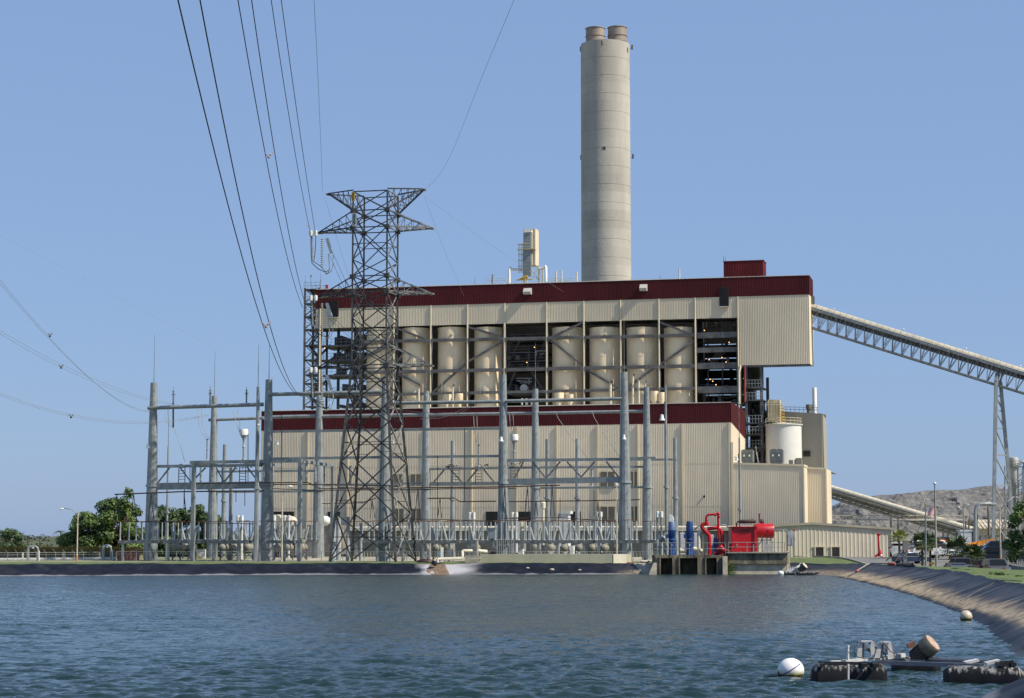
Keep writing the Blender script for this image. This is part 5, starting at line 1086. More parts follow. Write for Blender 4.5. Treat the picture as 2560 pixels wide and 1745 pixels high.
masts = [(640, 967, 1405, 8, 13, -6, 862, 'slim square mast with long rod in front of the left gantry'), (416, 1117, 1403, 4, 7, 8, 1010, 'slim round mast with rod between the two left poles'), (1667, 962, 1380, 5, 10, 12, 860, 'slim mast with floodlight and long rod near right gantry end'), (1851.5, 1094, 1350, 4, 7, 10, 1010, 'slim mast with rod and floodlight rising behind the red engine house')]
for (px, yt, yb, wt, wb, dd, rod, lab) in masts: tpole(px, yt, yb, wt, wb, dd, lab, rod, 'slim lightning masts', 6 if dd == -6 else 10, False)
# flood lights
for i, (px, py, dd, w_, lab) in enumerate(((370, 1115, -2, 11, 'white lamp on the leftmost big pole'), (693, 1107, -1, 10, 'white lamp on a short arm right of the pole at hall corner'), (645, 1058, -6, 8, 'white lamp high on the slim square mast'), (1253, 1098, -2, 11, 'white bell lamp on the middle front pole'), (1560, 1093, -2, 11, 'white bell lamp on the right front pole'), (1655, 1044, 11, 14, 'floodlight on the slim mast near the right gantry end'), (1842, 1146, 9, 9, 'floodlight low on the mast behind the red engine house'), (983, 1105, 0, 6, 'small white lamp behind the right leg of the lattice tower'))):
    p = GQ(px, py, dd); s_ = p.y / F; r = w_ / 2 * s_; t = thing('flood_light', lab, 'lamp', p, 'white lamps on the gantry poles'); m = MB()
    m.lathe(p, [(r * 1.05, -r), (r, -r * .7), (r * .62, 0), (r * .55, .9 * r), (r * .3, r * 1.1), (.01, r * 1.1)], 12); m.build('shade', M['white'], t, 40); m = MB(); m.tube(p + UPV * r * .8, p + UPV * r * .8 + B * .8 + E * (.3 if i in (0, 3, 4) else -.4), .04, n=6); m.build('bracket', M['galvdark'], t)
# gantry beams
def beam(a, b_, dd, w_, lab, kind='round', name='gantry_beam', group='horizontal gantry beams', m_='galv'):
    p, q = GQ(*a, dd), GQ(*b_, dd); s_ = p.y / F; m = MB()
    if kind == 'round': m.tube(p, q, w_ / 2 * s_, n=10)
    else: m.bar(p, q, .45, w_ * s_)
    return tag(m.build(name, M[m_], None, 40 if kind == 'round' else False), lab, 'beam', group)
def truss(a, b_, w1, c_, d_, w2, dd, zig, lab):
    p, q, r, u = GQ(*a, dd), GQ(*b_, dd), GQ(*c_, dd), GQ(*d_, dd); s_ = p.y / F; t = thing('gantry_truss', lab, 'truss', (r + u) / 2, 'zigzag gantry trusses')
    m = MB(); m.bar(p, q, .35, w1 * s_); m.build('upper_chord', M['galv'], t); m = MB(); m.bar(r, u, .45, w2 * s_); m.build('lower_girder', M['galv'], t)
    for k in range(len(zig) - 1):
        if (zig[k][1] - zig[k + 1][1]) ** 2 > 100: m = MB(); m.ang(GQ(*zig[k], dd), GQ(*zig[k + 1], dd), .14); m.build('brace', M['galvdark'], t)
beam((370, 1020), (658, 1011), -.3, 10, 'high round beam joining the two left front poles')
beam((676, 986), (955, 980), -.3, 10, 'high round beam from hall corner pole to the lattice tower')
beam((968, 1008), (1252, 1004), -.3, 9, 'high round beam from the lattice tower to the middle pole')
beam((1266, 1003), (1556, 997), -.3, 9, 'high round beam between the two right front poles')
beam((522, 1050), (660, 1045), 20, 8, 'round back beam in front of the left end of the hall roof')
beam((676, 1043), (790, 1040), 20, 9, 'round back beam left of the lattice tower before maroon band')
beam((800, 1041), (1058, 1037), 20, 9, 'round back beam passing behind the lattice tower before maroon band')
beam((1072, 1037), (1332, 1033), 20, 8, 'round back beam before the maroon band in the middle')
beam((1346, 1033), (1612, 1028), 20, 8, 'round back beam before the maroon band at the right')
beam((676, 1079), (955, 1075), 2, 6, 'thin beam across the top of the cream wall left of tower', 'sq'); beam((968, 1075), (1252, 1071), 2, 6, 'thin beam across the top of the cream wall right of tower', 'sq')
truss((385, 1166), (655, 1163), 7, (385, 1216), (658, 1212), 17, 0, [(393, 1211), (425, 1170), (450, 1170), (478, 1208), (515, 1170), (540, 1170), (560, 1208), (590, 1170), (617, 1168), (648, 1210)], 'left front gantry truss with zigzag bracing and deep lower girder')
beam((676, 1147), (955, 1143), 0, 6, 'thin beam halfway up the cream wall behind the lattice tower', 'sq'); beam((968, 1143), (1250, 1140), 0, 6, 'thin beam halfway up the cream wall left of the middle pole', 'sq')
truss((1268, 1151), (1553, 1148), 7, (1270, 1204), (1553, 1199), 14, 0, [(1285, 1200), (1310, 1155), (1330, 1155), (1365, 1198), (1402, 1155), (1416, 1155), (1453, 1195), (1488, 1155), (1515, 1155), (1546, 1194)], 'right front gantry truss with zigzag bracing before the cream hall')
beam((1072, 1173), (1332, 1169), 20, 5, 'middle back chord left of the middle back pole', 'sq'); beam((1346, 1169), (1612, 1167), 20, 5, 'middle back chord right of the middle back pole', 'sq')
truss((1075, 1173), (1248, 1170), 5, (1075, 1209), (1248, 1208), 7, 10, [(1085, 1207), (1112, 1175), (1125, 1175), (1155, 1207), (1168, 1207), (1195, 1174), (1208, 1174), (1235, 1207)], 'short gantry truss with zigzag bracing left of the middle pole')
beam((1346, 1220), (1612, 1218), 20, 5, 'lower back chord at the right', 'sq'); beam((1072, 1212), (1332, 1209), 20, 6, 'lower back chord in the middle', 'sq'); beam((540, 1179), (790, 1177), 20, 5, 'middle back chord left of the lattice tower', 'sq'); beam((540, 1230), (790, 1228), 20, 5, 'lower back chord left of the lattice tower', 'sq')
beam((805, 1213), (1058, 1208), 20, 5, 'lower back chord behind the lattice tower', 'sq'); beam((1540, 1149), (1692, 1149), 30, 5, 'rear beam reaching right to the last short pole', 'sq'); beam((1560, 1145), (1640, 1144), 6, 4, 'short rear beam near the slim right mast', 'sq')
# bus support frame at the left (three arms)
fr = thing('bus_gantry', 'open grey frame of square posts and arms at the left switchgear', 'steel frame', GQ(600, 1404, -4))
for (px, y0) in ((481, 1158), (748, 1155)):
    p = GQ(px, 1400, -4); m = MB(); z0 = gz(p.x, p.y) - .3; z1 = zy(y0, p.y); m.box((p.x, p.y, (z0 + z1) / 2), (.42, .42, z1 - z0), (E, B, UPV)); m.build('post', M['galv'], fr)
for (px, y0) in ((575, 1168), (829, 1165)):
    p = GQ(px, 1400, 4.5); m = MB(); z0 = gz(p.x, p.y) - .3; z1 = zy(y0, p.y); m.box((p.x, p.y, (z0 + z1) / 2), (.36, .36, z1 - z0), (E, B, UPV)); m.build('post', M['galv'], fr)
m = MB(); m.bar(GQ(476, 1156, -4), GQ(754, 1152, -4), .4, .36)
for (a, b_) in (((482, 1157), (578, 1168)), ((610, 1155), (703, 1165)), ((750, 1153), (831, 1164))): m.bar(GQ(*a, -3.9), GQ(*b_, 4.8), .36, .34)
m.build('beam', M['galv'], fr)
for (px, y0, dd) in ((502, 1160, -2), (530, 1164, 0), (556, 1167, 2.5), (659, 1160, -1), (683, 1163, 2), (766, 1157, -2), (789, 1160, 0), (811, 1163, 3)):
    p = GQ(px, y0 + 2, dd); m = MB(); m.lathe(p - UPV * 2.1, [(.03, 0), (.11, .1), (.11, .95), (.16, 1.0), (.16, 1.05), (.11, 1.1), (.11, 2.0), (.06, 2.1)], 8); m.build('insulator', M['insul'], fr)
# tubular buses with droppers
def bus(pts, dd, r, lab, drops=()):
    t = thing('bus_bar', lab, 'bus bar', GQ(pts[0][0], pts[0][1], dd), 'brown tubular bus bars'); m = MB()
    P3 = [GQ(x, y, dd) for x, y in pts]
    for k in range(len(P3) - 1): m.tube(P3[k], P3[k + 1], r, n=6)
    m.build('tube', M['bus'], t)
    for (x, y0, xs, y1) in drops:
        m = MB()
        for x2 in xs: m.tube(GQ(x, y0, dd), GQ(x2, y1, dd), .045, n=5)
        m.build('dropper', M['wire'], t)
bus([(287, 1236), (460, 1229), (660, 1227)], -3, .09, 'brown tube bus on the far left above the switches', ((292, 1237, (285, 1303), ), (293, 1237, (300, 1303)), (334, 1235, (327, 1302)), (335, 1235, (342, 1302)), (378, 1234, (370, 1302)), (379, 1234, (386, 1302))) if False else ((292, 1237, (285, 300), 1303), (334, 1235, (327, 342), 1302), (378, 1234, (370, 385), 1302), (460, 1230, (460, 466), 1297)))
bus([(478, 1209), (640, 1207), (770, 1206), (800, 1222), (935, 1221)], -2, .07, 'long brown tube bus left of the lattice tower, top one', ())
bus([(500, 1214), (690, 1211), (830, 1211), (1000, 1216)], 0, .07, 'long brown tube bus left of the lattice tower, second one', ())
bus([(470, 1223), (640, 1220), (800, 1226), (1010, 1224)], 2, .06, 'thin lower brown tube bus through the lattice tower', ())
bus([(1000, 1220), (1075, 1219), (1260, 1217), (1400, 1213)], -1, .085, 'long brown tube bus right of the lattice tower', ((1262, 1218, (1256, 1266), 1296), (1318, 1217, (1312, 1324), 1293), (1380, 1214, (1376, 1386), 1290), (1045, 1221, (1036, 1050), 1296)))
bus([(1000, 1225), (1120, 1222), (1290, 1221)], 3, .06, 'second brown tube bus right of the lattice tower', ())
bus([(1070, 1246), (1135, 1245), (1150, 1254), (1240, 1253)], 6, .08, 'short lower brown tube bus left of the middle pole', ((1100, 1247, (1094, 1104), 1295),))
bus([(1272, 1254), (1455, 1252), (1600, 1249)], 6, .075, 'lower brown tube bus right of the middle pole', ((1340, 1253, (1336, 1344), 1290), (1495, 1252, (1492, 1497), 1292), (1543, 1251, (1540, 1546), 1308)))
bus([(805, 1259), (905, 1257), (940, 1245)], 6, .06, 'short lower brown tube bus behind the lattice tower', ((930, 1250, (926, 938), 1295),))
bus([(285, 1304), (470, 1306), (640, 1310)], -3, .05, 'brown tube along the tops of the left switches', ())
bus([(1258, 1296), (1400, 1294), (1545, 1304)], -3, .05, 'brown tube along the tops of the right switches', ())
bus([(1000, 1297), (1120, 1299), (1240, 1304)], -3, .05, 'brown tube along the tops of the middle switches', ())
for i, (x, y0, y1, dd) in enumerate(((704, 1030, 1215, 0), (800, 1045, 1146, 18), (1094, 1138, 1297, -1), (1161, 1071, 1255, -1), (475, 1165, 1208, 0), (620, 1085, 1208, 0), (461, 1222, 1260, 0), (590, 1255, 1225, 4), (612, 1225, 1265, 4), (753, 1235, 1300, 5), (1400, 1245, 1295, 8), (1485, 1225, 1290, 8))):
    m = MB(); m.tube(GQ(x, y0, dd), GQ(x, y1, dd), .045, n=5); tag(m.build('drop_cable', M['wire']), 'dark vertical drop cable in the switchgear, %s from the left' % ORD[sorted([704, 800, 1094, 1161, 475, 620, 461, 590, 612, 753, 1400, 1485]).index(x)], 'cable', 'dark vertical drop cables')
# loose looping cables
loops = [[(413, 1018), (412, 1045), (425, 1066), (433, 1069)], [(455, 1020), (418, 1018), (420, 1048), (433, 1068), (450, 1110), (462, 1155)], [(496, 1012), (496, 1055), (505, 1085), (520, 1098)], [(504, 1015), (505, 1060), (515, 1085), (525, 1097)], [(583, 1027), (592, 1060), (598, 1080)], [(593, 1025), (600, 1050), (599, 1082)], [(1105, 955), (1103, 990), (1090, 1005)], [(1209, 955), (1210, 985), (1195, 1008), (1150, 1032), (1100, 1045), (1050, 1048)], [(1203, 955), (1200, 990), (1180, 1012), (1130, 1035), (1050, 1047)], [(1113, 960), (1112, 985), (1098, 1003)], [(1390, 1030), (1395, 1045), (1430, 1095), (1470, 1145)], [(1480, 1028), (1486, 1045), (1520, 1100), (1550, 1143)], [(1274, 1035), (1275, 1060), (1280, 1075)], [(1282, 1035), (1284, 1062), (1284, 1075)], [(1184, 1040), (1186, 1080), (1192, 1110)], [(1192, 1040), (1194, 1090), (1198, 1112)]]
for i, lp_ in enumerate(loops):
    m = MB(); m.path([GQ(x, y, 4 + i % 3) for x, y in lp_], .028, 5); tag(m.build('jumper_cable', M['wiregrey'], None, True), 'thin pale looping jumper cable hanging from the gantry', 'cable', 'thin looping jumper cables')
# post tops: surge arresters on the high beam, insulator posts and CT heads
def arrester(px, y0, y1, dd, lab, w_=7):
    p = GQ(px, y1, dd); h = zy(y0, p.y) - p.z; r = w_ / 2 * p.y / F; pr = [(r * .5, 0)]
    for k in range(8): z = h * (k + .5) / 8; pr += [(r * .45, z - h * .03), (r * .95, z), (r * .45, z + h * .03)]
    pr += [(r * .2, h * 1.0), (.02, h * 1.2)]; m = MB(); m.lathe(p, pr, 8); m.box(p + UPV * h * .72, (r * 3.2, .06, .06), (E, B, UPV)); tag(m.build('surge_arrester', M['galvdark']), lab, 'insulator', 'ribbed insulators standing on the left beam')
arrester(433, 975, 1016, 0, 'ribbed insulator on the left beam, nearest the leftmost pole'); arrester(525, 973, 1013, 0, 'ribbed insulator on the left beam, middle one of three'); arrester(616, 974, 1011, 0, 'ribbed insulator on the left beam, nearest the hall')
for (px, y0, y1, lab) in ((433, 1069, 1023, 'thin hanging rod insulator below the left beam'),):
    m = MB(); m.tube(GQ(px, y1, 0), GQ(px, y0, 0), .1, n=8); tag(m.build('hanging_insulator', M['rust']), lab, 'insulator')
def ct(px, yt, yn, yb, w_, dd, lab):
    p = GQ(px, yb, dd); s_ = p.y / F; zt_, zn = zy(yt, p.y) - p.z, zy(yn, p.y) - p.z; r = w_ / 2 * s_; t = thing('current_transformer', lab, 'transformer', p, 'white drum-headed transformers on posts')
    m = MB(); m.lathe(p, [(.22, 0), (.22, .15), (.13, .2), (.13, zn * .5), (.2, zn * .52), (.2, zn * .55), (.13, zn * .58), (.15, zn * .85), (r * .75, zn)], 12); m.build('post_insulator', M['insul'], t, 40); m = MB(); m.lathe(p, [(r * .8, zn), (r, zn + .1), (r, zt_ - .1), (r * .9, zt_), (.01, zt_)], 18); m.build('drum_head', M['white'], t, 40)
ct(609, 1073, 1090, 1150, 21, 2, 'white drum-headed transformer on a post left of the hall'); ct(1286, 1086, 1103, 1160, 20, 2, 'white drum-headed transformer on a post right of the middle pole')
for i, (px, y0, y1) in enumerate(((518, 1098, 1150), (1197, 1112, 1165), (875, 1165, 1215), (1480, 1172, 1215), (1390, 1172, 1210))):
    p = GQ(px, y1, 3); h = zy(y0, p.y) - p.z; m = MB(); m.lathe(p, [(.2, 0), (.12, .1), (.12, h * .5), (.18, h * .52), (.12, h * .54), (.12, h * .95), (.22, h)], 8); tag(m.build('post_insulator', M['insul']), 'grey post insulator standing on the gantry, %s from the left' % ORD[[0, 2, 1, 4, 3][i]], 'insulator', 'post insulators on the gantry')
for i, (px, py, dd) in enumerate(((455, 1165, 0), (1140, 1165, 5), (1197, 1165, 3), (1285, 1165, 0), (607, 1165, 1))):
    m = MB(); c = GQ(px, py, dd); rs = random.Random(i)
    for k in range(9): a = c + E * rs.uniform(-1.3, 1.3) + UPV * rs.uniform(-.3, .25); m.bar(a, a + E * rs.uniform(-.6, .6) + UPV * rs.uniform(-.2, .3), .1)
    for sx in (-.4, .4): m.bar(c + E * sx, c + E * sx - UPV * 2.0, .09)
    for k in range(5): m.bar(c - E * .4 - UPV * (.35 * k + .2), c + E * .4 - UPV * (.35 * k + .2), .06)
    tag(m.build('switch_gear_head', M['darksteel']), 'dark switch mechanism with small ladder on the gantry, %s from the left' % ORD[[0, 2, 3, 4, 1][i]], 'switch', 'dark switch mechanisms on the gantry')
# air break switches (repeated): steel table on legs with rows of porcelain posts
rs = random.Random(11)
def make_switch(bl, nm):
    t = thing('disconnect_switch', nm, 'switch', Vector((0, 0, 0)), 'disconnect switches in the switchyard')
    m = MB(); 
    for sy in (-.55, .55): m.box((0, sy, 2.25), (5.0, .12, .36))
    for sx in (-2.3, -.8, .8, 2.3): m.box((sx, 0, 2.25), (.14, 1.2, .2))
    m.build('table', M['galvdark'], t, local=True)
    for sx in (-1.9, 1.2):
        for sy in (-.45,): m = MB(); m.box((sx, sy, .95), (.26, .26, 2.3)); m.build('leg', M['galv'], t, local=True)
    for (x, y, ln_) in ((-2.3, -.4, 1), (-1.15, -.4, 0), (-.6, .3, 1), (-.25, -.4, 1), (.05, .4, 1), (1.2, -.4, 0), (1.9, -.4, 1), (2.25, .4, 1)):
        m = MB(); h = 2.15; m.lathe((x, y, 2.43), [(.16, 0), (.13, .08), (.085, .15), (.085, h * .47), (.12, h * .48), (.12, h * .52), (.085, h * .53), (.085, h * .95), (.1, h)], 8); m.build('insulator', M['insul'], t, local=True)
    m = MB(); m.tube((-2.6, -.4, 4.66), (.1, -.4, 4.66), .045, n=6); m.tube((.9, -.4, 4.66), (2.5, -.4, 4.7), .045, n=6); m.tube((-.6, .3, 4.6), (-.6, -.4, 4.66), .04, n=5); m.build('blade', M['rust'], t, local=True)
    return t
def make_breaker():
    t = thing('circuit_breaker', '', 'circuit breaker', Vector((0, 0, 0)), 'circuit breakers in the switchyard')
    for sx in (-.5, .5): m = MB(); m.box((sx, 0, .55), (.14, .14, 1.6)); m.build('leg', M['galvdark'], t, local=True)
    m = MB(); m.bar((-.5, 0, .2), (.5, 0, 1.1), .08); m.bar((.5, 0, .2), (-.5, 0, 1.1), .08); m.build('brace', M['galvdark'], t, local=True)
    m = MB(); m.lathe((0, -.9, 1.55), [(.01, 0), (.3, .03), (.42, .15), (.42, 1.5), (.3, 1.68), (.01, 1.7)], 14, Vector((0, 1, 0))); m.lathe((0, -.15, 1.85), [(.36, 0), (.36, .25), (.42, .3), (.42, .62), (.3, .66), (.01, .66)], 14); m.build('tank', mat('breaker_tan', (.27, .26, .22), .5, 0, .08, 2), t, 40, local=True)
    for sx in (-1, 1):
        m = MB(); d_ = Vector((sx * .28, 0, 1)).normalized(); m.lathe((sx * .25, -.1, 2.4), [(.2, 0), (.17, .1), (.13, 1.5), (.1, 1.6), (.05, 1.75)], 10, d_); m.build('bushing', M['insul'], t, local=True)
    return t
sw0 = make_switch(0, ''); br0 = make_breaker()
RZ = -ALPHA
front = [288 + 116 * k for k in range(5)] + [975, 1100, 1215, 1262 + 60, 1262 + 175, 1262 + 285]
used = 0
def place(root, used, px, dd, lab):
    p = GQ(px, 1390, dd); loc = Vector((p.x, p.y, gz(p.x, p.y)))
    if used == 0: root.location = loc; root.rotation_euler = (0, 0, RZ); root['label'] = lab
    else: dup(root, loc, RZ, lab)
fl = [348, 462, 575, 690, 985, 1100, 1215, 1322, 1436, 1540]
for i, px in enumerate(fl): place(sw0, i, px, -3 if px < 800 else -1, 'grey disconnect switch table with upright insulators, front row, %s from the left' % ORD[i])
bl_ = [400, 520, 640, 745, 930, 1050, 1160, 1275, 1385, 1495, 1590]
for i, px in enumerate(bl_): place(sw0, 1, px, 13, 'grey disconnect switch table with upright insulators, back row, %s from the left' % ORD[i])
bp = [(441, 2), (480, 4), (466, 14), (560, 3), (590, 4), (622, 6), (696, 5), (722, 6), (757, 7), (1062, 3), (1093, 4), (1122, 6), (1190, 8), (1412, 4), (1449, 4), (1482, 4), (1512, 4), (1545, 5), (1240, 9), (1340, 9), (1378, 10)]
bp.sort(); 
for i, (px, dd) in enumerate(bp): place(br0, i, px, dd, 'tan tank circuit breaker with slanted bushings, %s from the left' % (ORD[i] if i < 20 else 'rightmost, twenty-first'))
# twin-headed white voltage transformers, power transformers and cabinets
for i, (px, y0, y1, dd) in enumerate(((599, 1288, 1365, 10), (1179, 1280, 1365, 8), (1286, 1280, 1340, 12), (1497, 1279, 1340, 8), (1649, 1278, 1352, 4), (717, 1288, 1355, 12), (680, 1288, 1360, 12))):
    t = thing('voltage_transformer', 'twin white-headed transformer columns in the switchyard, %s from the left' % ORD[[0, 3, 4, 5, 6, 2, 1][i]], 'transformer', GQ(px, y1, dd), 'twin white-headed columns'); s_ = 232 / F
    for sx in (-5, 5):
        p = GQ(px + sx, y1, dd); h = zy(y0, p.y) - p.z; m = MB(); m.lathe(p, [(3.4 * s_, -2), (3.4 * s_, 0), (3 * s_, h * .1), (2.7 * s_, h * .75), (3.6 * s_, h * .78)], 12); m.build('column', M['whiteins'] if i != 4 else M['insul'], t, 40); m = MB(); m.lathe(p, [(3.6 * s_, h * .78), (4.4 * s_, h * .79), (4.4 * s_, h * .99), (.01, h)], 14); m.build('cap', M['white'], t, 40)
for i, (px, y0, y1, w_, dd) in enumerate(((833, 1288, 1378, 12, -5), (846, 1290, 1360, 11, 8), (870, 1292, 1362, 9, 4), (902, 1308, 1390, 7, 4))):
    p = GQ(px, y1, dd); s_ = p.y / F; h = zy(y0, p.y) - p.z; r = w_ / 2 * s_; m = MB(); m.lathe(p, [(r * 1.2, -2), (r * 1.2, h * .1), (r, h * .14), (r, h * .9), (r * 1.15, h * .9), (r * 1.15, h), (.01, h)], 14)
    tag(m.build('bushing_column', M['insul'], None, 40), 'thick grey capped column by the lattice tower foot, %s from the left' % ORD[i], 'insulator', 'thick capped columns by the tower foot')
t = thing('power_transformer', 'big grey transformer with cylindrical white conservator behind left switchgear', 'transformer', GQ(715, 1395, 30))
m = MB(); c = GQ(715, 1360, 30); m.box(c, (4.5, 2.6, 4), (E, B, UPV)); 
for k in range(9): m.box(c + E * (-2 + .5 * k) + NF * 1.6, (.1, .7, 3), (E, B, UPV))
m.build('tank', M['galvdark'], t); m = MB(); a = GQ(812, 1302, 30); m.ball(a, 13 * 256 / F, 16, 10, (1.2, 1, 1)); m.build('round_vessel', M['white'], t, True)
m = MB(); m.lathe(GQ(704, 1305, 31) - E * .1, [(1, 0), (1, 2.2), (.01, 2.2)], 14, NF); m.lathe(GQ(730, 1305, 31), [(.8, 0), (.8, 2.2), (.01, 2.2)], 14, NF); m.build('conservator', mat('conservator', (.50, .48, .42), .5, 0, .1, 1), t, 40)
t = thing('power_transformer', 'big pale transformer with white cylinders behind the right switchgear', 'transformer', GQ(1400, 1395, 26))
m = MB(); c = GQ(1412, 1335, 28); m.box(c, (1.25, 1.4, 5.2), (E, B, UPV)); m.box(c + E * .1 + UPV * 2.75, (1.6, 1.6, .35), (E, B, UPV)); m.box(GQ(1405, 1380, 28), (3.4, 2, 1.6), (E, B, UPV)); m.build('tank', M['whiteins'], t); m = MB(); c = GQ(1305, 1310, 26); m.lathe(c - UPV * .2, [(.35, -2.2), (.35, -.2), (.62, -.1), (.62, .45), (.01, .5)], 16); m.build('conservator', M['cream2'], t, 40); m = MB(); c = GQ(1358, 1262, 30); m.lathe(c, [(.16, -5.2), (.16, -.55), (.3, -.45), (.33, .25), (.2, .4), (.01, .42)], 14); m.build('vessel', M['cream2'], t, 40)
m = MB(); m.box(GQ(1300, 1352, 24), (1.3, 1.2, 2.6), (E, B, UPV)); m.build('cabinet', M['galv'], t)
for i, (px, y0, y1, w_, dd, lab, mm) in enumerate(((1231, 1322, 1346, 19, -3, 'grey control cabinet above the small railing', 'hv'), (503, 1373, 1402, 20, 14, 'pale cabinet with yellow sign at the left switchgear', 'white'), (1303, 1372, 1395, 12, 6, 'pale cabinet low behind the right switches', 'white'), (1187, 1352, 1392, 15, -8, 'weathered grey box on the wall by the discharge pipe', 'conc'))):
    a = GQ(px, y0, dd); b_ = GQ(px, y1, dd); h = a.z - b_.z; s_ = a.y / F; t = thing('control_cabinet', lab, 'cabinet', b_); m = MB(); m.box((a + b_) / 2, (w_ * s_, .6, h), (E, B, UPV)); m.build('case', {'hv': M['insul'], 'white': M['white'], 'conc': mat('box_grey', (.30, .29, .26), .7, .1, .2, 2)}[mm], t); m = MB(); m.box((a + b_) / 2 + UPV * (h / 2 + .04), (w_ * s_ * 1.08, .72, .08), (E, B, UPV)); m.build('lid', M['galvdark'], t)
    if i == 1: m = MB(); m.box(b_ + UPV * .45 - E * .2 + NF * .32, (.3, .03, .4), (E, B, UPV)); m.build('sign', M['yellow'], t)
    m = MB(); m.box(b_ - UPV * .5, (w_ * s_ * .4, .3, 1.0), (E, B, UPV)); m.build('stand', M['galvdark'], t)
# chain link fence in front of the switchyard: two posts rails seen as thin lines
def rail_fence(pts, h, lab, step=2.6, barbed=False, post=.035, mesh=True, y_off=0):
    t = thing('chain_link_fence', lab, 'fence', Vector(pts[0])); m = MB(); m2 = MB(); m3 = MB()
    for k in range(len(pts) - 1):
        a, b_ = Vector(pts[k]), Vector(pts[k + 1]); n = max(1, int((b_ - a).length / step))
        for j in range(n + 1):
            p = a + (b_ - a) * j / n; m = MB(); m.tube(p - UPV * .4, p + UPV * h, post, n=6)
            if barbed: d_ = Vector((-.32, -.1, .35)); m.tube(p + UPV * (h - .02), p + UPV * h + d_, .022, n=5)
            m.build('post', M['galv'], t)
        for z in ((h, h - .25) if True else (h,)): m2.tube(a + UPV * z, b_ + UPV * z, .022 if z == h else .012, n=5)
        if mesh:
            L_ = (b_ - a).length; dn = (b_ - a).normalized(); q = int(L_ / .22)
            for j in range(q): 
                p = a + dn * (j * .22); m3.bar(p, p + dn * min(h * .9, L_ - j * .22) * 1.0 + UPV * min(h * .9, L_ - j * .22), .004); 
                if j * .22 > h * .9: m3.bar(p, p - dn * h * .9 + UPV * h * .9, .004)
    m2.build('top_rail', M['galv'], t)
    if mesh and m3.f: m3.build('wire_mesh', M['galvdark'], t)
    return t
a = GQ(290, 1404, -9); b_ = GQ(1180, 1404, -9); c_ = GQ(1640, 1402, -3)
for p in (a, b_, c_): p.z = gz(p.x, p.y)
rail_fence([a, b_, c_], zy(1379.5, b_.y) - b_.z, 'thin wire fence in front of the switchyard along the pond', 2.4, mesh=False)
# ================================================================== PUMP STATION
YP = 213.5; s = YP / F
def F_(px, py, dy=0.0): return P(px, py, YP + dy)
zd = zy(1388, YP); xL, xM, xR = P(1640, 1400, YP).x, P(1817, 1400, YP).x, P(1965, 1400, YP).x
dk = thing('intake_structure', 'stained concrete pump intake with three dark bays in the pond', 'intake', Vector(((xL + xM) / 2, YP + 2, -1)))
m = MB(); bays = [(1649, 1683), (1697, 1746), (1763, 1794)]
edges = [1640] + [v for b_ in bays for v in b_] + [1817]
for k in range(0, len(edges), 2): a, b_ = P(edges[k], 1400, YP).x, P(edges[k + 1], 1400, YP).x; m.box(((a + b_) / 2, YP + 3, (zd - 2.0) / 2 - .05), (b_ - a, 6, zd + 1.6))
m.box(((xL + xM) / 2, YP + 3.2, zd - .14), (xM - xL + .1, 5.7, .28)); m.build('pier', M['concdirty'], dk)
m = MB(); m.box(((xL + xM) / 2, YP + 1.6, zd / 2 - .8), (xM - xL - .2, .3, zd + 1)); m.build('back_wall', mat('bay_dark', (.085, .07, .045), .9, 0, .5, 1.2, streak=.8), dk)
m = MB()
for (a, b_) in bays:
    for px in (a + 1, b_ - 1): x = P(px, 1400, YP).x; m.box((x, YP - .06, zd / 2 - .4), (.14, .2, zd + .6))
m.build('stop_log_guide', M['concdirty'], dk)
m = MB(); m.prism([(xL - 1.2, YP - .3), (xL + .05, YP - .3), (xL + .05, YP + 3), (xL - .3, YP + 3)], -1, zd - .8); 
for v in m.v:
    if v.z > 0 and v.x < xL - .2: v.x += .9
m.build('wing_wall', M['concpale'], dk)
m = MB(); m.box((xM - .25, YP - .35, zd / 2 - .45), (.5, .7, zd + .7)); m.build('end_pier', M['concpale'], dk)
pf = thing('engine_platform', 'stained concrete platform carrying the red pump engine', 'platform', Vector(((xM + xR) / 2, YP + 3, -1)))
zp2 = zy(1383, YP); zm_ = zy(1410, YP)
m = MB(); m.box(((xM + xR) / 2 + .2, YP + 3.2, (zp2 + zm_) / 2), (xR - xM, 6, zp2 - zm_)); m.build('upper_wall', M['concdirty'], pf)
m = MB(); m.prism([(xM, YP + .5), (xR + .1, YP + .5), (xR + .1, YP + 6), (xM, YP + 6)], -1, zm_)
m.build('lower_slope', M['concpale'], pf); m = MB(); m.box(((xM + xR) / 2 + .2, YP + 3.1, zp2 + .06), (xR - xM + .3, 6.4, .12)); m.build('slab_edge', M['conc'], pf)
m = MB(); m.box((xR + .35, YP + 1.0, zp2 / 2 + .2), (.35, .5, zp2 + .1)); m.build('corner_post', M['concpale'], pf)
m = MB(); rs = random.Random(6)
for k in range(900):
    p = Vector((xM + abs(rs.gauss(0, .45)) , YP + .40 - rs.random() * .5, rs.uniform(-.1, zm_ + .1))); w_ = .05
    if p.x - xM > 1.0 * (1.2 - p.z / zm_ * .4): continue
    d_ = Vector((rs.uniform(-1, 1), rs.uniform(-1, .2), rs.uniform(-1, 1))) * .1; m.q(p, p + d_, p + d_ + Vector((w_, 0, .1)))
tag(m.build('vine', M['leaf']), 'patch of green creeper on the concrete beside the intake bays', 'plant')
t = thing('conveyor_chute', '', '', (0, 0, 0)); bpy.data.objects.remove(t)
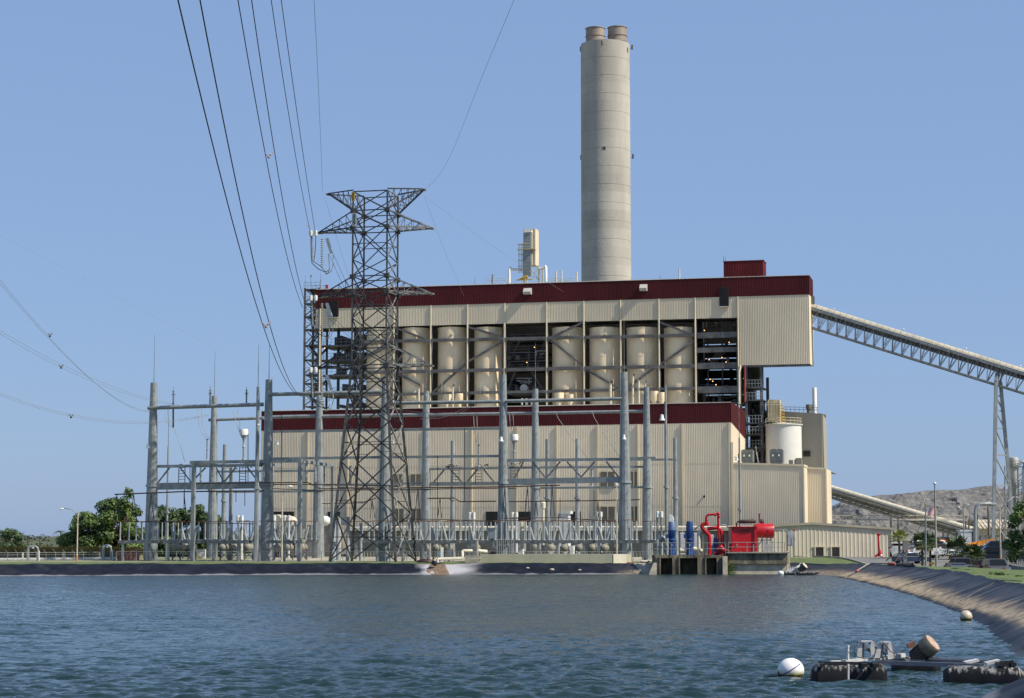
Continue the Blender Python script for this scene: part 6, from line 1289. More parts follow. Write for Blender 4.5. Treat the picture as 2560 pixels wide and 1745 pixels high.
# sluice ramp left of the intake
m = MB(); a, b_ = P(1572, 1432, 214.5), P(1634, 1432, 214.5); m.q((a.x - .3, 214.3, -.3), (b_.x, 214.3, -.3), (b_.x + .5, 217.5, 1.15), (a.x + .3, 217.5, 1.15)); m.q((a.x - .3, 214.3, -.3), (a.x + .3, 217.5, 1.15), (a.x + .3, 217.8, -.3)); m.q((a.x + .3, 217.5, 1.15), (b_.x + .5, 217.5, 1.15), (b_.x + .5, 219, 1.15), (a.x + .3, 219, 1.15))
for f in (.1, .9): m.bar((a.x - .2, 214.3 + 3.2 * f, -.2 + 1.35 * f), (b_.x, 214.3 + 3.2 * f, -.2 + 1.35 * f), .05)
tag(m.build('concrete_ramp', M['conc']), 'small bare concrete ramp between the liner and the intake', 'ramp')
# railing
def railing(pts, h, lab, step=1.4, m_='galv'):
    t = thing('railing', lab, 'railing', Vector(pts[0])); m = MB(); m2 = MB()
    for k in range(len(pts) - 1):
        a, b_ = Vector(pts[k]), Vector(pts[k + 1]); n = max(1, round((b_ - a).length / step))
        for j in range(n + 1): p = a + (b_ - a) * j / n; m = MB(); m.tube(p, p + UPV * h, .03, n=6); m.build('post', M[m_], t)
        for z in (h, h * .52): m2.tube(a + UPV * z, b_ + UPV * z, .028, n=6)
    m2.build('rail', M[m_], t)
railing([(xL - .3, YP + 5, zd), (xL - .3, YP + .25, zd), (xM - .1, YP + .25, zd)], zy(1357, YP) - zd, 'grey pipe railing on the intake deck before the blue pumps', 1.9)
railing([(xM + .2, YP + .3, zp2 + .12), (xR - .1, YP + .3, zp2 + .12), (xR - .1, YP + 5.5, zp2 + .12)], zy(1356, YP) - zp2 - .12, 'grey pipe railing around the red engine platform', 2.1)
# blue vertical pumps
for i, (px, y0, y1, w_, dy, lab) in enumerate(((1680, 1304, 1386, 17.5, 1.4, 'blue vertical pump motor with faded top, left of the two tall ones'), (1724.5, 1303, 1386, 17, 1.4, 'bright blue vertical pump motor, right of the two tall ones'), (1790, 1344, 1386, 13, 2.0, 'small blue motor above the red valve behind the red pipes'))):
    Y = YP + dy; b0 = P(px, y1, Y); b0.z = zd; h = zy(y0, Y) - zd; r = w_ / 2 * Y / F; t = thing('pump_motor', lab, 'pump', b0, 'blue vertical pump motors')
    m = MB(); m.lathe(b0, [(r * 1.0, 0), (r * 1.0, h * .06), (r * .95, h * .07), (r * .95, h * .42), (r * 1.02, h * .43), (r * 1.02, h * .46), (r * .85, h * .48), (r * .85, h * .54), (r * 1.0, h * .56), (r * 1.0, h * .75)], 20); m.build('body', M['blue'], t, 40)
    m = MB(); m.lathe(b0, [(r * 1.03, h * .75), (r * 1.03, h * .9), (r * .92, h * .93), (r * .92, h * .97), (r * .8, h), (.01, h)], 20); m.build('cap', M['bluefade'] if i == 0 else M['blue'], t, 40)
    m = MB()
    for k in range(14): a = 2 * math.pi * k / 14; m.box(b0 + Vector((math.cos(a) * r, math.sin(a) * r, h * .65)), (.05, .05, h * .16))
    m.build('fins', M['blue'], t)
    m = MB(); m.box(b0 + Vector((-r * 1.35, -.1, h * (.56 if i < 2 else .5))), (r * .8, .35, h * .12)); m.build('terminal_box', M['blue'], t)
    m = MB(); m.lathe(b0 + Vector((0, -r * .9, h * .3)), [(.01, 0), (r * .35, 0), (r * .35, .05), (.01, .05)], 10, Vector((0, -1, 0))); m.build('cover_plate', M['bluefade'], t)
# cream pipes of the pumps
m = MB(); q = F_(1748, 1386, 2.2); m.path([F_(1700, 1376, 1.5), F_(1716, 1376, 1.5)], .27, 12); m.path([F_(1733, 1372, 1.8), F_(1742, 1374, 1.8)], .25, 10); m.path([F_(1747, 1386, 1.8), F_(1747, 1340, 1.8), F_(1747, 1333, 1.8), F_(1751, 1327, 2.5)], .19, 10); m.path([F_(1758, 1386, 1.9), F_(1758, 1335, 1.9)], .08, 8); m.ball(F_(1752, 1376, 1.6), .22, 10, 8)
tag(m.build('discharge_pipe', M['cream2'], None, 50), 'cream pump discharge pipes between the blue motors', 'pipe')
# red pipework
t = thing('fire_water_pipe', 'bright red bent fire-water pipework beside the blue pumps', 'pipe', F_(1775, 1386, 2))
def pip(pts, r, dy=1.6, n=12): 
    m = MB(); p3 = [F_(x, y, dy + (d_ if len((x, y)) else 0)) for (x, y, *rest) in pts for d_ in [(rest[0] if rest else 0)]]; m.path(p3, r, n); return m
pip([(1773.5, 1387), (1773.5, 1345), (1772.5, 1338), (1757, 1322), (1755, 1318), (1756, 1312), (1762, 1309)], .22).build('main_pipe', M['red'], t, 50)
pip([(1768, 1322, .5), (1795, 1319, .5), (1800, 1322, .5), (1803, 1330, .5), (1805.5, 1340, .5), (1806, 1368, .5)], .2).build('main_pipe', M['red'], t, 50)
pip([(1766, 1310), (1766, 1294), (1767, 1290), (1770, 1287), (1775, 1286.5), (1796, 1285)], .125).build('branch_pipe', M['red'], t, 50)
pip([(1795.5, 1286), (1795.5, 1290), (1796, 1330), (1798, 1352)], .12).build('branch_pipe', M['red'], t, 50)
m = MB()
for (x, y, r, h) in ((1766, 1302, .2, .12), (1766, 1308, .24, .12), (1766, 1315, .3, .3)): m.lathe(F_(x, y, 1.6), [(.01, 0), (r, 0), (r, h), (.01, h)], 14)
for (x, y, r) in ((1796, 1285, .2), (1788, 1287, .16), (1797, 1291, .18)): m.ball(F_(x, y, 1.6), r, 10, 8)
m.build('flange', M['red'], t, 40); m = MB(); m.tube(F_(1792, 1282, 1.6), F_(1792, 1277, 1.6), .04, n=6); m.build('air_valve', M['darksteel'], t)
m = MB(); m.lathe(F_(1801, 1387, 1.4), [(.34, 0), (.34, .1), (.2, .16), (.2, .35), (.42, .45), (.45, .7), (.3, .9), (.3, 1.1), (.01, 1.1)], 14); m.ball(F_(1805, 1374, 1.0), .3, 10, 8); m.path([F_(1786, 1383, 1.3), F_(1801, 1378, 1.3), F_(1818, 1380, 1.3)], .16, 10); m.path([F_(1806, 1372, 1.2), F_(1820, 1377, 1.2), F_(1825, 1379, 1.2)], .13, 8); m.box(F_(1822, 1369, 1.2), (.12, .12, 1.4)); m.build('pump_casing', mat('dark_red', (.30, .006, .012), .4, 0, .2, 2), t, 40)
# diesel engine house and tank
e0, e1 = P(1829, 1375, YP + 1.2), P(1892, 1375, YP + 1.2); zt_ = zy(1318, YP + 1.2)
t = thing('engine_housing', 'bright red square engine enclosure with black exhaust muffler on top', 'engine', Vector(((e0.x + e1.x) / 2, YP + 2.4, zp2)))
m = MB(); m.box(((e0.x + e1.x) / 2, YP + 2.6, (zp2 + .15 + zt_) / 2), (e1.x - e0.x, 2.8, zt_ - zp2 - .15)); m.build('case', M['red'], t)
m = MB(); m.box(((e0.x + e1.x) / 2, YP + 2.5, zt_ + .05), (e1.x - e0.x + .16, 3.1, .1)); m.box((e1.x - .12, YP + 1.1, (zp2 + zt_) / 2 + .1), (.3, .12, zt_ - zp2 - .2)); m.box((e0.x + .1, YP + 1.15, (zp2 + zt_) / 2 + .1), (.12, .08, zt_ - zp2 - .2)); m.build('trim', M['red'], t)
m = MB(); a, b_ = P(1852, 1331, YP + 1.15), P(1874, 1325, YP + 1.15)
for k in range(7): z = a.z + (b_.z - a.z) * k / 6; m.box(((a.x + b_.x) / 2, YP + 1.17, z), (b_.x - a.x, .08, .03))
m.build('louvre', mat('dark_red_slot', (.16, .004, .008), .5), t)
m = MB(); m.lathe(P(1846, 1304, YP + 2), [(.01, 0), (.15, .02), (.21, .1), (.21, 1.75), (.15, 1.85), (.08, 1.9), (.01, 1.9)], 14, Vector((1, 0, .02))); m.tube(P(1841, 1318, YP + 2), P(1842, 1306, YP + 2), .07, n=8); m.tube(P(1842, 1306, YP + 2), P(1848, 1303, YP + 2), .07, n=8); m.build('muffler', M['rust'] if False else mat('sooty_muffler', (.05, .035, .035), .7, 0, .3, 3), t, 40)
m = MB(); m.box(P(1884, 1371, YP + 1.1), (.12, .06, .9)); m.box(P(1843, 1362, YP + 1.1), (.16, .05, .2)); m.build('plate', M['galv'], t)
m = MB(); m.lathe(P(1824, 1385, YP + 1.6), [(.25, 0), (.25, .2), (.12, .25), (.12, .9), (.3, .95), (.3, 1.05)], 10); m.build('drive_shaft', M['red'], t, 40)
t = thing('fuel_tank', 'bright red horizontal cylindrical fuel tank on a stand beside the engine', 'tank', P(1912, 1382, YP + 3.6))
m = MB(); a = P(1886, 1327, YP + 3.6); r = 18 * (YP + 3.6) / F; ln_ = P(1933, 1327, YP + 3.6).x - a.x; m.lathe(a, [(.01, -.1), (r * .7, -.06), (r, .05), (r, ln_ - .05), (r * .97, ln_), (.01, ln_)], 32, Vector((1, 0, 0))); m.build('shell', M['red'], t, 40)
m = MB(); m.tube(P(1898.5, 1308, YP + 3.4), P(1898.5, 1286, YP + 3.4), .07, n=8); m.lathe(P(1898.5, 1287, YP + 3.4), [(.01, 0), (.14, 0), (.14, .12), (.01, .14)], 10); m.build('vent_pipe', M['red'], t, 40); m = MB(); m.tube(P(1880, 1308, YP + 3.4), P(1880, 1297, YP + 3.4), .05, n=8); m.build('vent_pipe', M['red'], t, 40); m = MB(); m.ball(P(1905, 1303, YP + 3.8), .28, 10, 8, (1, .4, 1)); m.build('filler_dome', M['darksteel'], t, 40)
m = MB()
for px in (1894, 1906, 1918, 1928):
    m.bar(P(px, 1383, YP + 3), P(px, 1345, YP + 3), .12)
m.bar(P(1894, 1365, YP + 3), P(1906, 1350, YP + 3), .14); m.bar(P(1894, 1350, YP + 3), P(1928, 1350, YP + 3), .14)
m.build('stand', M['galvdark'], t)
m = MB()
for px in (1911, 1916, 1922, 1926, 1932, 1937): m.tube(P(px, 1384, YP + 1.5), P(px, 1352 + (px % 3) * 4, YP + 1.5), .06, n=6)
tag(m.build('pipe_stubs', M['insul'], None, 40), 'cluster of short grey upright pipes behind the platform railing', 'pipes')
m = MB(); m.path([P(1904, 1350, YP + 3), P(1904, 1326, YP + 3), P(1908, 1323, YP + 3), P(1930, 1323, YP + 2.6), P(1966, 1325, YP + 2.6), P(1970, 1328, YP + 2.6)], .035, 6); m.path([P(1956, 1384, YP + 2), P(1956, 1328, YP + 2), P(1960, 1325, YP + 2)], .03, 6); tag(m.build('conduit', M['galv'], None, True), 'thin grey conduit running from the red tank to the electrical cabinet', 'conduit')
t = thing('electrical_cabinet', 'tall grey electrical cabinet with small red lamp beside the platform', 'cabinet', P(1977, 1388, YP + 4)); Yc = YP + 4
m = MB(); a, b_ = P(1968, 1365, Yc), P(1984, 1328, Yc); m.box(((a.x + b_.x) / 2, Yc, (a.z + b_.z) / 2), (b_.x - a.x, .5, b_.z - a.z)); m.build('case', mat('cabinet_grey', (.36, .38, .41), .5, .1, .1, 2), t)
m = MB(); a, b_ = P(1970, 1363, Yc - .3), P(1979, 1337, Yc - .3); m.box(((a.x + b_.x) / 2, Yc - .27, (a.z + b_.z) / 2), (b_.x - a.x, .06, b_.z - a.z)); m.build('door', M['insul'], t)
m = MB()
for px in (1969, 1983): p = P(px, 1390, Yc); m.box((p.x, Yc, (p.z - .5 + P(px, 1326, Yc).z) / 2), (.1, .1, P(px, 1326, Yc).z - p.z + .5))
m.tube(P(1984, 1389, Yc - .4), P(1984, 1340, Yc - .4), .04, n=6); m.build('frame', M['galv'], t)
m = MB(); m.ball(P(1986, 1325, Yc), .12, 8, 6); m.build('red_lamp', M['red'], t); m = MB(); m.box(P(1985, 1348, Yc), (.12, .2, .35)); m.build('socket', M['black'], t)
m = MB(); m.path([P(1985, 1391, Yc - .5), P(2016, 1390, Yc - .5), P(2016, 1394, Yc - .5)], .05, 6); tag(m.build('low_rail', M['galv'], None, True), 'low grey pipe rail on the grass beside the electrical cabinet', 'rail')
# grey clutter between pumps: instrument stands, panels, arched conduit
for i, (x0, y0, x1, y1, dy, lab) in enumerate(((1700, 1331, 1712, 1386, 4, 'pale grey switch cabinet between the two tall blue motors'), (1735, 1331, 1742, 1386, 5, 'narrow pale grey switch cabinet right of the tall blue motors'), (1775, 1336, 1784, 1386, 4, 'pale grey switch cabinet behind the red pipes'))):
    a, b_ = F_(x0, y1, dy), F_(x1, y0, dy); m = MB(); m.box(((a.x + b_.x) / 2, YP + dy, (a.z + b_.z) / 2), (b_.x - a.x, .4, b_.z - a.z)); m.box(((a.x + b_.x) / 2, YP + dy - .22, (a.z + b_.z) / 2 + .1), ((b_.x - a.x) * .8, .04, (b_.z - a.z) * .8)); tag(m.build('switch_cabinet', mat('panel_grey', (.50, .53, .56), .5, 0, .06, 1.5)), lab, 'cabinet')
m = MB(); m.path([F_(1736, 1325, 5), F_(1745, 1316, 5), F_(1760, 1312.5, 5), F_(1800, 1312, 5), F_(1815, 1313, 5), F_(1822, 1320, 5), F_(1830, 1326, 5)], .07, 8); m.path([F_(1662, 1327, 4), F_(1720, 1327, 4)], .06, 6); m.path([F_(1690, 1330, 4), F_(1690, 1386, 4)], .05, 6); m.path([F_(1706, 1328, 4), F_(1706, 1386, 4)], .05, 6)
tag(m.build('conduit', M['galvdark'], None, True), 'arched grey conduits behind the red pipes and blue pumps', 'conduit')
m = MB(); rs = random.Random(9)
for k in range(16): px = rs.uniform(1646, 1668); y = rs.uniform(1325, 1380); m.tube(F_(px, y, 2.5), F_(px + rs.choice((0, 0, 4, -3)), y + rs.uniform(6, 22), 2.5), rs.uniform(.03, .08), n=6)
for (px, y) in ((1652, 1350), (1650, 1368), (1658, 1345)): m.ball(F_(px, y, 2.4), .25, 10, 8)
tag(m.build('valve_cluster', M['galv'], None, 40), 'tangle of grey valves and pipes at left end of the intake deck', 'valves')
m = MB(); a = F_(1677, 1308, 14); m.prism([(a.x, a.y), (a.x + .4, a.y), (a.x + .4, a.y + .6), (a.x, a.y + .6)], a.z - .6, a.z); 
m = MB(); i0 = len(m.v); pts = [P(1674, 1305, 228), P(1683, 1305, 228), P(1684, 1297, 228), P(1681, 1290, 228), P(1674, 1286, 228)]
for p in pts: m.v.append(p)
for p in pts: m.v.append(p + B * .4)
n = len(pts); m.f.append(tuple(range(n))); m.f.append(tuple(reversed(range(n, 2 * n)))); m.m += [0, 0]
for k in range(n): j = (k + 1) % n; m.f.append((k, j, n + j, n + k)); m.m.append(0)
tag(m.build('ventilator_cowl', M['whiteins']), 'pale quarter-round cowl behind the left blue pump', 'vent')
# ------------------------------------------------------------------ low pit wall, discharge pipe, small railing
Yv = 217.5; zt_ = zy(1385.5, Yv); x0, x1, x2 = P(1200, 1390, Yv).x, P(1533, 1390, Yv).x, P(1565, 1390, Yv).x
t = thing('valve_pit', 'long low beige concrete wall of a valve pit above the liner', 'concrete wall', Vector(((x0 + x2) / 2, Yv + 2, 1)))
m = MB(); m.prism([(x0, Yv + 1.2), (x1, Yv), (x2, Yv + .55), (x2 + .8, Yv + 4), (x0, Yv + 5)], .9, zt_); m.build('wall', M['wallconc'], t)
m = MB(); m.prism([(x1 + .02, Yv - .05), (x2 + .03, Yv + .5), (x2 + .03, Yv + .53), (x1 + .02, Yv - .02)], .95, zt_ + .01); m.build('end_face', mat('sunlit_end', (.66, .61, .48), .8, 0, .04, .7), t)  # same wall, its end coloured lighter to stand for full sun
m = MB(); a = P(1162, 1395, Yv); m.prism([(a.x, Yv + .8), (x0, Yv + .8), (x0, Yv + 3), (a.x, Yv + 3)], .9, zy(1389, Yv)); m.build('low_block', M['conc'], t)
m = MB(); m.path([P(1094, 1406, 214), P(1094, 1400, 214), P(1096, 1397.5, 214), P(1154, 1396, 215), P(1156, 1393, 215), P(1156, 1379, 215.5), P(1159, 1377, 215.5), P(1180, 1377, 216)], .16, 10); m.path([P(1196, 1377, 217), P(1203, 1378, 217), P(1216, 1379, 217.5)], .2, 10)
tag(m.build('discharge_pipe', M['cream2'], None, 50), 'white bent discharge pipe emptying over the liner edge', 'pipe')
m = MB(); m.lathe(P(1089, 1409, 213.4), [(.01, 0), (.24, 0), (.28, .15), (.24, .5), (.01, .5)], 12, Vector((-.5, -.8, .2))); tag(m.build('pipe_mouth', M['black'], None, 40), 'black hose mouth below the white discharge pipe', 'hose')
m = MB(); a = P(1104, 1376, 219); m.box((a.x + .05, 219, a.z - .6), (.3, .3, 1.9)); m.box((a.x - .3, 219.2, a.z - .7), (.35, .3, 1.2)); tag(m.build('marker_post', M['white']), 'white square marker post beside the discharge pipe', 'post')
m = MB(); m.box(P(1187, 1396.5, 216.5), (1.4, .8, .12)); m.box(P(1200, 1400, 216.5), (.2, .3, .5)); tag(m.build('stone_bench', M['concpale']), 'small pale slab on a block before the valve pit', 'slab')
za = zy(1387, 219); 
t = thing('railing', 'small grey railing with closely spaced bars on the pit', 'railing', P(1265, 1386, 219)); m = MB(); m2 = MB()
for (a, b_) in ((1243, 1284),):
    for px in np.linspace(a, b_, 9): m.tube(P(px, 1387, 219), P(px, 1348, 219), .035, n=6)
    for y in (1349, 1363): m2.tube(P(a, y, 219), P(b_, y, 219), .04, n=6)
m.tube(P(1242, 1390, 219), P(1242, 1310, 219), .05, n=6); m.build('bar', M['galv'], t); m2.build('rail', M['galv'], t)
m = MB(); 
for k in range(8): m.tube(P(1224 + k * 2, 1386, 219), P(1224 + k * 2 + (k % 3) * 3, 1372, 219), .06, n=6)
m.path([P(1220, 1383, 218.8), P(1230, 1378, 218.8), P(1243, 1380, 218.8)], .14, 8); tag(m.build('valve_cluster', M['darksteel'], None, 40), 'dark valves beside the small railing on the pit', 'valves')
for i, (px, py, w_, Y, lab) in enumerate(((1063, 1396, 44, 219, 'dark red upturned boat hull on the grass by the tower foot'), (1572, 1401, 20, 219, 'dark red small upturned hull right of the pit wall end'))):
    p = P(px, py + 6, Y); p.z = gz(p.x, Y) - .1 if i else zy(1405, Y); r = w_ / 2 * Y / F; m = MB(); m.ball(p, r, 20, 10, (1, .55, .38 if i == 0 else .25)); tag(m.build('rowing_boat', mat('hull_red' if i else 'hull_dark', (.20, .012, .02) if i else (.035, .012, .014), .5, 0, .2, 3), None, True), lab, 'boat')
m = MB(); p = P(1612, 1404, 218); m.ball(p, .42, 10, 8, (1.3, .8, .35)); tag(m.build('boulder', M['concpale'], None, True), 'flat pale stone at the top of the concrete ramp', 'rock')
m = MB(); rs = random.Random(31); ga, gb = W0(1058, 1436)[0], W0(1128, 1436)[0]
def spill(a, b_):
    x = ga + (gb - ga) * a; tp = .42; xx = x + (ga + (gb - ga) * .48 - x) * b_ * .55; v = Vector((xx, 211.3 + 3.4 * b_, -.25 + 1.5 * b_)); return v + Vector((0, -.12, .10)) * (math.sin(math.pi * a) ** .6) * (1 + .6 * mnoise.noise(v * 2.5)) * .35
m.grid(spill, 40, 24); tag(m.build('soil_spill', mat('spill_soil', (.22, .155, .11), .95, 0, .3, 1.5, c2=(.12, .08, .055), bump=.7, bscale=5), None, True), 'fan of bare brown soil washed down under the discharge pipe', 'soil')
for i, (px, py, w_) in enumerate(((1319, 1420, 9), (1380, 1424, 12), (1449, 1425, 9))):
    p = P(px, py, 212.6); m = MB(); m.ball(p, w_ / 2 * 213 / F, 8, 6, (1, .6, .5)); tag(m.build('boulder', M['concpale'], None, False), 'small pale stone lying on the liner, %s from the left' % ORD[i], 'rock', 'pale stones on the liner')
# ------------------------------------------------------------------ left: fence, pipes, walls
Yf = 236; a, b_, c_ = P(-30, 1408, Yf - 4), P(300, 1405, Yf + 6), P(345, 1405, Yf + 7)
for p in (a, b_, c_): p.z = gz(p.x, p.y)
rail_fence([a, b_, c_], zy(1382, Yf) - a.z, 'long chain link fence with barbed arms at the far left bank', 1.15 * 1.0, barbed=True)
s = Yf / F
for i, (pa, pb) in enumerate((((-40, 1400.5), (290, 1398)),)):
    p, q = P(*pa, Yf + 6), P(*pb, Yf + 6); m = MB(); m.tube(p, q, 5.3 * s, n=16); 
    t = thing('water_main', 'long thick grey pipe lying behind the left fence', 'pipe', (p + q) / 2); m.build('pipe', mat('main_grey', (.42, .42, .39), .6, 0, .12, .8), t, 40)
    m = MB()
    for px in (30, 72, 120, 155, 200, 232, 275): 
        e = P(px, 1404 - px * .015 + 4, Yf + 5.2); m.box(e, (.35, .6, .5))
    m.build('saddle', M['concpale'], t)
for i, (x0, x1, y0, y1, r_) in enumerate(((70, 95, 1365, 1402, 3.6), (258, 278, 1363, 1400, 3.6))):
    Y = Yf + 3; m = MB(); k = 5; m.path([P(x0, y1, Y), P(x0, y0 + 9, Y), P(x0 + 1.5, y0 + 4, Y), P(x0 + 6, y0 + 1.5, Y), P(x1 - 6, y0 + 1.5, Y), P(x1 - 1.5, y0 + 4, Y), P(x1, y0 + 9, Y), P(x1, y1, Y)], [r_ * s] * 4 + [r_ * s * .8] * 4, 12)
    t = thing('vent_loop', ['grey inverted U pipe loop at far left behind the fence', 'grey inverted U pipe loop left of the leftmost gantry pole'][i], 'pipe', P((x0 + x1) / 2, y1, Y), 'grey inverted U pipe loops'); m.build('pipe', M['galv'], t, 50)
    m = MB(); m.lathe(P((x0 + x1) / 2, y0 + 6, Y), [(.01, 0), (.16, 0), (.16, .2), (.01, .22)], 8); m.tube(P(x1 + 3, y1, Y), P(x1 + 3, y0 + 12, Y), .06, n=6); m.build('valve', M['white'], t)
for i, px in enumerate((57, 158, 249)):
    m = MB(); a = P(px, 1401, Yf + 9); b_ = P(px, 1390, Yf + 9); m.box((a + b_) / 2, (.2, .1, b_.z - a.z + .8)); m.box(b_, (.24, .12, .06)); tag(m.build('marker_post', M['cream2']), 'short cream marker post behind the left fence, %s from the left' % ORD[i], 'post', 'cream marker posts')
m = MB(); a, b_ = P(-30, 1400, 250), P(345, 1400, 250)
m.grid(lambda u, v: Vector((a.x + (b_.x - a.x) * u, 252 + 1.6 * math.sin(v * math.pi) + .3 * mnoise.noise(Vector((u * 60, v * 3, 0))), 1.2 + v * (1.75 + .25 * mnoise.noise(Vector((u * 45, 0, 1)))))), 200, 10)
tag(m.build('earth_bund', mat('bund_scrub', (.22, .20, .12), .95, 0, .3, .8, c2=(.11, .11, .06), bump=.6, bscale=3)), 'low brown overgrown earth bund behind the left pipe', 'bund')
m = MB(); a, b_ = P(296, 1378, 240), P(347, 1406, 240); m.box(((a.x + b_.x) / 2, 240, (a.z + b_.z) / 2 - .2), (b_.x - a.x, .25, a.z - b_.z + .4)); m.box(((a.x + b_.x) / 2, 239.95, a.z + .03), (b_.x - a.x + .1, .4, .1))
for k in range(6): m.box((a.x + (b_.x - a.x) * k / 5, 239.85, (a.z + b_.z) / 2 - .2), (.14, .12, a.z - b_.z + .3))
tag(m.build('brick_wall', M['redbrown']), 'short dull red wall behind the leftmost switch table', 'wall')
m = MB(); rs = random.Random(77)
# ------------------------------------------------------------------ street lamps and poles
def lamp(px, yt, yb, Y, lab, arm=None, w_=5, head=(10, 4), base_col=None, group='slim street lamps', mt='conc', rod=0):
    b0 = P(px, yb, Y); b0.z = min(b0.z, gz(b0.x, Y) + .3) - .4; s_ = Y / F; h = zy(yt, Y) - b0.z; t = thing('street_lamp', lab, 'street lamp', b0, group)
    m = MB(); m.tube(b0, b0 + UPV * h, w_ / 2 * s_, w_ * .36 * s_, 8); m.build('pole', M[mt], t, 40)
    if rod: m = MB(); m.tube(b0 + UPV * h, b0 + UPV * (h + rod), .06, n=6); m.build('spigot', M['galvdark'], t)
    for (ax_, ay) in (arm or []):
        e = P(ax_, ay, Y); m = MB(); st_ = b0 + UPV * (h - .4); m.path([st_, st_ * .6 + e * .4 + UPV * .35, e + UPV * .08], .05, 6); m.build('arm', M['galv'], t, True)
        m = MB(); sg = 1 if ax_ > px else -1; m.ball(e + Vector((sg * .25, 0, 0)), 1, 12, 8, (head[0] / 2 * s_, .25, head[1] / 2 * s_)); m.build('lamp_head', M['white'], t, True)
    if not arm: m = MB(); m.lathe(b0 + UPV * (h + rod), [(.05, -.1), (head[0] * .42 * s_, 0), (head[0] / 2 * s_, head[1] * .5 * s_), (head[0] * .4 * s_, head[1] * s_), (.01, head[1] * 1.1 * s_)], 14); m.build('lamp_head', M['white'], t, True)
    if base_col: m = MB(); m.tube(b0 + UPV * .3, b0 + UPV * 1.35, w_ * .56 * s_, w_ * .55 * s_, 8); m.build('painted_base', M[base_col], t)
    return t
lamp(192, 1280, 1409, 232, 'slim lamp pole with orange base at the far left fence', [(160, 1272)], 4, (13, 4), 'orange', mt='concpale')
lamp(704, 1232, 1404, 222, 'cream street lamp with short arm in front of the hall left end', [(720, 1216)], 5, (13, 5), mt='concpale')
lamp(1542, 1214, 1386, 221, 'slim slightly leaning cream lamp pole beside the right front gantry pole', None, 4, (6, 5), mt='concpale')
lamp(2341, 1224, 1411, 205, 'tall concrete lamp post with single round head before the ash heap', None, 6, (8, 5), rod=.55)
lamp(2411, 1265, 1385, 232, 'double-headed lamp post in front of the ash heap', [(2414, 1261), (2402, 1268)], 4, (8, 3), mt='galv')
lamp(2502, 1270, 1402, 228, 'slim lamp pole with orange base near the parked black car', [(2478, 1255), (2536, 1243)], 4.5, (6, 2.5), 'orange', mt='concpale')
# flag pole, flag, sign
Yg = 222; b0 = P(2314, 1406, Yg); b0.z = gz(b0.x, Yg) - .3; t = thing('flag_pole', 'plain grey flag pole with gold top beside the palms', 'flag pole', b0); s_ = Yg / F
m = MB(); m.tube(b0, P(2314, 1262, Yg), 2.6 * s_, 1.7 * s_, 10); m.build('pole', M['galv'], t, 40); m = MB(); m.ball(P(2314, 1260, Yg), .1, 8, 6); m.build('finial', M['yellow'], t)
m = MB(); NU, NVV = 39, 26; fw, fh = P(2338, 1280, Yg).x - P(2316.5, 1280, Yg).x, zy(1267, Yg) - zy(1287.5, Yg); o_ = P(2316.5, 1268, Yg)
def fl_(u, v): return (o_.x + fw * u * (1 - .06 * math.sin(v * 2)), Yg + .16 * math.sin(u * 7 + v * 2) * u ** .5, o_.z - fh * v - .18 * u * u + .10 * math.sin(u * 8.5 + 1.2 * v) * u)
m.grid(fl_, NU, NVV); m.m = []
for a in range(NU):
    for b_ in range(NVV): m.m.append(2 if (a < 16 and b_ < 14) else (0 if (b_ // 2) % 2 == 0 else 1))
fg = tag(m.build('flag', [mat('flag_red', (.42, .015, .03), .8), mat('flag_white', (.70, .68, .66), .8), mat('flag_blue', (.025, .035, .13), .8)], None, True), 'wind-blown flag with red and white stripes and blue starred corner', 'flag')
m = MB()
for r_ in range(9):
    for c_ in range(6 if r_ % 2 == 0 else 5):
        u = (c_ + (.5 if r_ % 2 == 0 else 1.0)) / 6.2 * 16 / 39; v = (r_ + .7) / 10 * 14 / 26; q = Vector(fl_(u, v)) - Vector((0, .012, 0)); m.q(*[q + Vector((.022 * math.cos(a), 0, .022 * math.sin(a))) for a in np.linspace(0, 6.28, 6)[:-1]])
st_ = m.build('star', M['white'], fg); st_['kind'] = 'stuff'
t = thing('notice_board', 'white square notice board strapped to the tall concrete lamp post', 'sign', P(2341, 1381, 204.6)); p = P(2341, 1378, 204.6); m = MB(); m.box(p, (.66, .03, .66)); m.build('panel', M['white'], t)
m = MB(); q = p - Vector((0, .02, 0)); m.ball(q + UPV * .2, .035, 8, 6); m.ball(q + UPV * .1, .035, 8, 6)
for k in range(4): m.box(q - UPV * (.04 + .07 * k), (.46, .01, .022))
m.build('lettering', M['darksteel'], t)
t = thing('parking_sign', 'small blue parking sign with white wheelchair symbol by the fan palms', 'sign', P(2387, 1396, 214)); p = P(2386.5, 1384, 214); m = MB(); m.box(p, (.30, .025, .42)); m.build('panel', mat('sign_blue', (.05, .22, .50), .5), t)
m = MB(); q = p - Vector((0, .018, 0)); m.ball(q + UPV * .12, .028, 8, 6); m.box(q + UPV * .04, (.03, .008, .12)); m.box(q + Vector((.03, 0, .0)), (.08, .008, .025)); m.path([q + Vector((.07 * math.cos(a), 0, -.07 + .07 * math.sin(a))) for a in np.linspace(1.8, 6.3, 12)], .012, 5); m.box(q + Vector((.075, 0, -.04)), (.02, .008, .1)); m.build('symbol', M['white'], t); m = MB(); m.tube(p - UPV * 1.4 + Vector((0, .04, 0)), p + UPV * .2 + Vector((0, .04, 0)), .025, n=6); m.build('post', M['galv'], t)
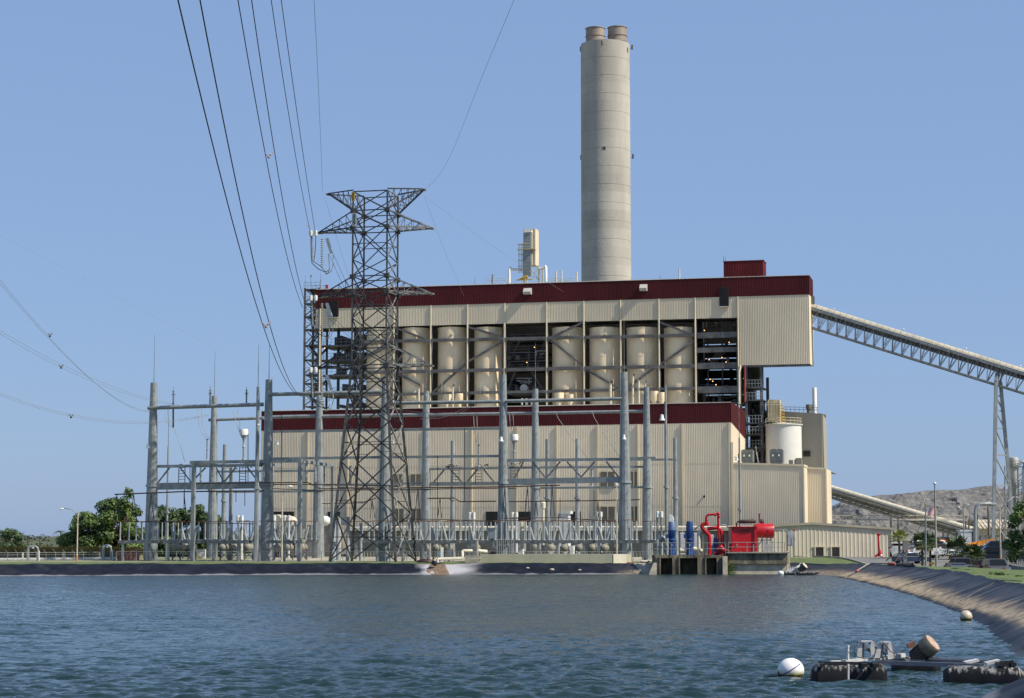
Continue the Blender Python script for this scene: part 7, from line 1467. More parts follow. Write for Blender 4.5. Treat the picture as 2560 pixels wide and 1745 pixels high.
# grey box on posts at the grass, hoses, orange float line
t = thing('control_cabinet', 'grey control box on two legs standing on the verge above liner', 'cabinet', P(2263, 1405, 185)); p0, p1 = P(2257, 1376, 185), P(2269, 1353, 185)
m = MB(); m.box(((p0.x + p1.x) / 2, 185, (p0.z + p1.z) / 2), (p1.x - p0.x, .35, p1.z - p0.z)); m.build('case', mat('box_olive', (.17, .17, .155), .6, .1, .1, 2), t); m = MB()
for px, w_ in ((2260, .14), (2265.5, .1)): p = P(px, 1406, 185); m.box((p.x, 185, (p.z - .3 + p0.z) / 2), (w_, w_, p0.z - p.z + .3))
m.build('leg', M['galvdark'], t)
m = MB(); m.path([P(2215, 1402, 184), P(2222, 1396, 184), P(2240, 1386, 184.5), P(2250, 1379, 185), P(2257, 1374, 185)], .05, 6); m.path([P(2238, 1404, 183), P(2243, 1396, 184), P(2247, 1390, 184), P(2258, 1378, 185)], .06, 6); tag(m.build('hose', M['black'], None, True), 'black hoses hanging from the grey control box', 'hose')
def on_bank(px, py, dz=.05):
    # nearest point of the lined slope along the view ray
    best = None; r = ray(px, py).normalized()
    for v in bank.data.vertices[::1]:
        d_ = v.co + bank.location - Vector((0, 0, CAM_H)); tt = d_.dot(r); e = (d_ - r * tt).length / max(tt, 1)
        if best is None or e < best[0]: best = (e, v.co + bank.location)
    return Vector(best[1]) + Vector((0, 0, dz))
import mathutils
kd = mathutils.kdtree.KDTree(len(bank.data.vertices))
for i_, v in enumerate(bank.data.vertices):
    d_ = v.co + bank.location - Vector((0, 0, CAM_H)); d_ = d_ / d_.y; kd.insert(d_, i_)
kd.balance()
def on_bank(px, py, dz=.06):
    r = ray(px, py); r = r / r.y; best = None
    for co, i_, di in kd.find_n(r, 6):
        q = bank.data.vertices[i_].co + bank.location
        if best is None or q.y < best.y: best = q
    return Vector(best) + Vector((0, -.05, dz))
def bank_line(pts, r, lab, name, mt, cat, n=24, group=None):
    out = []
    for k in range(len(pts) - 1):
        for j in range(n // (len(pts) - 1)): f = j / (n // (len(pts) - 1)); out.append(on_bank(pts[k][0] + (pts[k + 1][0] - pts[k][0]) * f, pts[k][1] + (pts[k + 1][1] - pts[k][1]) * f))
    out.append(on_bank(*pts[-1]))
    out = [sum(out[max(0, i - 2):i + 3], Vector()) / len(out[max(0, i - 2):i + 3]) + UPV * .05 for i in range(len(out))]
    m = MB(); m.path(out, r, 6); return tag(m.build(name, mt, None, True), lab, cat, group)
bank_line([(2112, 1445), (2145, 1430), (2175, 1412), (2215, 1403)], .035, 'black mooring cable running down the bank near the small aerator', 'mooring_rope', M['black'], 'rope')
bank_line([(2138, 1430), (2178, 1406), (2226, 1403)], .06, 'pale conduit pipe lying on the bank liner', 'conduit', M['conc'], 'pipe')
bank_line([(2136, 1431), (2148, 1427)], .10, 'short orange float lying on the liner slope', 'orange_float', mat('float_orange', (.62, .11, .05), .6), 'float', 6)
bank_line([(2215, 1404), (2228, 1404.5), (2241, 1406)], .12, 'long orange barrier tube on the crest of the bank', 'orange_tube', mat('tube_orange', (.65, .10, .05), .6), 'float', 8)
bank_line([(2235, 1477), (2300, 1452), (2370, 1437)], .022, 'black rope stretched up the liner from the water edge', 'mooring_rope', M['black'], 'rope')
bank_line([(2395, 1508), (2440, 1480), (2500, 1452), (2560, 1447)], .02, 'thin dark chain line lying diagonally up the liner', 'mooring_chain', M['darksteel'], 'chain')
bank_line([(2240, 1404), (2262, 1406), (2286, 1410)], .16, 'roll of folded black liner on the bank crest', 'liner_roll', M['black'], 'liner roll', 10)
# red fire monitor
Yr = 262; t = thing('fire_monitor', 'red fire water monitor on a tall stem before the warehouse', 'fire monitor', P(2197, 1393, Yr)); s_ = Yr / F
m = MB(); m.path([P(2190, 1395, Yr), P(2190, 1390, Yr), P(2193, 1387, Yr), P(2201, 1387, Yr), P(2205, 1389, Yr), P(2205, 1395, Yr)], .14, 8); m.lathe(P(2199, 1387, Yr), [(.2, -.2), (.26, 0), (.2, .5), (.12, .7)], 12); m.path([P(2199, 1378, Yr), P(2197, 1370, Yr), P(2196, 1345, Yr), P(2196, 1338, Yr)], .13, 10); m.build('stem', M['red'], t, 50)
m = MB(); m.path([P(2190, 1334, Yr), P(2196, 1340, Yr), P(2203, 1335, Yr)], .06, 6); m.lathe(P(2196.5, 1340, Yr), [(.1, 0), (.2, .1), (.2, .3), (.05, .4)], 10); m.build('nozzle', M['red'], t, 50); m = MB(); m.ball(P(2203, 1389, Yr - .2), .18, 8, 6); m.build('outlet_cap', M['white'], t, True)
# ================================================================== BUOYS AND AERATORS ON THE WATER
def float_at(px, py): x, y = W0(px, py); return Vector((x, y, 0))
def buoy_mat(nm, c1, zc):
    m = bpy.data.materials.new(nm); m.use_nodes = True; n = m.node_tree.nodes; l = m.node_tree.links; b = n['Principled BSDF']; b.inputs['Roughness'].default_value = .4
    ge = n.new('ShaderNodeNewGeometry'); sx = n.new('ShaderNodeSeparateXYZ'); l.new(ge.outputs['Position'], sx.inputs[0]); t = n.new('ShaderNodeTexNoise'); t.inputs['Scale'].default_value = 9; t.inputs['Detail'].default_value = 5
    l.new(ge.outputs['Position'], t.inputs['Vector']); ma = n.new('ShaderNodeMath'); ma.operation = 'MULTIPLY_ADD'; ma.inputs[1].default_value = .12; l.new(t.outputs['Fac'], ma.inputs[0]); l.new(sx.outputs['Z'], ma.inputs[2])
    r = n.new('ShaderNodeValToRGB'); l.new(ma.outputs[0], r.inputs[0]); e = r.color_ramp.elements; e[0].position = .06; e[0].color = (.015, .014, .008, 1); e[1].position = zc; e[1].color = (*c1, 1)
    k = r.color_ramp.elements.new(.11); k.color = (.10, .09, .025, 1); k = r.color_ramp.elements.new(.14); k.color = (c1[0] * .65, c1[1] * .62, c1[2] * .4, 1); l.new(r.outputs[0], b.inputs['Base Color']); return m
bw = buoy_mat('buoy_white', (.74, .74, .72), .2); bt = buoy_mat('buoy_tan', (.50, .44, .34), .2)
c = float_at(1977.5, 1692); r = 32.5 * c.y / F; t = thing('mooring_buoy', 'white round buoy with blue stripe left of the near aerator', 'buoy', c, 'round mooring buoys')
m = MB(); m.ball(c + UPV * r * .48, r, 36, 24, (1, 1, .94)); m.build('ball', bw, t, True)
m = MB(); ctr = c + UPV * r * .48; pts = []
for k in range(24):
    a = -1.0 + 1.9 * k / 23; v = Vector((math.sin(a) * .75, -math.cos(a) * .9, .15 + .5 * math.sin(a)));
    v.normalize(); pts.append(ctr + Vector((v.x, v.y, v.z * .94)) * (r * 1.0))
m.path(pts, .013, 6); m.build('blue_stripe', mat('stripe_blue', (.10, .09, .30), .6), t, True); m = MB(); m.path([c + Vector((-r * .95, -.05, .12)), c + Vector((-r * 1.0, -.1, 0)), c + Vector((-r * 1.0, -.1, -.2))], .02, 6); m.build('shackle', M['black'], t)
c = float_at(2415, 1551); r = 15.5 * c.y / F; t = thing('mooring_buoy', 'dull tan round buoy floating close to the right bank', 'buoy', c, 'round mooring buoys'); m = MB(); m.ball(c + UPV * r * .62, r, 28, 18); m.build('ball', bt, t, True); m = MB(); m.tube(c + UPV * r * 1.62, c + UPV * (r * 1.7), .05, n=8); m.build('eye', M['darksteel'], t)
c = float_at(1952, 1437.5); r = 8 * c.y / F; t = thing('mooring_buoy', 'white round buoy floating beside the far small aerator', 'buoy', c, 'round mooring buoys'); m = MB(); m.ball(c + UPV * r * .5, r, 20, 14, (1, 1, .85)); m.build('ball', M['white'], t, True)
c = float_at(2133, 1661) ; r = 14 * c.y / F; c2 = P(2133, 1648, 44.5); c2.z = .02; t = thing('mooring_buoy', 'white buoy half hidden behind the grey frame of near aerator', 'buoy', c2, 'round mooring buoys'); m = MB(); m.ball(c2 + UPV * r * .6, r * .9, 20, 14); m.build('ball', M['white'], t, True)
# near aerator: three pontoons, frame, motor
def pontoon(t, a, b_, w_, zt_, name='pontoon'):
    # a, b_: ends on the waterline
    a = Vector(a); b_ = Vector(b_); ax_ = (b_ - a).normalized(); sd = Vector((-ax_.y, ax_.x, 0)); ln_ = (b_ - a).length; m = MB(); n = 14; N2 = 16; i0 = len(m.v)
    rows = []
    for k in range(n + 1):
        f = k / n; e = min(f, 1 - f) * ln_; q = min(1, e / .16); sc_ = math.sqrt(max(0, 1 - (1 - q) ** 2)) * .55 + .45 if q < 1 else 1
        if k in (0, n): sc_ = .4
        rib = 1 - .035 * (1 if (k % 4 == 2 and 0 < k < n) else 0); rows.append((f, sc_ * rib))
    for f, sc_ in rows:
        for j in range(N2):
            an = 2 * math.pi * j / N2; x = math.copysign(abs(math.cos(an)) ** .45, math.cos(an)); z = math.copysign(abs(math.sin(an)) ** .45, math.sin(an)); m.v.append(a + ax_ * (ln_ * f) + sd * (x * w_ / 2 * sc_) + UPV * (z * zt_ * (.5 + .5 * sc_)))
    for k in range(n):
        for j in range(N2): j2 = (j + 1) % N2; m.f.append((i0 + k * N2 + j, i0 + (k + 1) * N2 + j, i0 + (k + 1) * N2 + j2, i0 + k * N2 + j2)); m.m.append(0)
    m.f.append(tuple(i0 + j for j in range(N2))); m.f.append(tuple(i0 + n * N2 + j for j in reversed(range(N2)))); m.m += [0, 0]
    return m.build(name, M['pont'], t, 50)
def pont_mat():
    m = bpy.data.materials.new('pontoon_black'); m.use_nodes = True; n = m.node_tree.nodes; l = m.node_tree.links; b = n['Principled BSDF']; b.inputs['Roughness'].default_value = .5; b.inputs['Specular IOR Level'].default_value = .2
    ge = n.new('ShaderNodeNewGeometry'); mpn = n.new('ShaderNodeMapping'); mpn.inputs['Scale'].default_value = (9, 9, 1.2); l.new(ge.outputs['Position'], mpn.inputs[0]); t = n.new('ShaderNodeTexNoise'); t.inputs['Scale'].default_value = 1.6; t.inputs['Detail'].default_value = 7; l.new(mpn.outputs[0], t.inputs[0])
    sx = n.new('ShaderNodeSeparateXYZ'); l.new(ge.outputs['Position'], sx.inputs[0]); mr = n.new('ShaderNodeMapRange'); mr.inputs[1].default_value = .06; mr.inputs[2].default_value = .22; mr.inputs[3].default_value = -.35; mr.inputs[4].default_value = .06; l.new(sx.outputs['Z'], mr.inputs[0])
    ad = n.new('ShaderNodeMath'); l.new(t.outputs['Fac'], ad.inputs[0]); l.new(mr.outputs[0], ad.inputs[1]); r = n.new('ShaderNodeValToRGB'); l.new(ad.outputs[0], r.inputs[0]); e = r.color_ramp.elements; e[0].position = .53; e[0].color = (.010, .011, .014, 1); e[1].position = .78; e[1].color = (.42, .41, .39, 1); l.new(r.outputs[0], b.inputs['Base Color']); return m
M['pont'] = pont_mat(); M['ironw'] = mat('white_iron', (.56, .56, .55), .5, 0, .12, 4); M['irong'] = mat('grey_iron', (.22, .22, .24), .5, .2, .15, 4)
YA = 43.0; sa = YA / F
t = thing('aerator', 'near floating aerator with tilted fan motor on three black pontoons', 'aerator', float_at(2290, 1690))
ca, cb = float_at(2028, 1697), float_at(2213, 1700); ca.y = cb.y = 41.8; ca.x = P(2027, 1690, 41.8).x; cb.x = P(2215, 1690, 41.8).x
pontoon(t, ca, cb, .62, .34)
cc_, cd_ = Vector((P(2358, 1690, 41.0).x, 41.0, 0)), Vector((P(2561, 1690, 40.6).x, 40.6, 0)); pontoon(t, cc_, cd_, .62, .34)
ce, cf = Vector((P(2232, 1670, 44.6).x, 44.8, 0)), Vector((P(2352, 1670, 44.6).x, 44.6, 0)); pontoon(t, ce, cf, .6, .33)
def A_(px, py, Y): return P(px, py, Y)
for px in (2052, 2158, 2186, 2500, 2528): Yk = 41.5 if px < 2300 else 40.7; m = MB(); m.box(A_(px, 1662 if px < 2300 else 1660, Yk), (.11, .4, .075)); m.build('clamp', M['black'], t)
m = MB(); m.bar(A_(2045, 1657, 41.6), A_(2196, 1659, 41.6), .06); m.build('clamp_bar', M['black'], t); m = MB(); m.bar(A_(2500, 1659, 40.6), A_(2534, 1657, 40.6), .1); m.build('clamp_bar', M['black'], t)
m = MB(); m.bar(A_(2195, 1656, 41.9), A_(2462, 1665, 40.9), .08, .085); m.bar(A_(2200, 1650, 42.8), A_(2535, 1656, 41.6), .08, .08); m.bar(A_(2335, 1648, 43.5), A_(2470, 1652, 42), .06, .05); m.build('main_beam', M['irong'], t)
m = MB(); m.bar(A_(2076, 1656, 41.9), A_(2202, 1645, 42.2), .09, .06); m.bar(A_(2202, 1645, 42.2), A_(2260, 1638, 42.6), .09, .08); 
m.build('deck_plate', M['ironw'], t); m = MB(); m.bar(A_(2411, 1657, 41.6), A_(2444, 1650, 41.6), .28, .05); m.build('deck_plate', M['ironw'], t); m = MB(); m.bar(A_(2463, 1659, 41.2), A_(2497, 1651, 41.2), .28, .05); m.build('deck_plate', M['ironw'], t)
def Aframe(x0, x1, xt0, xt1, yt, yb, Y):
    m = MB()
    for (xb, xt) in ((x0, xt0), (x1, xt1)): m.q(A_(xb - 7, yb, Y), A_(xb + 7, yb, Y), A_(xt + 4, yt, Y), A_(xt - 4, yt, Y)); m.bar(A_(xb, yb, Y + .03), A_(xt, yt, Y + .03), .05, .05)
    m.bar(A_(xt0, yt, Y), A_(xt1, yt, Y), .1, .03); m.build('a_frame', M['ironw'], t)
    m = MB()
    for (xb, xt) in ((x0, xt0), (x1, xt1)): m.bar(A_(xb + 7, yb, Y + .1), A_(xt + 5, yt + 3, Y + .1), .06, .05)
    m.bar(A_(xt0 + 6, yt + 8, Y + .2), A_(x1 + 2, yb - 6, Y + .2), .05, .06); m.build('strut', M['irong'], t)
Aframe(2148, 2185, 2152, 2180, 1603, 1645, 42.3); Aframe(2193, 2228, 2201, 2223, 1605, 1645, 42.0)
m = MB(); m.bar(A_(2173, 1606, 42.4), A_(2216, 1637, 42.2), .05); m.build('strut', M['irong'], t)
m = MB(); m.tube(A_(2120.5, 1705, 41.3), A_(2120.5, 1660, 41.3), .024, n=8); m.tube(A_(2119.5, 1650, 41.9), A_(2119.5, 1618, 41.9), .03, n=8); m.lathe(A_(2119.5, 1619, 41.9), [(.036, 0), (.036, .05), (.01, .05)], 8); m.build('mooring_post', M['ironw'], t)
m = MB(); m.path([A_(2146, 1606, 41.9), A_(2137, 1615, 41.8), A_(2136, 1632, 41.8), A_(2145, 1643, 41.8), A_(2165, 1647, 41.8), A_(2185, 1646, 41.9)], .010, 6); m.path([A_(2205, 1604, 41.9), A_(2215, 1612, 41.8), A_(2225, 1628, 41.8), A_(2240, 1635, 41.8), A_(2258, 1628, 42), A_(2264, 1621, 42.2)], .010, 6); m.build('cable', M['black'], t, True)
# motor: axis tilts up to the right and slightly toward us
mb0 = A_(2283, 1650, 42.4); ax_ = Vector((.62, -.36, .62)).normalized()
m = MB(); m.lathe(mb0, [(.01, 0), (.13, .01), (.165, .05), (.165, .33), (.15, .36)], 24, ax_)
for k in range(20): a = 2 * math.pi * k / 20; sdv, upv = frame(ax_); m.bar(mb0 + ax_ * .06 + (sdv * math.cos(a) + upv * math.sin(a)) * .17, mb0 + ax_ * .32 + (sdv * math.cos(a) + upv * math.sin(a)) * .17, .016, .03)
m.build('motor', mat('motor_brown', (.10, .07, .055), .7, .1, .35, 9, c2=(.03, .028, .028)), t, 40)
m = MB(); m.lathe(mb0, [(.16, .31), (.2, .33), (.215, .36), (.215, .56), (.205, .575), (.165, .575), (.165, .55)], 32, ax_); m.build('fan_cowl', mat('cowl_olive', (.19, .185, .13), .5, .0, .25, 6, c2=(.10, .07, .04)), t, 40)
m = MB(); m.lathe(mb0, [(.01, .53), (.16, .53), (.16, .54), (.01, .54)], 24, ax_); m.build('fan_shadow', M['black'], t)
m = MB()
for r_ in (.04, .07, .10, .13, .155):
    sdv, upv = frame(ax_); m.path([mb0 + ax_ * .572 + (sdv * math.cos(a) + upv * math.sin(a)) * r_ for a in np.linspace(0, 6.2832, 29)], .0055, 5)
for k in range(12): a = 2 * math.pi * k / 12; m.tube(mb0 + ax_ * .572 + (sdv * math.cos(a) + upv * math.sin(a)) * .03, mb0 + ax_ * .572 + (sdv * math.cos(a) + upv * math.sin(a)) * .185, .006, n=5)
m.lathe(mb0, [(.01, .565), (.04, .565), (.04, .58), (.01, .582)], 12, ax_); m.lathe(mb0, [(.165, .56), (.19, .56), (.19, .582), (.165, .582)], 28, ax_); m.build('fan_grille', mat('rusty_grille', (.48, .40, .33), .6, .1, .3, 8, c2=(.3, .15, .08)), t, 40)
m = MB(); jb = A_(2278, 1612, 42.3); m.box(jb, (.17, .13, .12), (ax_.cross(Vector((0, 1, 0))).normalized(), Vector((0, 1, 0)), ax_)) if False else m.box(jb, (.17, .14, .11), (Vector((.95, 0, .3)), Vector((0, 1, 0)), Vector((-.3, 0, .95)))); m.build('junction_box', mat('rusty_box', (.24, .12, .075), .7, .1, .35, 8, c2=(.09, .06, .05)), t)
m = MB(); m.bar(A_(2262, 1652, 42.3), A_(2310, 1652, 42.3), .25, .06); m.build('motor_mount', M['irong'], t)
# small far aerator
Yq = 208; t = thing('aerator', 'small distant floating aerator near the concrete platform', 'aerator', P(2010, 1437, Yq))
for (a, b_, Y) in ((1958, 1988, Yq), (1990, 2052, Yq - .6)): p, q = P(a, 1430, Y), P(b_, 1430, Y); p.z = q.z = 0; pontoon(t, p, q, .7, .34)
m = MB()
for (xb, xt) in ((1970, 1972), (1976, 1975), (1981, 1983), (1988, 1986)): m.bar(P(xb, 1428, Yq), P(xt, 1417, Yq), .22, .1)
m.bar(P(1964, 1428, Yq), P(1994, 1427, Yq), .2); m.bar(P(1985, 1430, Yq), P(2045, 1431, Yq), .15); m.build('frame', M['ironw'], t)
m = MB(); mb1 = P(1998, 1427, Yq); m.lathe(mb1, [(.01, 0), (.34, .05), (.34, .5), (.4, .55), (.4, .85), (.01, .85)], 18, ax_); m.build('motor', mat('motor_green', (.07, .08, .06), .6), t, 40); m = MB(); m.lathe(mb1, [(.01, .84), (.33, .84), (.33, .88), (.01, .9)], 18, ax_); m.build('fan_grille', M['concpale'], t)
# stray white bird on it
m = MB(); bc = P(1993, 1418.5, Yq - .3); m.path([bc + Vector((-.28, 0, -.22)), bc + Vector((-.1, 0, -.06)), bc + Vector((.14, 0, .10)), bc + Vector((.26, 0, .24)), bc + Vector((.25, 0, .36)), bc + Vector((.32, 0, .42)), bc + Vector((.46, 0, .40))], [.03, .13, .13, .05, .035, .05, .008], 8); m.tube(bc + Vector((0, 0, -.08)), bc + Vector((0, 0, -.42)), .014, n=5); m.tube(bc + Vector((.05, .05, -.08)), bc + Vector((.05, .05, -.42)), .014, n=5); tag(m.build('bird', M['white'], None, True), 'white egret-like bird perched on the far small aerator', 'bird')
# ================================================================== TREES AND PLANTS
def leafclump(m, c, r, n, rs, size, flat=.75):
    for k in range(n):
        d_ = Vector((rs.gauss(0, 1), rs.gauss(0, 1), rs.gauss(0, 1))).normalized() * r * (rs.random() ** .45); d_.z *= flat; p = c + d_
        nr = (d_.normalized() + Vector((rs.uniform(-.9, .9), rs.uniform(-.9, .9), rs.uniform(-.3, 1.2)))).normalized(); a, b_ = frame(nr); s_ = size * rs.uniform(.6, 1.4); t = rs.uniform(0, 6.28); a, b_ = a * math.cos(t) + b_ * math.sin(t), b_ * math.cos(t) - a * math.sin(t)
        m.q(p - a * s_, p + b_ * s_ * .45, p + a * s_, p - b_ * s_ * .45)
def tree(name, lab, base, h, clumps, trunk_r, mt, rs, size, dens, group=None, cat='tree'):
    t = thing(name, lab, cat, base, group); m = MB(); top_ = base + Vector((0, 0, h * .45)); m.path([base - UPV * .4, base + Vector((.1, 0, h * .2)), top_], [trunk_r, trunk_r * .75, trunk_r * .5], 8)
    for (c, r) in clumps[::2]: mid = (top_ + c) / 2 + Vector((rs.uniform(-.4, .4), 0, rs.uniform(0, .5))); m.path([base + UPV * h * .25, mid, c], [trunk_r * .5, trunk_r * .28, .03], 6)
    m.build('trunk', M['bark'], t, True); m = MB(); m.keepn = True
    for (c, r) in clumps: leafclump(m, c, r, int(dens * r * r), rs, size)
    m.build('crown', M[mt], t)
def crown_from_outline(outl, Y, dep, n, rs, r0, r1):
    # clump centres filling an outline measured from the photo
    out = []; xs = [p[0] for p in outl]; tp = [p[1] for p in outl]; bt = [p[2] for p in outl]
    while len(out) < n:
        x = rs.uniform(xs[0], xs[-1]); y0 = np.interp(x, xs, tp); y1 = np.interp(x, xs, bt); f = rs.random(); y = y0 + (y1 - y0) * f; e = min(1, max(.25, min(x - xs[0], xs[-1] - x) / (.3 * (xs[-1] - xs[0])))); r = rs.uniform(r0, r1)
        y = max(y, y0 + r * .6 * F / Y); out.append((P(x, y, Y + rs.uniform(-1, 1) * dep * e), r))
    return out
rs = random.Random(21)
o1 = [(158, 1342, 1350), (180, 1330, 1362), (200, 1298, 1402), (215, 1268, 1408), (235, 1258, 1408), (262, 1252, 1408), (285, 1246, 1408), (300, 1252, 1408), (318, 1236, 1408), (335, 1252, 1408), (352, 1262, 1408), (372, 1268, 1408)]
b0 = P(285, 1402, 262); b0.z = 1.2; tree('broad_tree', 'big bushy green tree at left behind the fence', b0, 9, crown_from_outline(o1, 262, 4.5, 84, rs, .6, 1.5), .35, 'leaf', rs, .22, 300)
b0 = P(315, 1402, 259); b0.z = 1.2; tree('young_tree', 'slim lighter sprout rising from the top of the big left tree', b0, 11, [(P(318 + rs.uniform(-9, 9), y, 259), rs.uniform(.25, .7)) for y in (1222, 1226, 1232, 1238, 1244, 1250, 1256, 1262, 1268, 1274, 1282)], .14, 'leaf', rs, .2, 210)
o2 = [(385, 1276, 1408), (400, 1262, 1408), (425, 1265, 1408), (445, 1272, 1408), (462, 1268, 1408), (480, 1266, 1408)]
b0 = P(430, 1402, 285); b0.z = 1.3; tree('broad_tree', 'dark tree behind the left gantry, between the first two poles', b0, 8, crown_from_outline(o2, 285, 3.5, 46, rs, .7, 1.4), .3, 'leaf2', rs, .24, 230, 'dark trees behind the left gantry')
o3 = [(480, 1272, 1408), (496, 1262, 1408), (510, 1262, 1408), (528, 1285, 1408), (548, 1288, 1408), (565, 1300, 1408)]
b0 = P(515, 1402, 287); b0.z = 1.3; tree('broad_tree', 'dark tree behind the second big pole of the left gantry', b0, 8, crown_from_outline(o3, 287, 3.5, 44, rs, .7, 1.4), .3, 'leaf2', rs, .24, 230, 'dark trees behind the left gantry')
o4 = [(-25, 1335, 1408), (-5, 1325, 1408), (12, 1322, 1408), (30, 1322, 1408), (48, 1330, 1408), (60, 1350, 1408), (68, 1372, 1408)]
b0 = P(25, 1402, 262); b0.z = 1.2; tree('shrub', 'reddish green shrub with wispy top at the far left edge', b0, 4, crown_from_outline(o4, 262, 2.5, 44, rs, .45, 1.0), .14, 'leaf2', rs, .17, 230, cat='shrub')
o5 = [(2518, 1352, 1362), (2526, 1322, 1382), (2536, 1284, 1400), (2546, 1262, 1402), (2556, 1240, 1402), (2575, 1236, 1402), (2620, 1240, 1402), (2660, 1290, 1400)]
b0 = P(2585, 1402, 205); b0.z = .8; tree('broad_tree', 'dense green tree cut off by the right edge', b0, 8, crown_from_outline(o5, 205, 2.4, 80, rs, .35, .8), .3, 'leaf', rs, .18, 260)
# scrub growing along the bund and on the far hill (uncountable)
m = MB(); m.keepn = True
for k in range(170):
    px = rs.uniform(-20, 360); Y = rs.uniform(256, 275); c = P(px, 1400, Y); c.z = 1.4 + rs.uniform(0, 1.3); leafclump(m, c, rs.uniform(.4, 1.1), 70, rs, .17)
g = m.build('scrub', M['leafdry']); g['kind'] = 'stuff'
m = MB(); m.keepn = True
for k in range(420):
    px = rs.uniform(-60, 620); Y = rs.uniform(470, 700); c = P(px, 1390, Y); yt = np.interp(px, [-100, 30, 110, 200, 300, 420, 620], [1357, 1353, 1352, 1345, 1339, 1335, 1342]); c.z = 1 + (zy(yt, 700) - 1) * sstep(540, 690, Y) - .4 + rs.uniform(0, 1.5); leafclump(m, c, rs.uniform(1.2, 2.8), 45, rs, .55, .7)
g = m.build('hill_bush', mat('hill_leaf', (.075, .095, .045), .8, 0, .3, .1, c2=(.045, .06, .03))); g['kind'] = 'stuff'
def coco(px, yt, yb, Y, lab, wind=1, r=1.9, group='distant wind-blown palms'):
    b0 = P(px, yb, Y); tp = P(px, yt + 6, Y); t = thing('coconut_palm', lab, 'palm tree', b0, group); m = MB(); m.path([b0 - UPV, (b0 + tp) / 2, tp], .16, 6); m.build('trunk', M['bark'], t, True); m = MB(); m.keepn = True; r_ = random.Random(int(px))
    for k in range(16):
        a = 2 * math.pi * k / 16; d_ = Vector((math.cos(a) - .5 * wind, math.sin(a), 0)).normalized(); up = r_.uniform(.2, .9); pts = [tp + d_ * (r * f) + UPV * (r * (up * f - (up + .5) * f * f)) for f in (0, .25, .5, .75, 1)]; sd = Vector((-d_.y, d_.x, 0))
        for j in range(4):
            for q in range(3): p = pts[j] + (pts[j + 1] - pts[j]) * q / 3; e = .55 * (1 - j / 5); m.q(p, p + d_ * .14, p + sd * e - UPV * .35 * e); m.q(p, p + d_ * .14, p - sd * e - UPV * .35 * e)
    m.build('crown', M['leafdry'], t)
coco(70, 1334, 1356, 520, 'distant wind-blown palm on the left skyline, right of the shrub', r=3.0); coco(100, 1337, 1358, 530, 'distant wind-blown palm on the left skyline, right one of the pair', r=2.8); coco(152, 1323, 1350, 480, 'distant wind-blown palm just left of the big tree', r=2.2)
# fan palms on the verge
def fan_palm(base, h, r, lab, mt, rs, nleaf=26, skirt=True, group='fan palms beside the car park', tr=.16):
    t = thing('fan_palm', lab, 'palm tree', base, group); tp = base + UPV * h; m = MB(); m.path([base - UPV * .4, base + UPV * h * .5, tp], [tr, tr * .9, tr * .8], 8); m.build('trunk', M['bark'], t, True); m = MB(); m.keepn = True; m2 = MB()
    def leaf(mm, d_, stalk, rad_, droop):
        e = tp + d_ * stalk; sd = d_.cross(UPV); sd = sd.normalized() if sd.length > .1 else Vector((1, 0, 0)); up = sd.cross(d_).normalized(); m2.tube(tp, e, .02, n=4)
        for k in range(13):
            a = -1.9 + 3.8 * k / 12; v = (d_ * math.cos(a) + sd * math.sin(a)).normalized(); w_ = v.cross(up).normalized() * rad_ * .085; mid = e + v * rad_ * .6 + up * .04; end = e + v * rad_ * rs.uniform(.85, 1.1) - UPV * droop * rad_ * (.35 + .3 * abs(math.sin(a)))
            mm.q(e, mid - w_, end, mid + w_)
    for k in range(nleaf):
        a = 2.399 * k + rs.uniform(-.2, .2); el = 1.25 - 1.75 * (k / nleaf) + rs.uniform(-.12, .12); leaf(m, Vector((math.cos(a) * math.cos(el), math.sin(a) * math.cos(el), math.sin(el))), r * .5 * rs.uniform(.85, 1.15), r * .6, .3)
    m.build('crown', M[mt], t); m2.build('leaf_stalk', M['leaf'], t)
    if skirt:
        m = MB(); m.keepn = True
        for k in range(10): a = 2.399 * k; leaf(m, Vector((math.cos(a) * .75, math.sin(a) * .75, -.65)), r * .36, r * .34, .9)
        m.build('dry_skirt', M['paleleaf'], t)
def gb(px, Y): p = P(px, 1400, Y); p.z = gz(p.x, Y); return p
for (px, ytop, Y, r, lab, mt, sk) in ((2306, 1333, 226, 1.65, 'dark fan palm left of the flag pole with dry skirt', 'palm', True), (2326, 1337, 229, 1.5, 'dark fan palm between flag pole and lamp post', 'palm', True), (2392, 1345, 219, 1.95, 'green fan palm right of the lamp post behind the pickup', 'palm', True), (2430, 1360, 214, 1.7, 'low green fan palm above the parked pickup', 'palm', True), (2438, 1374, 212, 1.1, 'low yellowing fan palm beside the kerb', 'palm', False), (2249, 1327, 250, 1.45, 'yellow-green palm at right corner of the warehouse', 'palmyellow', False)):
    b0 = gb(px, Y); h = zy(ytop, Y) - b0.z - r * .72; fan_palm(b0, h, r, lab, mt, random.Random(int(px)), 19 if mt == 'palm' else 14, sk)
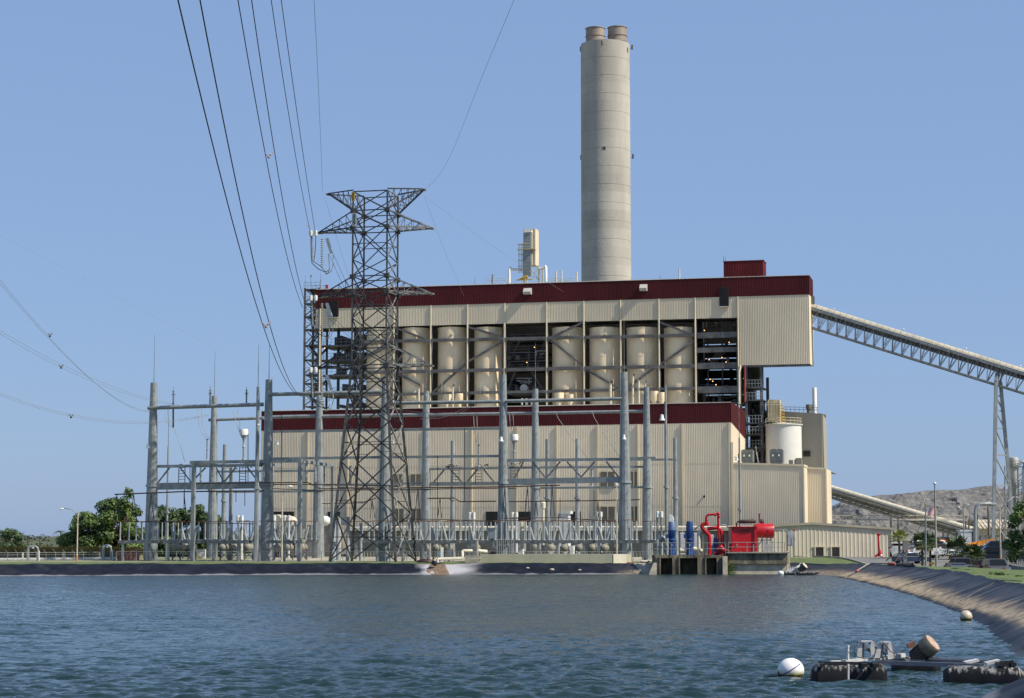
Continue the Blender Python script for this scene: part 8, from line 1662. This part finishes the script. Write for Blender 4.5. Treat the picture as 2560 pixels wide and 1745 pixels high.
# ================================================================== VEHICLES
M['carglass'] = mat('car_glass', (.012, .014, .017), .15, 0, .05, 1, spec=.2); M['headlight'] = mat('headlight', (.75, .76, .78), .15); M['taillight'] = mat('taillight', (.35, .01, .01), .3)
def car(lab, cat, base, rz, paint, ln, wd, ht, kind='suv', name='parked_car', group='vehicles in the car park'):
    # local axes: +x forward, y left, z up
    t = thing(name, lab, cat, base, group, rz); h0 = .28; hood = ht * (.56 if kind != 'sedan' else .60); m = MB()
    if kind == 'suv': prof = [(-.5, .45), (-.5, .52), (-.48, .97), (-.44, 1.0), (.08, 1.0), (.24, .62), (.44, .56), (.5, .48), (.5, .2), (-.5, .2)]
    elif kind == 'pickup': prof = [(-.5, .55), (-.5, .60), (-.12, .60), (-.10, .97), (-.06, 1.0), (.10, 1.0), (.24, .64), (.45, .60), (.5, .52), (.5, .22), (-.5, .22)]
    elif kind == 'van': prof = [(-.5, .5), (-.5, .95), (-.47, 1.0), (.22, 1.0), (.38, .58), (.49, .5), (.5, .42), (.5, .2), (-.5, .2)]
    else: prof = [(-.5, .55), (-.49, .66), (-.38, .68), (-.22, .97), (-.15, 1.0), (.06, 1.0), (.22, .68), (.44, .60), (.5, .5), (.5, .22), (-.5, .22)]
    N = len(prof)
    def wy(z): return wd / 2 * (1 if z < .62 else 1 - .22 * (z - .62) / .38)
    for sgn in (-1, 1):
        for (x, z) in prof: m.v.append(Vector((x * ln, sgn * wy(z) * (1 if abs(x) < .45 else .94), z * ht)))
    for k in range(N): j = (k + 1) % N; m.f.append((k, j, N + j, N + k)); m.m.append(0)
    m.f.append(tuple(range(N))); m.f.append(tuple(reversed(range(N, 2 * N)))); m.m += [0, 0]
    bd = m.build('body', paint, t, local=True); bv = bd.modifiers.new('bevel', 'BEVEL'); bv.width = .06; bv.segments = 2; bv.limit_method = 'ANGLE'
    g = MB(); top = 1.0
    pts = [(x, z) for x, z in prof if z > .58]
    xb = min(x for x, z in prof if z > .9); xf = max(x for x, z in prof if z > .9); xf2 = [x for x, z in prof if .55 < z < .7 and x > .1][0]; xb2 = {'suv': -.485, 'pickup': -.115, 'van': -.49, 'sedan': -.37}[kind]; zb_ = .66 if kind != 'van' else .62
    for sgn in (-1, 1): g.q(*[Vector((x * ln, sgn * (wy(z) + .012), z * ht)) for x, z in ((xb2 * .93 + .01, zb_), (xf2 * .9 - .01, zb_), (xf - .01, .94), (xb + .03, .94))])
    def wq(xa, za, xb_, zb2, off): g.q(*[Vector((x * ln + off, y * wy(z) * .86, z * ht + .02)) for x, z, y in ((xa, za, -1), (xa, za, 1), (xb_, zb2, 1), (xb_, zb2, -1))])
    wq(xf2 - .015, .67, xf + .012, .965, .03); wq(xb2, .66, xb, .95, -.03)
    g.build('window', M['carglass'], t, local=True)
    for sx in (-.31, .32):
        for sy in (-1, 1):
            w_ = MB(); w_.lathe((sx * ln, sy * (wd / 2 - .18), .34), [(.01, 0), (.33, 0), (.35, .04), (.35, .18), (.33, .22), (.01, .22)], 18, Vector((0, sy, 0))); wo_ = w_.build('wheel', M['tyre'], t, 40, local=True)
            r_ = MB(); r_.lathe((sx * ln, sy * (wd / 2 + .035), .34), [(.01, 0), (.2, 0), (.2, .02), (.01, .03)], 12, Vector((0, sy, 0))); r_.build('rim', M['galv'], wo_, local=True)
    for sy in (-1, 1):
        hl = MB(); hl.box((ln * .488, sy * wd * .37, ht * .43), (.1, .34, .17)); hl.build('headlight', M['headlight'], t, local=True); hl = MB(); hl.box((-ln * .49, sy * wd * .43, ht * .5), (.08, .16, .42)); hl.build('tail_light', M['taillight'], t, local=True)
        hl = MB(); hl.box(((xf2 - .04) * ln, sy * (wd / 2 + .12), ht * .66), (.12, .22, .17)); hl.build('mirror', M['black'], t, local=True)
    hl = MB(); hl.box((ln * .495, 0, ht * .33), (.1, wd * .6, .14)); hl.box((ln * .5, 0, ht * .45), (.06, wd * .36, .12)); hl.build('grille', M['black'], t, local=True)
    return t
pt = lambda n, c, r=.25: mat(n, c, r, .3, .05, .6)
PB, PG, PS, PW, PBl, PK = pt('paint_graphite', (.05, .055, .06)), pt('paint_grey', (.10, .11, .12)), pt('paint_silver', (.33, .34, .35)), mat('paint_white', (.68, .68, .66), .3), pt('paint_blue', (.03, .055, .11)), pt('paint_black', (.012, .013, .016))
def cp(px, Y, dz=0): p = P(px, 1400, Y); p.z = gz(p.x, Y) + .06 + dz; return p
car('dark grey pickup seen from behind on the road past the verge', 'pickup truck', cp(2402, 201), rad(97), PB, 5.3, 2.0, 1.85, 'pickup', 'pickup_truck')
car('grey sedan parked low behind the verge before the pickup', 'car', cp(2390, 189), rad(88), PG, 4.5, 1.8, 1.42, 'sedan')
car('dark sport utility car facing the pond beside red posts', 'car', cp(2490, 189), rad(-92), PG, 4.7, 1.95, 1.80, 'suv')
car('black car half hidden left of the car beside red posts', 'car', cp(2466, 200), rad(-84), PK, 4.6, 1.85, 1.66, 'suv')
car('black sport utility car seen side-on beyond the kerb', 'car', cp(2474, 236, .1), rad(176), PK, 5.0, 2.0, 1.9, 'suv')
car('white pickup parked broadside behind the fan palms', 'pickup truck', cp(2372, 246, .1), rad(3), PW, 5.6, 2.0, 1.95, 'pickup', 'pickup_truck')
car('white van parked behind the warehouse corner', 'van', cp(2246, 256, .05), rad(80), PW, 4.9, 1.95, 1.85, 'van', 'parked_van')
car('small blue car low behind the grey box on legs', 'car', cp(2277, 236, -.1), rad(20), PBl, 4.2, 1.75, 1.4, 'sedan')
car('white truck cab beyond the palms near the orange crane', 'truck', cp(2330, 262, .1), rad(10), PW, 6.0, 2.3, 2.1, 'van', 'parked_van')
car('dark car roof above the black car near the conveyor leg', 'car', cp(2484, 262, .35), rad(176), PBl, 4.6, 1.85, 1.8, 'suv')
for i, (px, Y) in enumerate(((2466, 183), (2470.5, 184.5), (2508, 183), (2512, 184.5))):
    p = cp(px, Y); t = thing('delineator_post', 'red and white plastic road post by the dark car, %s from the left' % ORD[i], 'road post', p, 'red and white road posts'); h = 1.05; 
    for k in range(4): m = MB(); m.tube(p + UPV * (h * k / 4), p + UPV * (h * (k + 1) / 4), .055, n=8); m.build('band', M['red'] if k % 2 == 0 or k == 3 else M['white'], t)
    m = MB(); m.tube(p, p + UPV * .06, .17, n=10); m.build('base', M['black'], t)
# yellow kerb stone, far kerb, chain fence and concrete wall right
m = MB(); a, b_ = P(2326, 1408.5, 214), P(2340, 1409, 212); m.bar(a, b_, .3, .22); tag(m.build('kerb_stone', M['yellow']), 'yellow painted kerb stone at the foot of the flag pole', 'kerb')
m = MB(); a, b_, c_ = P(2428, 1404, 226), P(2500, 1416, 205), P(2640, 1434, 185); m.bar(a, b_, .3, .45); m.bar(b_, c_, .3, .6); tag(m.build('low_wall', M['conc']), 'low concrete kerb wall beyond the road at the right', 'wall')
a, b_, c_ = P(2506, 1408, 214), P(2560, 1416, 203), P(2640, 1424, 196)
rail_fence([a, b_, c_], 1.55, 'chain link fence on the low wall at the right edge', .9)
# orange crane
t = thing('mobile_crane', 'orange crane with a long boom lowered behind the fan palms', 'crane', cp(2420, 268, .2)); Yc = 268
m = MB(); m.bar(P(2412, 1366, Yc), P(2452, 1357, Yc), .55, .55); m.bar(P(2448, 1358, Yc), P(2485, 1349.5, Yc), .4, .42); m.build('boom', M['orange'], t); m = MB(); a = P(2362, 1358, Yc); m.box(a, (2.6, 2.0, .5)); m.box(P(2356, 1355, Yc), (1.2, 1.6, .8)); m.bar(P(2362, 1355, Yc), P(2412, 1366, Yc), .35, .3); m.build('body', M['orange'], t)
m = MB(); g_ = cp(2385, 268, .1); m.box((P(2380, 1380, Yc).x, Yc, g_.z + 1.0), (7, 2.2, .9)); m.box((P(2400, 1380, Yc).x, Yc, g_.z + 1.9), (1.6, 1.8, 1.2)); m.build('chassis', M['white'], t)
for k in range(3): m = MB(); m.lathe((P(2362 + 16 * k, 1390, Yc).x, Yc - 1.2, g_.z + .5), [(.01, 0), (.5, 0), (.5, .3), (.01, .3)], 16, Vector((0, -1, 0))); m.build('wheel', M['tyre'], t, 40)
m = MB(); a = P(2412, 1352, 300); m.box(a, (1.6, 2, 2.8)); m.box(a + UPV * 1.5, (1.9, 2.2, .25)); tag(m.build('small_cabin', mat('cabin_blue', (.45, .50, .56), .6)), 'small pale blue cabin left of the bent grey pipe', 'cabin')
m = MB(); m.box(P(2400, 1345, 302), (5.5, 2.5, .35)); tag(m.build('blue_canopy', mat('canopy_blue', (.02, .05, .15), .5)), 'dark blue flat canopy above the fan palms', 'canopy')
# person by the white van: small figure in light top
Yh = 238; b0 = cp(2271, Yh); t = thing('person', 'person in a pale top and dark trousers standing beyond the verge', 'person', b0)
m = MB()
def limb(pts, r, n=8): m.path([b0 + Vector(p) for p in pts], r, n)
limb([(0, 0, .88), (0, 0, 1.05), (0, .01, 1.3), (0, .01, 1.45), (0, 0, 1.52), (0, 0, 1.58)], [.14, .13, .17, .14, .06, .055])
m.ball(b0 + Vector((0, 0, 1.66)), .105, 12, 10, (.85, 1, 1.2))
for sx in (-1, 1):
    limb([(sx * .17, 0, 1.42), (sx * .24, .02, 1.15), (sx * .23, -.06, .9), (sx * .23, -.08, .80)], [.055, .045, .036, .03]); limb([(sx * .09, 0, .92), (sx * .1, -.01, .5), (sx * .1, .02, .09)], [.085, .06, .045]); m.ball(b0 + Vector((sx * .1, -.07, .05)), .06, 8, 6, (.8, 2, .8))
    for k in range(5): limb([(sx * .23 + (k - 2) * .016, -.08, .80), (sx * .23 + (k - 2) * .018, -.09, .70 + .02 * abs(k - 2))], [.009, .007], 5)
m.build('body', mat('skin', (.30, .17, .11), .6), t, True); m = MB(); limb([(0, 0, .9), (0, 0, 1.1), (0, .01, 1.3), (0, .01, 1.46)], [.165, .16, .19, .15]); m.build('shirt', mat('shirt_pale', (.50, .42, .40), .8), t, True)
m = MB()
for sx in (-1, 1): limb([(sx * .08, 0, .96), (sx * .1, -.01, .5), (sx * .1, .02, .12)], [.11, .075, .06])
m.build('trousers', mat('trousers_dark', (.08, .03, .035), .9), t, True); m = MB(); m.ball(b0 + Vector((0, .015, 1.70)), .112, 12, 8, (.9, 1, .95)); m.build('hair', M['black'], t, True)
